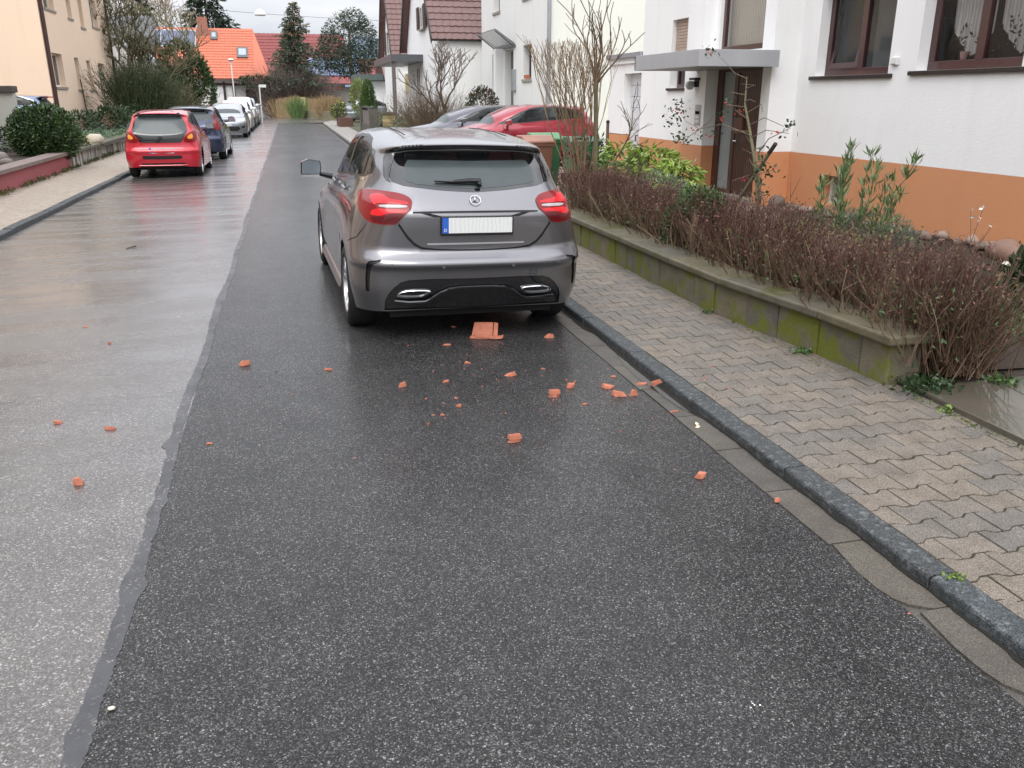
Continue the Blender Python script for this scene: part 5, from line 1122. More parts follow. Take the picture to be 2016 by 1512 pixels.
# ------------------------------------------------------------------ tiled roofs built tile by tile (joined: too many and too small to pick apart)
def tiled(name, A, Bp, Cp, nu, nv, m, parent, th=.035, amp=.025, kind='stuff'):
    """roof plane with corner A (eave start), Bp (eave end), Cp (ridge above A); one curved pan tile per cell"""
    A, Bp, Cp = map(Vector, (A, Bp, Cp)); U = (Bp - A) / nu; W = (Cp - A) / nv; N = U.cross(W).normalized()
    if N.z < 0: N = -N
    V, F = [], []; prof = [(0, .0), (.18, 1.0), (.42, .55), (.7, -.1), (1, 0)]
    for j in range(nv):
        for i in range(nu):
            b = len(V); jz = random.uniform(-.004, .004)
            for t, h in prof: V.append(A + U * (i + t) + W * (j - .04) + N * (h * amp + th + jz))
            for t, h in prof: V.append(A + U * (i + t) + W * (j + 1.02) + N * (h * amp + .004))
            for t, h in prof: V.append(A + U * (i + t) + W * (j - .04) + N * (h * amp - .01 + jz))
            for k in range(4): F += [(b+k, b+k+1, b+6+k, b+5+k), (b+k, b+10+k, b+11+k, b+k+1)]
    return np_mesh(name, [tuple(v) for v in V], F, m, parent, kind)
m_tileb = M('pantile_brown', (.17, .075, .062), .45, col2=(.085, .045, .04), ns=6, namt=.9, coat=.25); m_tileo = M('pantile_orange', (.52, .15, .08), .6, col2=(.43, .11, .06), ns=5, namt=.7); m_tiler = M('pantile_darkred', (.22, .04, .035), .6, col2=(.13, .03, .028), ns=5)
m_barge = M('barge_board_dark', (.03, .022, .022), .6)
def gable_house(root, X, y0, y1, ze, zr, wins, depth=9, tiles=True, wall=None, over=.35):
    wall = wall or m_wwall; ym = (y0 + y1) / 2
    mb = MB().prism([(y0, -.1), (y1, -.1), (y1, ze), (ym, zr), (y0, ze)], 'x', X, X + depth); mb.build('wall', wall, root)
    s = (zr - ze) / (ym - y0); e = over * .6; t0 = (y0 - e, ze - e * s)
    nv = int(math.hypot(ym - y0, zr - ze) / .34); nu = int((depth + over) / .30)
    tiled('roof_tiles', (X - over + (depth + over), t0[0], t0[1] + .06), (X - over, t0[0], t0[1] + .06), (X - over + (depth + over), ym, zr + .12), nu, nv, m_tileb, root)
    for (ya, sg) in ((y0 - e, 1), (y1 + e, -1)):
        mb = MB().hexa([(X - over, ya, t0[1] - .02), (X + depth, ya, t0[1] - .02), (X + depth, ym, zr + .0), (X - over, ym, zr + .0), (X - over, ya, t0[1] + .07), (X + depth, ya, t0[1] + .07), (X + depth, ym, zr + .11), (X - over, ym, zr + .11)]); mb.build('roof', m_barge if sg > 0 else m_tileb, root)
        mb = MB().hexa([(X - over - .05, ya, t0[1] - .12), (X - over, ya, t0[1] - .12), (X - over, ym, zr - .08), (X - over - .05, ym, zr - .08), (X - over - .05, ya, t0[1] + .16), (X - over, ya, t0[1] + .16), (X - over, ym, zr + .22), (X - over - .05, ym, zr + .22)]); mb.build('barge_board', m_barge, root)
    for (a, b, z0, z1, shut) in wins:
        f = Win(root, 'x', X - .10, -1, a, b, z0, z1, fm=m_framew, fw=.08, mull=((a + b) / 2,), pane=m_pane, rec=.04, depth=.05, sill=(m_sillc, .05, .08))
        if shut:
            sw = (b - a) / 2 * shut
            for (p, q) in ((a - sw - .03, a - .03), (b + .03, b + sw + .03)):
                o = bx('shutter', X - .13, X - .08, p, q, z0, z1, M('shutter_brown', (.07, .035, .03), .6), root)
                for k in range(7): bx('louvre', X - .145, X - .13, p + .06, q - .06, z0 + .08 + k * (z1 - z0 - .1) / 7, z0 + .08 + (k + .62) * (z1 - z0 - .1) / 7, MATS['shutter_brown'], o)
X3 = 6.56
ha = thing('house', 'white gabled house with steep brown tiled roof and brown shutters beside the cream house', 'house', (X3, 38.6, 0))
gable_house(ha, X3, 38.5, 48.9, 4.2, 10.0, [(42.2, 43.5, 4.75, 5.75, 1.0), (44.0, 45.2, 1.9, 3.1, 0)], depth=10)
bx('porch_roof', 5.0, X3, 43.2, 51.5, 3.30, 3.62, m_frameg, ha); bx('porch_post', 5.05, 5.22, 43.3, 43.5, 0, 3.3, M('post_weathered', (.16, .13, .12), .8), ha)
hb = thing('house', 'second white gabled house with dark shutters, farther along the right side', 'house', (X3, 53.0, 0))
gable_house(hb, X3, 53.2, 60.6, 3.9, 9.0, [(56.0, 58.2, 4.2, 5.6, .5)], depth=9)
bx('side_window', 5.9, X3 + .02, 0, 0, 0, 0, m_black, None) if False else None
Win(hb, 'y', 53.2 - .06, -1, 6.9, 7.5, 1.75, 3.0, fm=m_framew, fw=.06, pane=M('ochre_pane', (.45, .36, .18), .3), rec=.02, depth=.04)  # opaque pane in a plain ochre colour
m_slatew = M('boards_white', (.70, .70, .70), .6)
hc = thing('outbuilding', 'low white annexe with flat dark canopy at the far end of the right side', 'outbuilding', (6.2, 63, 0))
bx('wall', 5.6, 10, 62.5, 69, -.1, 2.7, m_wwall, hc); bx('canopy', 4.7, 6.6, 61.9, 66.5, 2.75, 3.15, M('canopy_green', (.10, .13, .12), .6), hc); bx('window', 5.55, 5.6, 63.2, 63.8, 1.2, 2.4, m_blackg, hc); bx('shutter', 5.52, 5.6, 64.4, 64.9, .6, 2.6, MATS['shutter_brown'], hc)
MB().prism([(61.8, 2.7), (65.8, 4.9), (69.8, 2.7)], 'x', 6.7, 12).build('roof', m_tileb, hc)
# ------------------------------------------------------------------ peach house on the left
XL = -8.5
hp_ = thing('house', 'peach rendered apartment house with brown downpipes on the left', 'house', (XL, 36.45, 0))
LW = [(37.35, 38.90, 2.06, 3.28), (41.0, 41.75, 2.0, 3.25), (43.3, 44.05, 2.0, 3.22), (45.75, 47.3, 2.02, 3.2), (37.4, 38.95, 4.86, 6.1), (41.1, 41.85, 4.8, 5.6), (43.35, 44.1, 4.6, 6.0), (45.8, 47.3, 4.8, 6.0)]
mb = MB(); wall_x(mb, XL, 36.45, 49.3, .95, 7.6, LW, sgn=-1); mb.build('wall', m_peach, hp_)
mb = MB(); wall_y(mb, 36.45, -20, XL - .3, -.1, 7.6, [(-12.6, -10.9, 2.6, 4.4), (-12.6, -11.1, .9, 2.1)]); mb.build('gable_wall', m_peach, hp_)
bx('plinth', XL - .3, XL + .01, 36.47, 49.3, -.1, .948, m_beigeW, hp_); bx('far_wall', -20, XL - .3, 49.0, 49.3, -.1, 7.6, m_peach, hp_)
MB().prism([(XL + .8, 7.5), (XL + .8, 7.7), (-14.5, 11.2), (-20.8, 7.7), (-20.8, 7.5), (-14.5, 11.0)], 'y', 35.9, 50.1).build('roof', m_tileb, hp_)
bx('eaves', XL - .3, XL + .85, 36.0, 50.0, 7.42, 7.52, M('eaves_brown', (.10, .06, .05), .7), hp_)
for (a, b, z0, z1) in LW: Win(hp_, 'x', XL, 1, a, b, z0, z1, fm=m_framew, fw=.07, mull=((a + b) / 2,) if b - a > 1 else (), pane=m_pane, curtain=m_curt, rec=.20, sill=(m_sillc, .10, .09))
Win(hp_, 'y', 36.45, -1, -12.6, -10.9, 2.6, 4.4, fm=m_framew, fw=.08, curtain=m_curt, rec=.1); Win(hp_, 'y', 36.45, -1, -12.6, -11.1, .9, 2.1, fm=m_framew, fw=.08, curtain=m_curt, rec=.1)
MB().tube([(XL + .08, 36.6, 7.45), (XL + .08, 36.6, .0)], .07, 10).build('downpipe', m_pipeb, hp_, smooth=True)
MB().tube([(XL + .75, 49.4, 7.3), (XL + .5, 49.4, 6.95), (XL + .06, 49.4, 6.5), (XL + .06, 49.4, .0)], .065, 10).build('downpipe', m_pipeb, hp_, smooth=True)
MB().tube([(XL + .8, 36.0, 7.5), (XL + .8, 50.0, 7.5)], .08, 8).build('gutter', m_pipeb, hp_, smooth=True)
bx('cellar_window', XL - .02, XL + .03, 41.9, 42.6, .35, .85, m_blackg, hp_); MB().tube([(XL + .05, 41.3, 2.4), (XL + .05, 41.9, .1)], .025, 6).build('cable_duct', MATS['pipe_brown'], hp_)
# grey garden wall at the far left edge
m_gwall = render_wall('render_grey', (.46, .47, .43)); m_capd = M('cap_dark', (.10, .085, .075), .8, col2=(.04, .035, .03), ns=12, namt=.9, bump=.6, bs=40)
gg = thing('wall', 'tall pale grey wall with weathered dark cap at the left edge', 'wall', (-7.3, 26.2, 0)); bx('wall', -14, -7.05, 26.1, 26.4, 0, 1.80, m_gwall, gg); 
for k in range(7): bx('cap_stone', -14 + k, -13.01 + k, 26.0, 26.5, 1.80, 1.97, m_capd, gg, bevel=.02)
# low garden wall along the left pavement
m_pinkr = render_wall('render_pink', (.34, .095, .105), col2=(.24, .07, .075), bump=.8)
t = NT('stained_concrete'); v = t.pos((1, 1, .12)); t.principled(Base_Color=t.mix(t.ramp(t.noise(v, 6, 4), [(.46, 0), (.56, 1)]), (.11, .10, .085, 1), (.50, .47, .42, 1)), Roughness=.9, Normal=t.bump(t.noise(t.pos(), 30, 3), .5, .01)); m_stain = t.m
lw = thing('garden_wall', 'low wall along the left pavement, painted red near the camera and bare beyond', 'wall', (-5.1, 22, 0))
def lwx(y): return -5.02 - max(0, y - 10) * .018
mb = MB().hexa([(lwx(6) - .25, 6, 0), (lwx(6), 6, 0), (lwx(23.2), 23.2, 0), (lwx(23.2) - .25, 23.2, 0), (lwx(6) - .25, 6, .36), (lwx(6), 6, .36), (lwx(23.2), 23.2, .36), (lwx(23.2) - .25, 23.2, .36)]); mb.build('red_face', m_pinkr, lw)
mb = MB().hexa([(lwx(23.2) - .25, 23.2, 0), (lwx(23.2) - .02, 23.2, 0), (lwx(40) - .02, 40, 0), (lwx(40) - .25, 40, 0), (lwx(23.2) - .25, 23.2, .36), (lwx(23.2) - .02, 23.2, .36), (lwx(40) - .02, 40, .36), (lwx(40) - .25, 40, .36)]); mb.build('concrete_face', m_stain, lw)
m_cap1 = M('cap_brownish', (.20, .155, .14), .7, col2=(.12, .09, .08), ns=7, bump=.4, rnd=.06)
y = 6
while y < 40:
    L = 1.2 if y < 23 else 1.1; a, b = lwx(y), lwx(y + L)
    MB().hexa([(a - .32, y + .005, .36), (a + .06, y + .005, .36), (b + .06, y + L - .005, .36), (b - .32, y + L - .005, .36), (a - .32, y + .005, .44), (a + .06, y + .005, .44), (b + .06, y + L - .005, .44), (b - .32, y + L - .005, .44)]).build('cap_stone', m_cap1 if y < 23 else m_capst, lw, bevel=.01); y += L
# ------------------------------------------------------------------ far end of the street
oh = thing('house', 'house with steep bright orange roof, skylights and chimney at the street end', 'house', (-5, 82, 0))
bx('wall', -12.5, -1.9, 80.6, 88.5, -.1, 3.3, m_wwall, oh)
A0, B0, C0 = Vector((-12.8, 79.9, 3.1)), Vector((-1.15, 79.9, 3.1)), Vector((-12.8, 85.0, 7.4))
R0 = Vector((-2.5, 85.0, 7.4))
tiled('roof_tiles', A0 + Vector((0, 0, .05)), Vector((-2.5, 79.9, 3.15)), C0 + Vector((0, 0, .05)), 34, 19, m_tileo, oh)
V = [tuple(Vector((-2.5, 79.9, 3.2))), tuple(B0 + Vector((0, 0, .1))), tuple(R0 + Vector((0, 0, .1)))]; MB().add(V + [tuple(Vector(p) - Vector((0, 0, .1))) for p in V], [(0, 1, 2), (3, 5, 4), (0, 3, 4, 1), (1, 4, 5, 2)]).build('roof_edge', m_tileo, oh)
MB().add([tuple(A0), tuple(B0), tuple(R0), tuple(C0), (-12.8, 89.5, 3.1), (-1.15, 89.5, 3.1)], [(0, 1, 2, 3), (3, 2, 5, 4), (1, 5, 2), (0, 3, 4)]).build('roof', m_tileo, oh)
def on_roof(x, t, off=0):
    n = Vector((0, -.645, .765)); return Vector((x, 79.9 + 5.1 * t, 3.1 + 4.3 * t)) + n * (off + .08)
def roof_box(name, x0, x1, t0, t1, h0, h1, m, parent): return MB().hexa([on_roof(x0, t0, h0), on_roof(x1, t0, h0), on_roof(x1, t1, h0), on_roof(x0, t1, h0), on_roof(x0, t0, h1), on_roof(x1, t0, h1), on_roof(x1, t1, h1), on_roof(x0, t1, h1)]).build(name, m, parent)
m_skyg = M('skylight_glass', (.30, .36, .40), .15, namt=.3, coat=.5)
for (x0, x1, t0, t1) in ((-3.9, -3.0, .40, .60), (-6.1, -5.5, .76, .92)):
    s_ = roof_box('skylight', x0, x1, t0, t1, 0, .10, m_frameg, oh); roof_box('skylight_glass', x0 + .14, x1 - .14, t0 + .04, t1 - .03, .10, .12, m_skyg, s_)
m_solar = M('solar_panel', (.035, .05, .11), .15, coat=.6, col2=(.06, .08, .16), ns=1)
so_ = roof_box('solar_frame', -11.2, -7.3, .60, .94, .02, .08, m_zinc, oh)
for k in range(4): roof_box('solar_panel', -11.1 + k * .95, -10.22 + k * .95, .62, .92, .081, .10, m_solar, so_)
bx('chimney', -7.1, -6.3, 84.1, 84.9, 6.4, 8.3, M('chimney_brick', (.36, .15, .11), .8, col2=(.27, .11, .08), ns=20), oh); MB().tube([(-6.0, 84.6, 7.4), (-6.0, 84.6, 8.2)], .03, 5).tube([(-5.7, 84.6, 7.4), (-5.7, 84.6, 8.0)], .03, 5).build('antenna', m_zinc, oh)
m_beam = M('timber_beam', (.05, .03, .025), .8)
for k, x in enumerate((-6.1, -5.15, -4.4)): bx('timber_beam', x - .09, x + .09, 80.40, 80.6, 0, 3.2 - k * .3, m_beam, oh)
bx('timber_beam', -6.1, -2.0, 80.42, 80.6, 2.6, 2.8, m_beam, oh); bx('porch_gate', -3.4, -2.5, 80.44, 80.6, .1, 2.3, M('gate_brown', (.05, .025, .022), .7), oh)
bx('porch_roof', -4.6, -1.4, 79.3, 80.4, 2.75, 2.9, m_tileb, oh)
rb_ = thing('house', 'house with dull dark red roof behind the orange roofed house', 'house', (-1, 96, 0)); bx('wall', -5, 6.0, 94, 101, -.1, 4.2, m_wwall, rb_)
tiled('roof_tiles', (-5.6, 92.6, 4.1), (6.4, 92.6, 4.1), (-5.6, 97.5, 7.9), 26, 12, m_tiler, rb_); MB().add([(-5.6, 92.6, 4.05), (6.4, 92.6, 4.05), (6.4, 97.5, 7.85), (-5.6, 97.5, 7.85), (-5.6, 102.4, 4.05), (6.4, 102.4, 4.05)], [(0, 1, 2, 3), (3, 2, 5, 4)]).build('roof', m_tiler, rb_)
sr = thing('house', 'low house with blue solar panels on a dark red roof beyond the bend', 'house', (4.5, 84, 0)); bx('wall', 1.2, 8.6, 89.0, 94, -.1, 2.6, M('wall_greybrown', (.35, .33, .30), .9), sr)  # wall in one plain grey-brown
MB().add([(.6, 88, 2.9), (9.8, 88, 2.9), (9.8, 92.5, 5.35), (.6, 92.5, 5.35), (.6, 97, 2.9), (9.8, 97, 2.9)], [(0, 1, 2, 3), (3, 2, 5, 4)]).build('roof', m_tiler, sr)
bx('awning', 1.8, 5.2, 86.6, 88.2, 2.40, 2.52, m_tiler, sr)
for k in range(5):
    x = 2.3 + k * 1.0; MB().hexa([(x, 89.2, 3.62), (x + .92, 89.2, 3.62), (x + .92, 92.2, 5.25), (x, 92.2, 5.25), (x, 89.2, 3.68), (x + .92, 89.2, 3.68), (x + .92, 92.2, 5.31), (x, 92.2, 5.31)]).build('solar_panel', M('solar_panel_blue', (.10, .17, .36), .15, coat=.5), sr)
gh = thing('house', 'white gable with grey verge seen between the peach house and the bare trees', 'house', (-11, 68, 0))
MB().prism([(-14.4, -.1), (-7.6, -.1), (-7.6, 3.1), (-11.0, 5.4), (-14.4, 3.1)], 'y', 66, 74).build('wall', render_wall('render_pale', (.62, .60, .57)), gh)
for sg in (1, -1): MB().hexa([(-11.0, 65.7, 5.4), (-11.0 + sg * 3.9, 65.7, 2.76), (-11.0 + sg * 3.9, 74, 2.76), (-11.0, 74, 5.4), (-11.0, 65.7, 5.56), (-11.0 + sg * 3.9, 65.7, 2.92), (-11.0 + sg * 3.9, 74, 2.92), (-11.0, 74, 5.56)]).build('roof', m_zinc, gh)
gr = thing('house', 'grey slate roofed house behind the white gable', 'house', (-14, 84, 0)); bx('wall', -19, -11.0, 82, 90, -.1, 5.4, m_wwall, gr)
MB().prism([(81.4, 5.3), (86, 8.4), (90.6, 5.3)], 'x', -19.5, -10.6).build('roof', M('slate', (.10, .10, .11), .6, ns=8), gr)
# the house opposite, out of the frame on the left: it is what the near car and the windows on the right reflect
ho_ = thing('house', 'pale peach house opposite the near white house, outside the picture on the left', 'house', (-9.6, 2, 0))
HO = [(a, a + 1.5, z, z + 1.3) for a in (-3.0, .5, 4.0, 9.0, 12.0, 16.5, 20.5) for z in (1.6, 4.4)]
mb = MB(); wall_x(mb, -9.6, -5, 24, -.1, 6.8, HO, sgn=-1); mb.box(-18, -9.9, 23.7, 24, -.1, 6.8); mb.build('wall', m_peach, ho_)
for (a, b, z0, z1) in HO: Win(ho_, 'x', -9.6, 1, a, b, z0, z1, fm=m_framew, mull=((a + b) / 2,), curtain=m_curt, rec=.15, sill=(m_sillc, .1, .08))
MB().prism([(-8.8, 6.7), (-8.8, 6.9), (-14, 10.2), (-19.2, 6.9), (-19.2, 6.7), (-14, 10.0)], 'y', -5.6, 24.6).build('roof', m_tileb, ho_)
hl = MB()
for k in range(24):
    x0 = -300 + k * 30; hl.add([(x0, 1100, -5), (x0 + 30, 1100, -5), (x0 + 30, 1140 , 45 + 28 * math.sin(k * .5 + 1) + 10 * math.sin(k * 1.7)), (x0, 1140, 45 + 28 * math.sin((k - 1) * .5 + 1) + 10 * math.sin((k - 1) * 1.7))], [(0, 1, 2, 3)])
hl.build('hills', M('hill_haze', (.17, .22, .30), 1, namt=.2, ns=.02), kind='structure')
# ================================================================== PLANTS OF THE NEAR RIGHT GARDEN
m_bark = M('bark_brown', (.16, .115, .075), .85, col2=(.08, .055, .038), ns=14, bump=.5, bs=60)
m_barkg = M('bark_green', (.17, .16, .09), .85, col2=(.09, .085, .05), ns=10, bump=.5, bs=60)
m_barkd = M('bark_dark', (.06, .045, .038), .9, col2=(.03, .024, .02), ns=10)
m_berry = M('berry_red', (.45, .02, .02), .3, coat=.5)
m_yellow = M('petal_yellow', (.75, .60, .03), .5); m_petal = M('petal_white', (.75, .75, .72), .5)
m_stonec = M('cobble', (.30, .22, .18), .7, col2=(.16, .12, .10), ns=5, namt=.8, rnd=.35, bump=.3)
m_con = M('needle_dark', (.030, .055, .028), .6, col2=(.014, .028, .016), ns=1.2, namt=.9); m_conl = M('needle_bluish', (.11, .15, .095), .6, col2=(.035, .055, .033), ns=1.5, namt=.9)
m_olive = M('twig_olive', (.17, .155, .08), .8, col2=(.09, .08, .045), ns=2, namt=.9); m_mauve = M('twig_mauve', (.21, .165, .145), .8, col2=(.12, .09, .08), ns=2, namt=.9)
m_tan = M('reed_tan', (.42, .31, .17), .8, col2=(.25, .17, .09), ns=3, namt=.9)
m_redleaf = M('leaf_red', (.20, .025, .03), .5, col2=(.08, .015, .02), ns=9)
def plant(name, label, loc, cat=None, group=None): return thing(name, label, cat or 'shrub', loc, group)
lau = plant('laurel_bush', 'bushy laurel with bright green drooping leaves below the entrance wall', (5.8, 13.5, .1))
C, d = blob_points(1700, [(5.75, 14.55, .60, .40, .55, .34), (5.85, 13.5, .62, .42, .7, .32), (5.85, 12.55, .52, .38, .5, .28), (5.6, 12.0, .38, .25, .3, .2)], .6)
leaves('foliage', C, .135, M('leaf_laurel', (.26, .36, .06), .35, col2=(.13, .20, .035), ns=7), lau, None, aspect=2.8, dirs=d * [1, 1, .3], up=-.55, jit=.45); leaves('lower_foliage', C[:500] * [1, 1, .9], .13, m_leafm, lau, 'stuff', aspect=3, dirs=d[:500], up=-.4)
(P0, P1, a, b), _, _ = branch_tree((5.8, 13.5, .05), .7, 1.0, 3, 5, .02, 3, .5); sticks('branches', P0, P1, a, b, m_barkg, lau, 4)
lau2 = plant('laurel_bush', 'darker green laurel sprig beside the thin garden post', (5.5, 15.3, .1)); C, d = blob_points(420, [(5.45, 15.35, .72, .32, .4, .34), (5.35, 14.9, .4, .25, .3, .3)], .4)
leaves('foliage', C, .12, m_leafd, lau2, None, aspect=3, dirs=d, up=-.2)
MB().tube([(5.45, 15.3, 0), (5.45, 15.35, .6)], .015, 5).build('stem', m_barkg, lau2)
hb_ = plant('heather_clump', 'low grey-green clump between the laurel and the hedge', (4.7, 10.6, .1)); C, d = blob_points(1200, [(4.7, 10.6, .5, .35, .7, .25)], .5); leaves('foliage', C, .045, m_leafg, hb_, None, dirs=d, up=.6)
# young holly tree tied to a stake
ho = plant('holly_tree', 'sparse young holly tree with red berries in front of the brown door', (6.0, 10.2, .1), 'tree')
mb = MB(); tr = [(6.0, 10.2, .08), (6.0, 10.26, .5), (6.02, 10.45, .9), (6.0, 10.6, 1.25), (6.0, 10.8, 1.6), (6.02, 10.85, 1.95)]; mb.tube(tr, [.032, .028, .024, .019, .014, .007], 7).build('trunk', m_barkg, ho, smooth=True)
mb = MB().tube([(5.98, 10.28, .08), (5.97, 10.12, .45), (6.0, 10.30, .75)], [.02, .018, .014], 6); mb.build('second_trunk', m_bark, ho, smooth=True)
P0, P1, r0, r1 = [], [], [], []; q = random.Random(21); cl = []
def limb(a, pts, r):
    prev = a
    for i, p in enumerate(pts): P0.append(prev); P1.append(p); r0.append(r * (1 - .25 * i)); r1.append(r * (.75 - .2 * i)); prev = p
limb((6.0, 10.55, 1.2), [(5.95, 11.3, 1.33), (5.95, 12.0, 1.24), (5.95, 12.5, 1.34), (5.93, 12.75, 1.50)], .010)
limb((5.95, 12.0, 1.24), [(5.9, 12.25, 1.12), (5.9, 12.55, 1.10)], .006); limb((5.95, 12.0, 1.24), [(6.0, 11.8, 1.35), (6.0, 11.7, 1.44)], .005)
limb((6.02, 10.85, 1.93), [(6.0, 11.15, 2.0), (6.0, 11.5, 2.18), (5.98, 11.9, 2.32)], .006)
limb((6.0, 10.35, .98), [(6.02, 10.15, 1.18), (6.05, 9.9, 1.27), (6.05, 9.72, 1.33)], .008)
for k in range(17):
    z = .55 + k * .078; y = float(np.interp(z, [p[2] for p in tr], [p[1] for p in tr])); s_ = 1 if k % 2 else -1; L = q.uniform(.22, .48)
    limb((6.0, y, z), [(6.0 + q.gauss(0, .1), y + s_ * L * .6, z + q.uniform(.0, .12)), (6.0 + q.gauss(0, .12), y + s_ * L, z + q.uniform(-.08, .12))], .0065)
sticks('branch', P0, P1, r0, r1, m_bark, ho, 5)
C = np.concatenate([rng.normal(c, s_, (n, 3)) for c, s_, n in (((5.93, 12.72, 1.50), (.05, .16, .10), 46), ((5.9, 12.45, 1.10), (.05, .22, .05), 44), ((5.95, 12.95, 1.32), (.05, .10, .07), 22), ((6.0, 11.75, 1.15), (.05, .16, .06), 18), ((5.98, 11.9, 2.33), (.04, .07, .04), 14), ((6.05, 9.72, 1.36), (.03, .08, .05), 15), ((6.0, 11.3, 1.62), (.03, .06, .05), 8), ((6, 10.2, .75), (.08, .08, .2), 60), ((6, 11.45, 1.45), (.04, .05, .03), 7), ((6, 9.95, .8), (.03, .1, .06), 12))])
leaves('foliage', C, .065, m_leafd, ho, None, aspect=1.8, up=.2)
mb = MB()
for c in [(5.9, 12.75, 1.5), (5.9, 12.6, 1.46), (5.88, 12.5, 1.06), (5.88, 12.35, 1.03), (5.95, 11.65, 1.15), (5.97, 11.9, 2.3), (5.97, 11.3, 1.6), (5.97, 11.4, 1.42), (5.97, 10.9, 1.50), (5.97, 10.6, .62), (5.98, 9.9, 1.28), (5.92, 12.15, 1.22)]:
    for k in range(6): mb.lathe([(0, -.011), (.010, -.005), (.011, .004), (0, .011)], c=(c[0] + q.gauss(0, .02), c[1] + q.gauss(0, .04), c[2] + q.gauss(0, .025)), n=6)
mb.build('berries', m_berry, ho, kind='stuff', smooth=True)
st = thing('wooden_stake', 'slanting wooden stake leaning against the holly tree', 'stake', (6.0, 10.8, .1)); MB().tube([(5.98, 10.98, .08), (6.02, 9.98, 1.12)], .024, 8).build('stake', m_barkg, st); MB().tube([(6.015, 10.1, 1.0), (6.022, 9.97, 1.13)], .027, 8).build('stake_end', m_barkd, st)
# oleander-like shrub and lavender at its foot
ol = plant('oleander', 'upright shrub with narrow grey-green leaves in front of the cellar window', (6.3, 8.6, .1)); P0, P1, r0, r1, C, D = [], [], [], [], [], []
for (y, h, x, ly) in ((8.92, .84, 6.35, .0), (8.86, .98, 6.3, -.05), (8.75, .72, 6.2, .05), (8.5, .95, 6.3, -.08), (8.35, .82, 6.25, -.1), (8.25, .7, 6.35, -.12), (8.05, .58, 6.3, -.2), (8.15, .92, 6.3, -.45), (8.9, .6, 6.1, .1), (8.6, .78, 6.1, 0)):
    prev = Vector((x, y - ly * .2, .1)); n = 6
    for i in range(1, n + 1):
        t = i / n; p = Vector((x + q.gauss(0, .012), y + ly * t * t, .1 + (h - .0) * t)); P0.append(prev); P1.append(p); r0.append(.009 * (1.1 - t * .6)); r1.append(.009 * (1 - t * .6)); prev = p
        if t > .45 or abs(ly) < .3:
            for k in range(17 if t > .8 else 11): a_ = q.uniform(0, 6.28); C.append(p); D.append((math.cos(a_) * .55, math.sin(a_) * .55, .9 + t * .6))
sticks('stems', P0, P1, r0, r1, m_barkg, ol, 5, kind='stuff'); leaves('foliage', np.array(C) + rng.normal(0, .018, (len(C), 3)), .15, M('leaf_oleander', (.15, .22, .09), .45, col2=(.07, .11, .045), ns=9), ol, None, aspect=7.5, dirs=np.array(D), up=-.1, jit=.38)
la = plant('lavender', 'low rounded silvery shrub at the foot of the oleander', (6.5, 8.7, .1)); C, d = blob_points(3800, [(6.55, 9.3, .18, .35, .45, .22), (6.5, 8.5, .20, .4, .55, .27), (6.4, 8.0, .16, .3, .3, .2)], .6); leaves('foliage', C, .05, m_leafg, la, 'stuff', aspect=5, dirs=d, up=.9, jit=.3)
gc = plant('ground_cover', 'yellowish green ground cover between hedge and lavender', (5.5, 8.6, .1), 'ground cover'); gc['kind'] = 'stuff'
n = 2600; C = np.stack([rng.uniform(4.6, 6.2, n), rng.normal(8.6, .7, n), .1 + np.abs(rng.normal(0, .09, n))], 1); leaves('foliage', C, .05, M('leaf_olive', (.18, .20, .06), .6, col2=(.09, .10, .035), ns=6), gc, 'stuff', up=1.0)
n = 1500; C = np.stack([rng.uniform(4.3, 7.4, n), rng.uniform(4.4, 12, n), .07 + np.abs(rng.normal(0, .03, n))], 1); leaves('leaf_litter', C, .05, m_deadleaf, None, 'stuff', aspect=1.6, up=.1)
n = 900; C = np.stack([rng.uniform(4.3, 7.2, n), rng.uniform(4.3, 11.6, n), .06 + np.abs(rng.normal(0, .03, n))], 1); leaves('grass', C, .08, m_leafm, None, 'stuff', aspect=9, up=1.6)
sd_ = plant('snowdrops', 'small white flowers behind the middle of the hedge', (6.2, 9.9, .1), 'flowers'); C = np.concatenate([rng.normal((5.6, 9.7, .28), (.12, .35, .04), (26, 3)), rng.normal((6.0, 10.1, .22), (.1, .2, .03), (16, 3))]); leaves('flowers', C, .03, m_petal, sd_, 'stuff', aspect=1.4, up=-.4); leaves('blades', C - [0, 0, .1], .12, m_leafm, sd_, 'stuff', aspect=8, up=2)
# cobbles along the plinth
def rock(name, c, r, m, parent=None, seed=0, sub=2):
    bm = bmesh.new(); bmesh.ops.create_icosphere(bm, subdivisions=sub, radius=1); qq = random.Random(seed)
    off = [Vector((qq.uniform(-1, 1), qq.uniform(-1, 1), qq.uniform(-1, 1))) for _ in range(5)]
    for v in bm.verts:
        s_ = 1 + sum(.09 * math.sin(3 * v.co.dot(o) + i) for i, o in enumerate(off)); v.co = Vector((v.co.x * r[0] * s_, v.co.y * r[1] * s_, v.co.z * r[2] * s_))
    me = bpy.data.meshes.new(name); bm.to_mesh(me); bm.free(); me.polygons.foreach_set('use_smooth', [True] * len(me.polygons)); me.materials.append(m)
    o = link(bpy.data.objects.new(name, me), parent); o.location = Vector(c) - (worig(parent) if parent else Vector()); return o
q = random.Random(31); sb = thing('stone_border', 'row of rounded field stones along the orange plinth', 'stones', (7.5, 9.5, .04))
for k in range(54):
    y = 5.8 + k * .122 + q.gauss(0, .05); r = q.uniform(.04, .095); rock('stone', (7.52 + q.gauss(0, .10), y, .06 + r * .4), (r, r * q.uniform(.9, 1.4), r * .8), m_stonec, sb, k, 1)
rk = rock('boulder', (7.35, 7.35, .14), (.16, .25, .16), M('boulder_red', (.26, .15, .11), .6, col2=(.16, .10, .08), ns=8, bump=.3), None, 3); tag(rk, 'smooth reddish boulder against the orange plinth near the right edge', 'boulder')
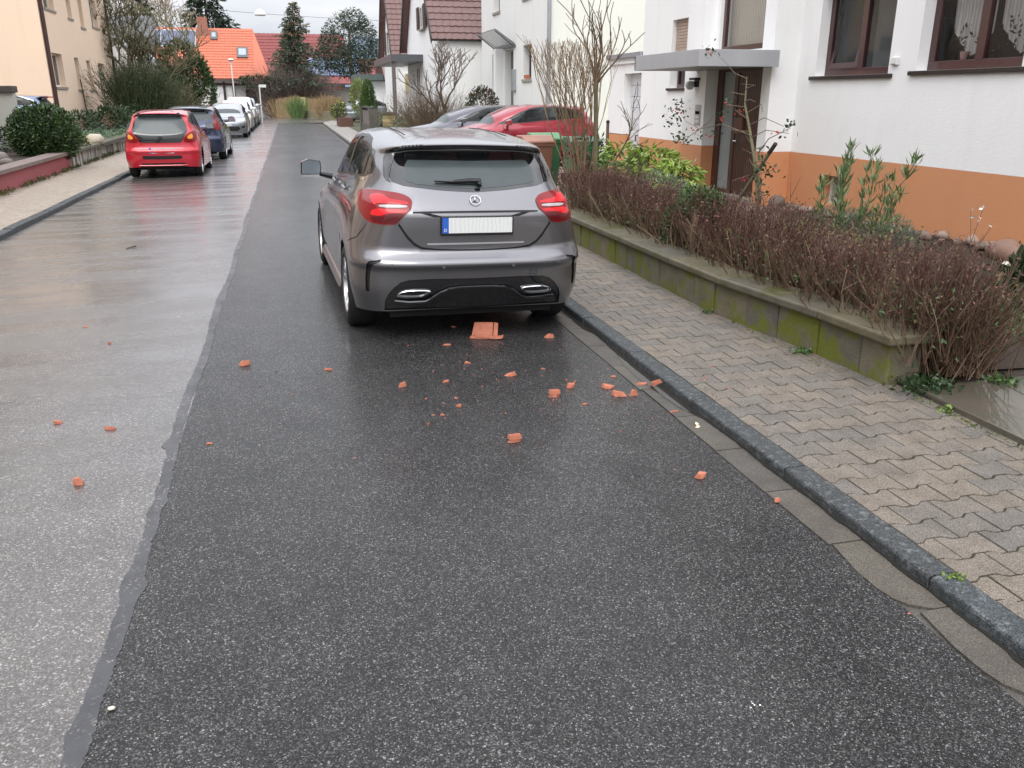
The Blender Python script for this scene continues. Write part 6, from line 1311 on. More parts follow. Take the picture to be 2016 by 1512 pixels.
rk = rock('boulder', (7.3, 11.9, .12), (.13, .17, .13), m_stonec, None, 8); tag(rk, 'round pinkish field stone beside the entrance corner', 'boulder')
rk = rock('boulder', (6.9, 6.9, .09), (.05, .07, .04), M('pebble_white', (.62, .58, .52), .5), None, 9); tag(rk, 'flat whitish stone in front of the reddish boulder', 'stone')
sk = plant('dry_stalks', 'three dry seed stalks standing in front of the orange plinth', (6.8, 7.3, .1), 'plant'); P0 = [(6.8, 7.28, .08), (6.8, 7.3, .25), (6.8, 7.3, .25), (6.8, 7.25, .1)]; P1 = [(6.8, 7.3, .25), (6.8, 7.38, .58), (6.8, 7.22, .62), (6.82, 7.1, .45)]; sticks('stalk', P0, P1, .005, .003, m_bark, sk, 4); leaves('seed_heads', np.array([(6.8, 7.38, .58), (6.8, 7.37, .52), (6.8, 7.22, .62), (6.8, 7.23, .5), (6.82, 7.1, .45)]).repeat(3, 0), .04, m_petal, sk, None, aspect=1.3)
sk2 = plant('bare_sprig', 'thin bare forked sprig growing at the house corner', (7.0, 11.0, .1), 'plant'); sticks('stalk', [(7.0, 11.0, .05), (7.0, 11.05, .3), (7.0, 11.05, .3)], [(7.0, 11.05, .3), (7.0, 11.1, .66), (7.0, 10.85, .6)], .006, .002, m_bark, sk2, 4)
for i, (x, y, lab) in enumerate(((4.85, 4.5, 'clump of daffodil leaves at the right edge beside the path'), (5.5, 5.25, 'leafy clump with yellow buds at the right edge behind the hedge end'))):
    p_ = plant('daffodils', lab, (x, y, .1), 'flowers'); n = 70; C = np.stack([rng.normal(x, .09, n), rng.normal(y, .09, n), np.full(n, .06)], 1); leaves('blades', C, .26, m_leafm if i else M('leaf_daffodil', (.10, .24, .07), .4, col2=(.06, .14, .05), ns=6), p_, None, aspect=11, up=1.9, jit=.5, dirs=np.zeros((n, 3)))
    if i: C, d = blob_points(260, [(x, y, .3, .2, .2, .2)], .4); leaves('foliage', C, .13, m_leafd, p_, None, aspect=2.2, dirs=d); leaves('buds', C[:14] + [0, 0, .08], .04, m_yellow, p_, 'stuff', aspect=1.5)
gs = plant('grass_clump', 'soft green grassy clump behind the end of the hedge', (4.9, 5.0, .1), 'plant'); n = 700; C = np.stack([rng.normal(4.9, .28, n), rng.normal(4.95, .25, n), .08 + np.abs(rng.normal(0, .05, n))], 1); leaves('blades', C, .16, m_leafm, gs, 'stuff', aspect=10, up=1.4)
# tall bare shrub and pollarded tree in front of the driveway
tsh = plant('bare_shrub', 'tall multi-stemmed leafless shrub between the hedge and the bins', (4.6, 13.5, 0)); A4 = [[], [], [], []]
for k in range(23):
    q = random.Random(100 + k); ang = q.uniform(-1.25, .55); (P0, P1, a, b), _, _ = branch_tree((4.62 + q.gauss(0, .07), 13.4 + q.gauss(0, .08), 0), q.uniform(1.8, 2.35), .38, 3, 200 + k, .0105, 2, .58, up=.9, lean=(ang * .26 - .04, q.gauss(0, .12)), wob=.08)
    for L_, v_ in zip(A4, (P0, P1, a, b)): L_.append(v_)
A4 = [np.concatenate(v_) for v_ in A4]; kk = A4[1][:, 2] < 2.55; sticks('stems', A4[0][kk], A4[1][kk], np.maximum(A4[2][kk], .003), np.maximum(A4[3][kk], .002), M('stem_tan', (.22, .15, .085), .8, col2=(.14, .09, .055), ns=6), tsh, 4, kind='stuff')
pol = plant('pollard_tree', 'small pollarded tree with a knotty head left of the garage', (4.86, 13.5, 0), 'tree')
MB().tube([(4.87, 13.5, 0), (4.86, 13.5, .9), (4.83, 13.5, 1.75), (4.82, 13.5, 1.9)], [.045, .04, .035, .05], 9).build('trunk', m_barkg, pol, smooth=True)
A4 = [[], [], [], []]
for k in range(9):
    q = random.Random(300 + k); (P0, P1, a, b), _, _ = branch_tree((4.82, 13.5, 1.86), q.uniform(.75, 1.15), .45, 2, 330 + k, .016, 2, .6, up=1.0, lean=(q.uniform(-.7, .55), q.gauss(0, .3)), wob=.12)
    for L_, v_ in zip(A4, (P0, P1, a, b)): L_.append(v_)
sticks('branches', *[np.concatenate(v_) for v_ in A4], m_bark, pol, 4, kind='stuff')
sm2 = plant('bare_shrub', 'small dark bare shrub just right of the pollarded tree', (5.25, 13.9, 0)); (P0, P1, a, b), tp, _ = branch_tree((5.15, 13.9, 0), 1.5, .5, 3, 77, .02, 2, .5, lean=(.15, 0)); sticks('branches', P0, P1, a, b, m_bark, sm2, 4)
rs = plant('red_leaved_shrub', 'low dark red leaved shrub behind the green bins', (5.0, 15.2, 0)); C, d = blob_points(900, [(5.0, 15.3, .45, .5, .4, .42)], .4); leaves('foliage', C, .06, m_redleaf, rs, None, dirs=d)
gsb = plant('small_green_shrub', 'small light green shrub at the foot of the bare shrub', (4.5, 12.6, 0)); C, d = blob_points(500, [(4.45, 12.6, .25, .3, .35, .25), (4.95, 13.2, .55, .15, .2, .3)], .4); leaves('foliage', C, .06, m_leafm, gsb, None, dirs=d)
# ------------------------------------------------------------------ wheelie bins
def bin_(label, x, y, rz, m, ml, sticker=False, sc_=1.0):
    t = thing('wheelie_bin', label, 'bin', (x, y, 0), 'wheelie bins in the driveway', (0, 0, R(rz))); w, d, h = .48 * sc_, .52 * sc_, .98 * sc_
    MB().hexa([(-w*.40, -d*.36, .06), (w*.40, -d*.36, .06), (w*.40, d*.40, .06), (-w*.40, d*.40, .06), (-w*.5, -d*.5, h-.1), (w*.5, -d*.5, h-.1), (w*.5, d*.5, h-.1), (-w*.5, d*.5, h-.1)]).build('body', m, t, local=True, bevel=.02)
    bxx = MB().box(-w*.53, w*.53, -d*.53, d*.53, h-.13, h-.08).build('rim', m, t, local=True, bevel=.008)
    V = []; n = 6
    lid = MB().prism([(-d*.56, h-.08), (d*.56, h-.08), (d*.56, h-.02), (d*.3, h+.04), (-d*.2, h+.035), (-d*.56, h-.045)], 'x', -w*.55, w*.55).build('lid', ml, t, local=True, bevel=.012)
    MB().tube([(-w*.4, d*.60, h-.06), (w*.4, d*.60, h-.06)], .016, 8).build('handle', m, t, local=True)
    for s_ in (-1, 1): MB().lathe([(0, -.025), (.09, -.025), (.1, -.015), (.1, .015), (.09, .025), (0, .025)], c=(s_ * w * .42, d * .42, .10), axis='x', n=20).build('wheel', m_tyre, t, local=True)
    if sticker:
        o = MB().lathe([(0, 0), (.036, 0)], c=(.06, -d*.445, .70), axis='y', n=20).build('sticker', m_white, t, local=True); MB().box(.035, .085, -d*.46, -d*.452, .695, .708).box(.045, .06, -d*.46, -d*.452, .71, .722).build('sticker_print', M('print_green', (.03, .12, .05), .5), o, local=True)
    return t
m_bing = M('bin_green', (.035, .13, .055), .5, col2=(.025, .10, .045), ns=3); m_binlid = M('bin_lid_green', (.10, .27, .12), .45, ns=3); m_binb = M('bin_brown', (.19, .085, .055), .55, ns=3); m_binbl = M('bin_lid_brown', (.33, .16, .11), .5, ns=3)
bin_('brown wheelie bin with a tan lid, half hidden by the grey hatchback', 4.08, 14.45, 4, m_binb, m_binbl, False, 1.05); bin_('green wheelie bin with a round white sticker beside the brown bin', 4.46, 15.15, -3, m_bing, m_binlid, True, 1.06); bin_('larger dark green bin behind the bare shrub and the pollarded tree', 5.75, 16.9, 3, m_bing, M('bin_lid_dark', (.06, .12, .07), .5), False, .96).scale = (1.35, 1.2, .95)
# ================================================================== LEFT SIDE PLANTS
rh = plant('rhododendron', 'large rounded dark green rhododendron behind the low red wall', (-6.1, 23.2, .36)); C, d = blob_points(8200, [(-5.72, 23.2, .84, .80, .8, .72), (-5.55, 23.0, .74, .60, .6, .52), (-5.95, 23.3, .84, .6, .6, .62)], .8)
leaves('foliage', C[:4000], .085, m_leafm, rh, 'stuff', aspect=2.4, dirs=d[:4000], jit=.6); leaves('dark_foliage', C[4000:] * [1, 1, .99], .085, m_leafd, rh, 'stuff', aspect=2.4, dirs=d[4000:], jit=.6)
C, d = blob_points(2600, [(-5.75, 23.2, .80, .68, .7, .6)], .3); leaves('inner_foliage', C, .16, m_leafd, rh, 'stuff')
yb = plant('variegated_shrub', 'small yellow-green shrub between the rhododendron and the pale boulder', (-5.65, 25.6, .36)); C, d = blob_points(800, [(-5.6, 25.6, .52, .36, .4, .24)], .4); leaves('foliage', C, .06, m_leafd, yb, None, dirs=d); leaves('yellow_tips', C[:200] + [0, 0, .05], .06, M('leaf_yellow', (.42, .42, .06), .5), yb, 'stuff', dirs=d[:200])
tag(rock('boulder', (-5.45, 27.3, .48), (.28, .3, .22), M('boulder_pale', (.48, .42, .33), .8, bump=.4), None, 5), 'pale rounded boulder on the low wall garden, left side', 'boulder')
for i, (x, y, r, lab) in enumerate(((-6.45, 21.6, .26, 'grey rough rock at the left edge behind the red wall'), (-6.2, 20.6, .2, 'brownish rock beside the rhododendron foot'), (-5.75, 20.0, .13, 'small pale rock on the bare soil behind the red wall'))): tag(rock('boulder', (x, y, .40), (r, r, r * .7), M('rock_grey', (.23, .20, .18), .85, bump=.6, rnd=.2), None, 40 + i), lab, 'rock')
db = plant('dark_shrub', 'dark evergreen shrub at the far left edge beside the rhododendron', (-7.6, 24.4, .36)); C, d = blob_points(2200, [(-7.4, 24.6, .62, .7, .6, .40)], .5); leaves('foliage', C, .07, m_leafd, db, 'stuff', dirs=d)
lh = plant('low_hedge', 'low dark hedge at the foot of the peach house', (-6.6, 36, .36), 'hedge'); C, d = blob_points(5200, [(-7.3, 34.5, .75, .7, 1.6, .45), (-6.6, 37, .8, .9, 2.5, .55), (-6.4, 41, .8, .9, 2.5, .55)], .5); leaves('foliage', C, .12, m_leafd, lh, 'stuff', dirs=d)
gcl = tag(leaves('ground_cover', np.stack([rng.uniform(-8.2, -5.6, 4500), rng.uniform(28.5, 36, 4500), .37 + np.abs(rng.normal(0, .09, 4500))], 1), .09, M('leaf_bluegreen', (.13, .19, .12), .6, col2=(.08, .13, .05), ns=1.2), None, 'stuff', up=.7), 'blue-green ground cover in front of the peach house', 'ground cover')
lc = thing('low_kerb_wall', 'low dark edging wall around the bed before the peach house', 'wall', (-7, 28.2, .36)); bx('edging', -9, -5.4, 28.1, 28.3, .3, .50, m_capd, lc)
V = np.stack([np.array([lwx(y) for y in np.linspace(14, 30, 1500)]) + np.abs(rng.normal(0, .05, 1500)) + .01, np.linspace(14, 30, 1500), .02 + np.abs(rng.normal(0, .025, 1500))], 1); V = V[np.sin(V[:, 1] * 2.3) + np.sin(V[:, 1] * 5.1) > -.7]
leaves('weeds', V, .06, M('weed_olive', (.10, .11, .035), .8, col2=(.05, .05, .02), ns=3), None, 'stuff', up=.8)
# broom-like shrub, ivy tree, bare trees
def brush(name, label, x, y, z, w, dp, h, n, m, seed, r=.012, lean=.35, cat='shrub', kind_leaf=None):
    g = np.random.default_rng(seed); t = plant(name, label, (x, y, z), cat); P0 = np.stack([g.normal(x, w * .22, n), g.normal(y, dp * .22, n), np.full(n, z)], 1)
    D = np.stack([(P0[:, 0] - x) / w * 1.3 + g.normal(0, lean * .4, n), g.normal(0, lean * .5, n), np.ones(n)], 1); D /= np.linalg.norm(D, axis=1, keepdims=True); a, b, rr = [], [], []; p = P0; L = (h / 4 * g.uniform(.6, 1.1, n))[:, None]
    for k in range(4):
        p2 = p + D * L; a.append(p); b.append(p2); rr.append(np.full(n, r * (1 - k * .2)))
        for _ in range(2): d3 = D + g.normal(0, .3, (n, 3)); a.append(p + (p2 - p) * g.random((n, 1))); b.append(a[-1] + d3 * L * .6); rr.append(np.full(n, r * .5))
        p = p2; D = D + g.normal(0, .12, (n, 3)); D /= np.linalg.norm(D, axis=1, keepdims=True)
    sticks('twigs', np.concatenate(a), np.concatenate(b), np.concatenate(rr), np.concatenate(rr) * .7, m, t, 3, kind='stuff')
    if kind_leaf: tt = np.concatenate(b)[::2]; leaves('foliage', tt + g.normal(0, .05, tt.shape), kind_leaf[1], kind_leaf[0], t, 'stuff')
    return t
brush('broom_bush', 'dark green broom bush with upright switches beside the peach house', -6.3, 42, .36, 1.4, 1.6, 2.5, 900, M('broom_green', (.05, .07, .025), .7, col2=(.025, .035, .015), ns=2), 51, kind_leaf=(m_leafd, .09))
brush('bare_bush', 'brownish upright bush between the broom bush and the ivy-clad tree', -5.3, 44, .1, 1.0, 1.3, 2.2, 350, m_olive, 52, r=.016)
ivt = plant('ivy_tree', 'evergreen tree densely covered with dark ivy behind the navy car', (-5.3, 52, 0), 'tree'); C, d = blob_points(5200, [(-5.4, 52, 2.9, 1.3, 1.3, 1.7), (-4.8, 52, 2.0, 1.0, 1.2, 1.7), (-5.8, 52, 1.7, 1.1, 1.2, 1.5)], .75); leaves('ivy', C, .19, m_leafm, ivt, 'stuff', dirs=d); leaves('dark_ivy', C[:2600] * [1, 1, .99], .2, M('ivy_dark', (.035, .06, .025), .5, col2=(.02, .03, .015), ns=1), ivt, 'stuff', dirs=d[:2600]); MB().tube([(-5.2, 51.2, 0), (-5.1, 50.9, 2), (-5.3, 50.9, 3.6)], [.12, .09, .05], 7).build('trunk', m_bark, ivt)
def bare(name, label, x, y, z, h, r, seed, m, spread=.6, levels=4, nf=3, lean=(0, 0), rmin=.006, trunk=.32, wob=.15):
    t = plant(name, label, (x, y, z), 'tree'); (P0, P1, a, b), tp, td = branch_tree((x, y, z), h, spread, levels, seed, r, nf, trunk, lean=lean, wob=wob); big = a > r * .55
    sticks('trunk', P0[big], P1[big], a[big], b[big], m_bark, t, 6); sticks('twigs', P0[~big], P1[~big], np.maximum(a[~big], rmin), np.maximum(b[~big], rmin * .8), m, t, 3, kind='stuff'); return t, tp, td
wt, tp, td = bare('bare_tree', 'wide leafless tree with olive twigs left of the orange roof', -7.2, 49, .1, 6.4, .13, 61, m_olive, .75, 5, 3, lean=(.12, 0), rmin=.009)
sel_ = rng.random(len(tp)) < .8; leaves('buds', (tp[sel_] + rng.normal(0, .12, (sel_.sum(), 3))).repeat(2, 0) + rng.normal(0, .08, (sel_.sum() * 2, 3)), .10, M('bud_olive', (.17, .19, .08), .7, col2=(.09, .10, .045), ns=2), wt, 'stuff')
bare('bare_tree', 'second olive twigged bare tree leaning right in front of the orange roof', -6.2, 50, .1, 5.6, .12, 62, m_olive, .6, 5, 3, lean=(-.04, 0), rmin=.009)
bare('bare_tree', 'bare brown shrubby tree in front of the white gable', -8.6, 55, .1, 4.2, .08, 63, m_mauve, .7, 5, 3, rmin=.009)
brush('bare_bush', 'reddish brown thicket below the white gable', -7.9, 56, .1, 2.6, 2.0, 3.6, 700, m_mauve, 64, r=.014, lean=.6)
bare('bare_tree', 'pale leafless tree crown behind the orange roofed house', -10.8, 100, 0, 12, .22, 65, M('twig_palefar', (.36, .29, .22), .9), .7, 5, 3, rmin=.03, trunk=.42)
def conifer(label, x, y, z, h, w, m, seed, droop=.2, n=30, tipm=None, bare_top=0.0, leafs=.35, stop=.05):
    q = random.Random(seed); t = plant('conifer', label, (x, y, z), 'tree'); MB().tube([(x, y, z), (x, y, z + h * .98)], [w * .07, .02], 7).build('trunk', m_barkd, t)
    P0, P1, C, D = [], [], [], []
    for k in range(n):
        f = stop + (1 - stop) * k / n; zz = z + h * f; L = w * (1 - f) ** .85 * q.uniform(.8, 1.1) + .12
        for j in range(7 if f < .8 else 5):
            a = q.uniform(0, 6.283); d = Vector((math.cos(a), math.sin(a), q.uniform(-.05, .2))); L2 = L * q.uniform(.75, 1.1); e = Vector((x, y, zz)) + d * L2 + Vector((0, 0, -droop * L2 * .5 + .06 * L2)); P0.append((x, y, zz)); P1.append(tuple(e))
            for s_ in range(int(3 + L2 * 9 / (leafs * 2.2))):
                u = q.uniform(.15, 1.0); p = Vector((x, y, zz)).lerp(e, u) + Vector((q.gauss(0, .06 * L2), q.gauss(0, .06 * L2), -abs(q.gauss(0, .05 * L2)) * (1 + droop * 3))); C.append(tuple(p)); D.append((d.x, d.y, d.z - droop))
    sticks('branches', P0, P1, .035, .01, m_barkd, t, 3, kind='stuff'); C = np.array(C); D = np.array(D); leaves('needles', C, leafs, m, t, 'stuff', aspect=2.8, dirs=D, up=0, jit=.45)
    if tipm: hi = C[:, 2] > z + h * .68; leaves('cones', C[hi][::4], .22, tipm, t, 'stuff', aspect=1.8)
conifer('bluish spruce with brown cones at its tip, left of the big evergreen', 1.1, 80, 0, 9.3, 3.7, m_conl, 71, .15, 46, M('cone_brown', (.30, .15, .07), .7), leafs=.28, stop=.28)
conifer('dark pointed conifer behind the slate roof on the left', -13.2, 97, 0, 11.6, 3.0, m_con, 72, .25, 26, leafs=.5)
conifer('broad dark conifer with hanging branches above the orange roof', -7.4, 100, 0, 15.5, 5.6, m_con, 73, .5, 30, leafs=.6, stop=.3)
yw = plant('evergreen_tree', 'big rounded dark evergreen tree right of the spruce', (5.0, 70, 0), 'tree'); C, d = blob_points(9500, [(5.0, 70, 5.6, 2.1, 2.0, 2.3), (3.7, 70, 4.9, 1.2, 1.4, 1.7), (6.1, 70, 5.2, 1.3, 1.5, 2.0), (5.1, 69.5, 4.2, 1.7, 1.6, 1.3), (2.9, 70, 4.4, .7, .9, 1.0), (5.4, 70, 7.2, 1.0, 1.0, .85)], .55)
leaves('foliage', C[:6500], .23, m_con, yw, 'stuff', aspect=3.2, dirs=d[:6500] * [1, 1, .4], up=-.35, jit=.6); leaves('pale_foliage', C[6500:], .22, m_conl, yw, 'stuff', aspect=3.2, dirs=d[6500:] * [1, 1, .4], up=-.2, jit=.6)  # two needle colours, the paler one spread at random through the crown
MB().tube([(5.3, 70, 0), (5.2, 70, 1.6), (5.0, 70, 3.6), (5.0, 70, 7)], [.24, .2, .17, .05], 8).build('trunk', m_bark, yw, smooth=True); MB().tube([(5.35, 70, .3), (5.9, 70, 2.2), (6.1, 70, 4.5)], [.14, .1, .05], 6).build('limb', m_bark, yw)
for i, (x, y, h, w, mm, lab) in enumerate(((-.7, 79.5, 3.9, 1.7, m_mauve, 'dense mauve-brown bare bush below the spruce, left part'), (1.7, 80, 4.2, 1.9, m_mauve, 'dense mauve-brown bare bush below the spruce, right part'), (2.9, 71, 1.7, .9, m_tan, 'tan winter grasses beside the silver car'), (-.7, 78.5, 1.5, .9, m_tan, 'dry tan reeds in front of the low boundary wall'), (.75, 75.2, 1.5, .9, M('broom_bright', (.12, .20, .06), .7, col2=(.07, .12, .04), ns=2), 'bright green feathery bush at the bend of the street'))):
    brush('bush', lab, x, y, 0, w, 1.4, h, 700 if i < 2 else 330, mm, 80 + i, r=.013, lean=.7 if i < 2 else .2, kind_leaf=(M('bud_mauve', (.12, .09, .08), .8), .09) if i < 2 else None)
vb = plant('climber', 'dark green climber over the porch of the orange roofed house', (-1.6, 79, 0), 'climber'); C, d = blob_points(1800, [(-2.4, 79, 2.9, 1.6, .6, .5), (-1.0, 79, 2.5, .9, .6, .8), (-.8, 79, 1.2, .5, .5, 1.0)], .4); leaves('foliage', C, .22, m_leafd, vb, 'stuff', dirs=d)
th = plant('thuja', 'pointed yellow-green thuja in front of the white annexe', (4.9, 56, 0)); C, d = blob_points(2600, [(4.95, 56, 1.1, .52, .5, 1.15), (4.95, 56, 1.9, .36, .35, .8)], .7); leaves('foliage', C, .14, M('thuja_green', (.10, .17, .035), .6, col2=(.04, .08, .02), ns=2, namt=.9), th, 'stuff', dirs=d, up=1.0)
iv2 = plant('ivy_post', 'light green ivy mass beside the thuja', (4.4, 58, 0)); C, d = blob_points(1400, [(4.5, 58, 1.7, .5, .4, 1.1)], .5); leaves('foliage', C, .15, M('leaf_lime', (.24, .30, .09), .6, col2=(.13, .17, .05), ns=2), iv2, 'stuff', dirs=d)
# plants before the far right houses
bare('bare_tree', 'bare dark twigged tree in front of the second white house wall', 6.0, 34.5, 0, 4.0, .07, 91, m_mauve, .6, 4, 3, rmin=.006)
bare('bare_tree', 'thin straight bare sapling right of the porch post', 6.3, 35.5, 0, 3.6, .06, 92, m_barkd, .35, 4, 2, rmin=.006)
brush('bare_bush', 'low bare brown bushes in front of the white gabled house', 5.6, 35.5, 0, 1.8, 2.2, 1.9, 520, m_bark, 93, r=.009, lean=.6)
rb2 = plant('photinia_bush', 'rounded dark bush with red leaves beside the cream house door', (7.1, 32, 0)); C, d = blob_points(1800, [(7.05, 32.2, 1.3, .60, .7, .75)], .5); leaves('foliage', C, .10, m_leafd, rb2, 'stuff', dirs=d); leaves('red_leaves', C[:420] * [1, 1, 1.02], .10, m_redleaf, rb2, 'stuff', dirs=d[:420]); MB().tube([(7.1, 32.2, 0), (7.1, 32.2, 1)], .05, 6).build('trunk', m_bark, rb2)
gcl2 = tag(leaves('ground_cover', np.stack([rng.uniform(4.4, 7.5, 3500), rng.uniform(36, 52, 3500), .02 + np.abs(rng.normal(0, .35, 3500))], 1), .18, M('leaf_sage', (.16, .19, .12), .7, col2=(.08, .10, .06), ns=1), None, 'stuff', up=.8), 'sage green low planting before the white gabled houses', 'ground cover')
# boundary pieces at the far right
m_dstone = M('stone_dark', (.13, .12, .10), .85, col2=(.06, .055, .05), ns=6, namt=.9, bump=.5); m_plaq = M('panel_taupe', (.24, .21, .19), .7)
fw = thing('boundary_wall', 'short dark stone wall with a taupe panel framed between two pillars', 'wall', (4, 48, 0)); fx = lambda y: 3.55 + (y - 40) * .03
bx('wall_base', 3.70, 4.0, 41.5, 46.5, 0, .42, m_dstone, fw); bx('panel', 3.78, 3.84, 41.6, 46.4, .42, 1.05, m_plaq, fw); bx('pillar', 3.65, 4.05, 41.2, 41.6, 0, 1.15, m_dstone, fw); bx('pillar', 3.65, 4.05, 46.4, 46.8, 0, 1.2, m_dstone, fw); bx('top_rail', 3.72, 3.98, 41.2, 46.8, 1.15, 1.22, M('rail_dark', (.04, .035, .03), .7), fw)
for k in range(8): bx('upright', 3.775, 3.785, 41.9 + k * .55, 41.95 + k * .55, .42, 1.05, MATS['rail_dark'], fw)
pl2 = thing('stone_pillar', 'yellowish banded stone pillar with flat cap beside the dark wall', 'pillar', (4.3, 40.5, 0)); 
for k in range(5): bx('course', 4.2, 4.75, 40.3, 40.8, k * .19, k * .19 + .175, M('course_yellow', (.34, .27, .14), .8, rnd=.25, bump=.4), pl2, bevel=.01)
bx('cap', 4.12, 4.83, 40.22, 40.88, .95, 1.03, m_dstone, pl2)
wf = thing('wire_fence', 'thin pale metal fence right of the banded pillar', 'fence', (5.2, 40.5, 0))
for k in range(9): MB().tube([(4.9 + k * .13, 40.5, 0), (4.9 + k * .13, 40.5, 1.0)], .008, 4).build('bar', m_zinc, wf)
bx('rail', 4.88, 6.0, 40.49, 40.51, .96, 1.0, m_zinc, wf)
ptr = thing('planter', 'low brown brick planter with yellow-green plants by the far pavement', 'planter', (3.4, 54, 0)); bx('planter_wall', 2.9, 3.7, 52.5, 55.5, 0, .5, M('brick_dark', (.12, .06, .045), .85, bump=.5), ptr); C, d = blob_points(900, [(3.1, 54, .95, .4, 1.0, .5), (2.8, 54.5, .8, .3, .5, .4)], .4); leaves('plants', C, .12, m_leafd, ptr, 'stuff'); leaves('yellow_plants', C[:300], .12, MATS['leaf_yellow'], ptr, 'stuff')
lb = thing('boundary_wall', 'long low stone wall curving along the bend at the end of the street', 'wall', (0, 72, 0))
for (a, b) in (((3.3, 67.6), (1.3, 76)), ((1.3, 76), (-1.4, 85))): MB().hexa([(a[0], a[1], -.05), (b[0], b[1], -.05), (b[0] + .4, b[1] + .05, -.05), (a[0] + .4, a[1] + .05, -.05), (a[0], a[1], .62), (b[0], b[1], .62), (b[0] + .4, b[1] + .05, .62), (a[0] + .4, a[1] + .05, .62)]).build('wall_section', M('stone_ochre', (.22, .19, .12), .85, col2=(.12, .12, .06), ns=3, namt=.9, bump=.5), lb)
rf = thing('reed_fence', 'pale yellowish reed screen behind the bushes at the bend', 'fence', (1.5, 78, 0)); 
g = np.random.default_rng(3); n = 900; rx = g.uniform(-.9, 4.6, n); rx = rx[(rx < 1.1) | (rx > 1.55)]; n = len(rx); ry = 77.4 + g.normal(0, .03, n); hh = 1.55 + g.normal(0, .08, n) + .12 * np.sin(rx * 2)
sticks('reeds', np.stack([rx, ry, rx * 0], 1), np.stack([rx + g.normal(0, .05, n), ry, hh], 1), .013, .009, m_tan, rf, 3, kind='stuff'); bx('backing', -.9, 4.6, 77.46, 77.5, 0, 1.3, m_bark, rf); bx('lime_panel', 1.1, 1.55, 77.36, 77.4, 0, 1.65, M('panel_lime', (.45, .44, .20), .7), rf)
# ------------------------------------------------------------------ street furniture
sl_ = thing('street_lamp', 'white domed street lamp hanging from a wire above the street', 'street lamp', (-1.0, 50, 5.8)); MB().lathe([(.28, 0), (.30, .04), (.27, .16), (.16, .26), (.05, .31), (0, .32)], c=(-1.0, 50, 5.75), n=20).build('shade', m_framew, sl_, smooth=True); MB().lathe([(0, -.03), (.25, -.01), (.28, 0)], c=(-1.0, 50, 5.75), n=20).build('lamp_glass', MATS['opal_glass'], sl_, smooth=True)
def sag(a, b, s_, n=14): return [tuple(Vector(a).lerp(Vector(b), t) - Vector((0, 0, s_ * 4 * t * (1 - t)))) for t in np.linspace(0, 1, n)]
wi = tag(MB().tube(sag((-8.5, 49.5, 6.3), (6.56, 55, 6.0), .12), .012, 4).build('wire', m_frameg, None), 'suspension wire of the hanging street lamp crossing the sky', 'wire')
for k, (z0, z1, y0) in enumerate(((7.2, 6.3, 80), (6.3, 5.6, 80))): tag(MB().tube(sag((-8.0, y0 + 30, z0 + 2), (7.5, y0, z1), .4), .015, 4).build('wire', m_zinc, None), ('upper' if k == 0 else 'lower') + ' of the two thin overhead wires behind the spruce', 'wire')
lpst = thing('lamp_post', 'slim pale lamp post with small round head before the orange roof', 'lamp post', (-3.75, 69, 0)); MB().tube([(-3.75, 69, 0), (-3.75, 69, 4.15)], .045, 8).build('pole', m_framew, lpst); MB().lathe([(0, 0), (.16, .02), (.24, .1), (.14, .18), (0, .2)], c=(-3.75, 69, 4.15), n=14).build('lamp_head', MATS['opal_glass'], lpst, smooth=True)
sp_ = thing('sign_post', 'white post with a small street sign beyond the parked cars', 'sign', (-1.72, 57.5, 0)); MB().tube([(-1.72, 62.2, 0), (-1.72, 62.2, 2.45)], .04, 8).build('pole', m_framew, sp_); bx('sign_plate', -1.74, -1.28, 62.17, 62.2, 2.28, 2.46, m_framew, sp_)
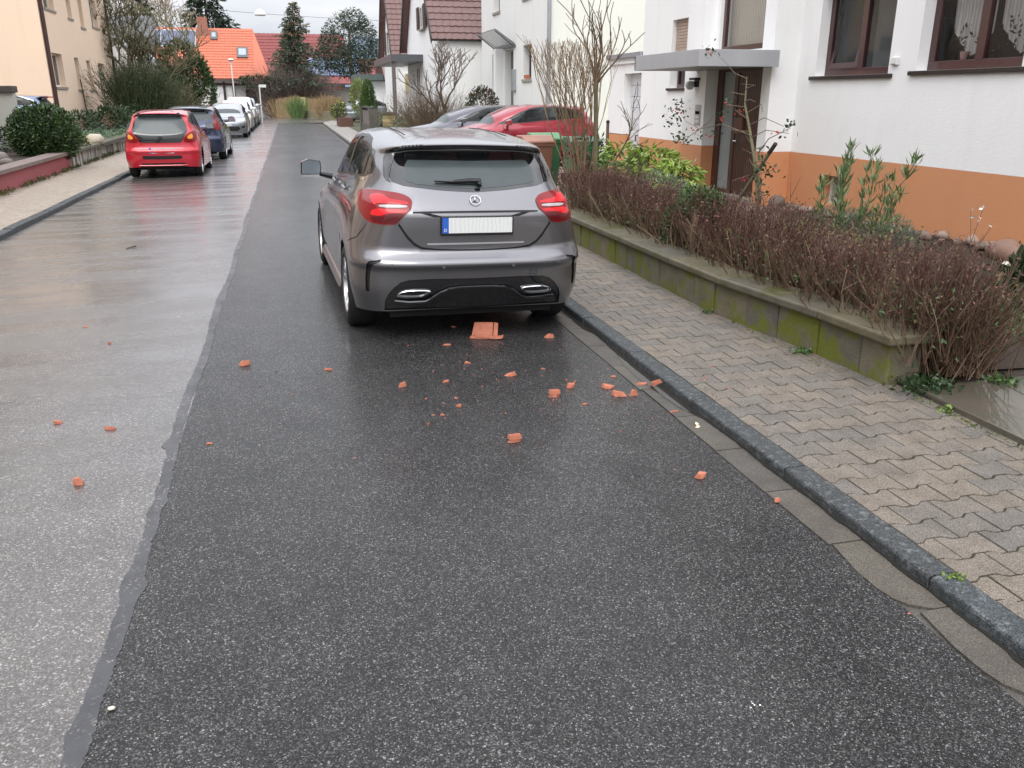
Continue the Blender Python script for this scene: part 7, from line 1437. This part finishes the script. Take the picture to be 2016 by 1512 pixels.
# ================================================================== BROKEN ROOF TILE ON THE ROAD
m_terra = M('terracotta', (.56, .20, .11), .7, col2=(.42, .14, .08), ns=22, namt=.8, bump=.4, bs=90, rnd=.12); MATS['terracotta2'] = m_terra
t = NT('fired_clay'); v = t.pos(); t.principled(Base_Color=t.mix(t.noise(v, 30, 4), (.55, .20, .12, 1), (.30, .095, .055, 1)), Roughness=.75, Normal=t.bump(t.noise(v, 140, 3), .5, .003)); m_clay = t.m
def gz(x): return (zroad(x) if x < 2.03 else -.055) if x > -.68 else zleft(x)
def shard(label, x, y, w, seed, h=.5, long=1.0, ribs=False, rz=None, tilt=0.0):
    """a broken piece of clay tile: irregular slab with a broken, faceted edge and sometimes the ribs of the tile"""
    q = random.Random(seed); H = w * h * .5; L2 = w * long * .62; n = q.randint(6, 8); bm = bmesh.new()
    for i in range(n):      # jagged plan outline, pinched and uneven in height: clay breaks in sharp conchoidal facets
        a = (i + q.uniform(-.38, .38)) * 6.283 / n; rr = q.uniform(.68, 1.12)
        bm.verts.new((w / 2 * rr * math.cos(a), L2 / 2 * rr * math.sin(a), 0)); k_ = q.uniform(.45, .98)
        bm.verts.new((w / 2 * rr * k_ * math.cos(a) + w * .05, L2 / 2 * rr * k_ * math.sin(a), H * q.uniform(.35, 1.25)))
    bmesh.ops.convex_hull(bm, input=bm.verts); bmesh.ops.delete(bm, geom=[v for v in bm.verts if not v.link_faces], context='VERTS'); bm.verts.index_update()
    m = MB().add([tuple(v.co) for v in bm.verts], [tuple(v.index for v in f.verts) for f in bm.faces]); bm.free()
    if ribs:
        for k in (-1, 1): m.hexa([(-w*.40, k*w*.12-.006, H*.7), (w*.38, k*w*.12-.006, H*.7), (w*.38, k*w*.12+.008, H*.7), (-w*.40, k*w*.12+.008, H*.7), (-w*.36, k*w*.12-.003, H*1.6), (w*.36, k*w*.12-.003, H*1.6), (w*.36, k*w*.12+.005, H*1.6), (-w*.36, k*w*.12+.005, H*1.6)])
    o = m.build('tile_fragment', m_clay, None, local=True, bevel=0); o.location = (x, y, gz(x) + .001); o.rotation_euler = (tilt, q.uniform(-.06, .06), rz if rz is not None else q.uniform(0, 6.28)); return tag(o, label, 'tile fragment', 'fragments of a broken roof tile on the road')
FR = [
 ('curved horn-like fragment with a pale round end, right below the exhaust', 1.81, 5.95, .095, .6, .6, 0, .15), ('thin reddish sliver in the shadow left of the big tile piece', 1.14, 6.38, .05, .35, .5, 0, 0),
 ('flat narrow chip lying left of the big tile piece', 1.0, 5.88, .065, .3, .5, 0, .2), ('small brick-shaped chip, nearest one below the big tile piece', 1.06, 5.41, .055, .6, .6, 0, .05),
 ('broad pale orange chunk between the big piece and the grooved one', 1.29, 5.09, .095, .55, .8, 0, .15), ('small elongated chip up and left of the pair near the gutter', 1.54, 5.19, .04, .4, .5, 0, -.5),
 ('small chip with a pointed tip left of the broad chunk', .84, 5.04, .048, .6, .7, 0, .3), ('wedge-shaped fragment, leftmost of the middle scatter on the dark asphalt', .56, 5.0, .066, .7, .7, 0, .4),
 ('angular fragment above the grooved one', 1.60, 4.78, .078, .8, .7, 0, .5), ('tiny upright crumb touching the angular fragment', 1.655, 4.87, .028, 1, .8, 0, .9), ('tiny flat crumb just beyond the angular fragment', 1.62, 4.93, .024, .5, .6, 0, .2),
 ('grooved fragment with two ribs on top, beside a dark streak', 1.45, 4.64, .088, .6, .85, 1, .25), ('long pale slab fragment lying just left of the gutter', 1.83, 4.73, .115, .5, .55, 0, -.1),
 ('elongated fragment pointing left, directly below the long slab', 1.84, 4.58, .115, .6, .55, 0, -.25), ('blocky fragment at the gutter edge, right of the elongated one', 1.94, 4.57, .075, .8, .9, 0, .4),
 ('small dark-edged chip at the gutter joint beyond the long slab', 1.95, 4.94, .045, .5, .6, 0, -.2), ('thin sliver lying in the gutter under the leaning piece', 2.07, 4.74, .08, .3, .35, 0, 0),
 ('small chip below the grooved fragment, on open asphalt', 1.59, 4.47, .040, .5, .6, 0, 0), ('oval fragment pointing down right, in the lower left cluster', .84, 4.57, .052, .7, .7, 0, -.7),
 ('tiny rounded crumb above the oval fragment', .85, 4.72, .028, .5, .7, 0, 0), ('small chip, right one of the lowest pair', .72, 4.45, .034, .5, .6, 0, .3), ('paler small chip, left one of the lowest pair', .67, 4.46, .028, .4, .6, 0, .1),
 ('tiny upright splinter below the lowest pair', .62, 4.32, .022, .9, .5, 0, 1.2), ('tiny crumb left of the oval fragment', .67, 4.74, .020, .6, .8, 0, .4), ('channel-shaped fragment with raised rims, lone in the middle of the road', 1.03, 3.99, .088, .55, .75, 1, .35),
 ('thin orange stick lying across the gutter', 2.06, 4.23, .06, .3, .3, 0, .1), ('tiny crumb near the left rear tyre shadow', .72, 5.92, .018, .6, .8, 0, 0),
 ('small stick-shaped fragment, farthest on the worn lane', -1.67, 7.0, .050, .3, .4, 0, .05), ('small round fragment on the worn lane below the stick-shaped one', -1.4, 6.44, .034, 1, .9, 0, 0),
 ('rough cupped fragment just right of the sealing strip', -.42, 5.64, .085, .6, .8, 0, .1), ('flat small fragment on dark asphalt midway between seam and scatter', .12, 5.43, .065, .35, .5, 0, 0),
 ('notched fragment on the worn lane near the left edge', -1.37, 4.8, .050, .7, .8, 0, .3), ('long flat fragment with shadow on the worn lane', -1.07, 4.62, .082, .45, .6, 0, -.1),
 ('small reddish chip right of the sealing strip, below the cupped fragment', -.53, 4.27, .038, .4, .6, 0, .05), ('chunky two-toned fragment on the worn lane, nearest the camera there', -1.08, 3.92, .062, 1.0, .95, 0, .2),
 ('large-toothed fragment at the edge of the gutter, nearest big one on the right', 1.80, 3.37, .072, .7, .8, 0, -.15), ('round orange lump lying on the gutter slab', 2.03, 3.05, .038, 1.1, 1.0, 0, .3),
 ('tiny crumb on the gutter slab far down right', 2.02, 2.15, .014, .6, .8, 0, 0), ('tiny crumb alone right of the sealing strip', -.11, 4.97, .014, .6, .8, 0, 0)]
for k, (lab, x, y, w, h, lg, rb, rz) in enumerate(FR): shard(lab, x, y, w, 500 + k, h, lg, bool(rb), rz - .25)
# the big piece: flat tile with a groove, resting on a curved lower piece
bt = thing('broken_roof_tile', 'largest piece of orange roof tile propped on its curved lip behind the car', 'roof tile', (1.32, 6.02, gz(1.32)), None, (0, 0, R(-16)))
tl_ = MB(); tl_.hexa([(-.105, .02, .012), (.055, .02, .012), (.055, .034, .012), (-.105, .034, .012), (-.085, .075, .105), (.06, .075, .105), (.06, .089, .105), (-.085, .089, .105)]); tl_.build('tile_face', m_clay, bt, local=True, bevel=.002)
MB().hexa([(.060, .02, .012), (.095, .02, .012), (.095, .034, .012), (.060, .034, .012), (.065, .075, .105), (.098, .075, .100), (.098, .089, .100), (.065, .089, .105)]).build('tile_edge', m_clay, bt, local=True, bevel=.004)
pr = [(-.075, -.005, .030), (0, -.02, .022), (.08, -.03, .018), (.125, -.028, .020), (.140, -.015, .026)]; V = []
for (x, y, z) in pr: V += [(x, y - .012, z - .014), (x, y + .012, z - .010), (x, y + .02, z + .006), (x, y - .006, z + .012)]
MB().add(V, [(0, 1, 2, 3), (16, 19, 18, 17)] + [(4*i + j, 4*i + (j+1) % 4, 4*i + 4 + (j+1) % 4, 4*i + 4 + j) for i in range(4) for j in range(4)]).build('tile_lip', m_clay, bt, local=True, bevel=.003)
MB().hexa([(-.12, -.01, 0), (.02, -.03, 0), (.02, .01, 0), (-.12, .025, 0), (-.11, -.005, .018), (.0, -.022, .02), (.0, .008, .02), (-.11, .02, .018)]).build('lower_piece', m_clay, bt, local=True, bevel=.003)
lean = shard('slab fragment leaning against the kerb over the gutter', 2.125, 4.66, .11, 777, .45, .55, False, -1.0); lean.rotation_euler = (.15, -.5, -.95); lean.location.z = -.035
g = np.random.default_rng(99); n = 230; cx = g.choice([1.45, 1.85, .8, 1.2, -.1], n, p=[.25, .3, .2, .15, .1]); C = np.stack([cx + g.normal(0, .22, n), g.normal(4.8, .55, n), np.zeros(n)], 1); C = C[(C[:, 0] > -.6) & (C[:, 0] < 2.0)]; C[:, 2] = [gz(x) + .002 for x in C[:, 0]]
leaves('tile_crumbs', C, .011, m_clay, None, 'stuff', aspect=1.4, up=.6)
g = np.random.default_rng(98); C = np.stack([g.uniform(2.33, 2.62, 26), g.uniform(4.2, 4.9, 26), np.full(26, .002)], 1); leaves('kerb_crumbs', C, .018, m_clay, None, 'stuff', aspect=2, up=.4)
lf = tag(leaves('fallen_leaf', [(2.09, 3.98, -.05), (2.10, 3.97, -.045)], .04, M('leaf_cream', (.70, .60, .42), .6), None, None, aspect=1.6), 'pale curled leaf lying in the gutter water', 'leaf')
pb = rock('pebble', (-.64, 2.24, .006), (.013, .009, .006), M('pebble_cream', (.75, .68, .55), .5), None, 12, 1); tag(pb, 'cream coloured pebble beside the sealing strip near the camera', 'pebble')
tg = tag(MB().tube([(-2.0, 10.8, -.018), (-1.95, 10.88, -.012), (-1.9, 10.9, -.005)], [.004, .006, .009], 5).build('twig', m_barkd, None), 'dark twig lying alone on the worn lane', 'twig')
bd = MB(); g = random.Random(4)
for k in range(9): x, y = 1.22 + g.gauss(0, .012), 1.84 + g.gauss(0, .010); bd.lathe([(g.uniform(.001, .0035), 0), (0, .001)], c=(x, y, gz(1.22) + .003), n=7)
tag(bd.build('bird_dropping', m_white, None, kind='stuff'), 'white splash of bird dropping on the dark asphalt', 'stain')
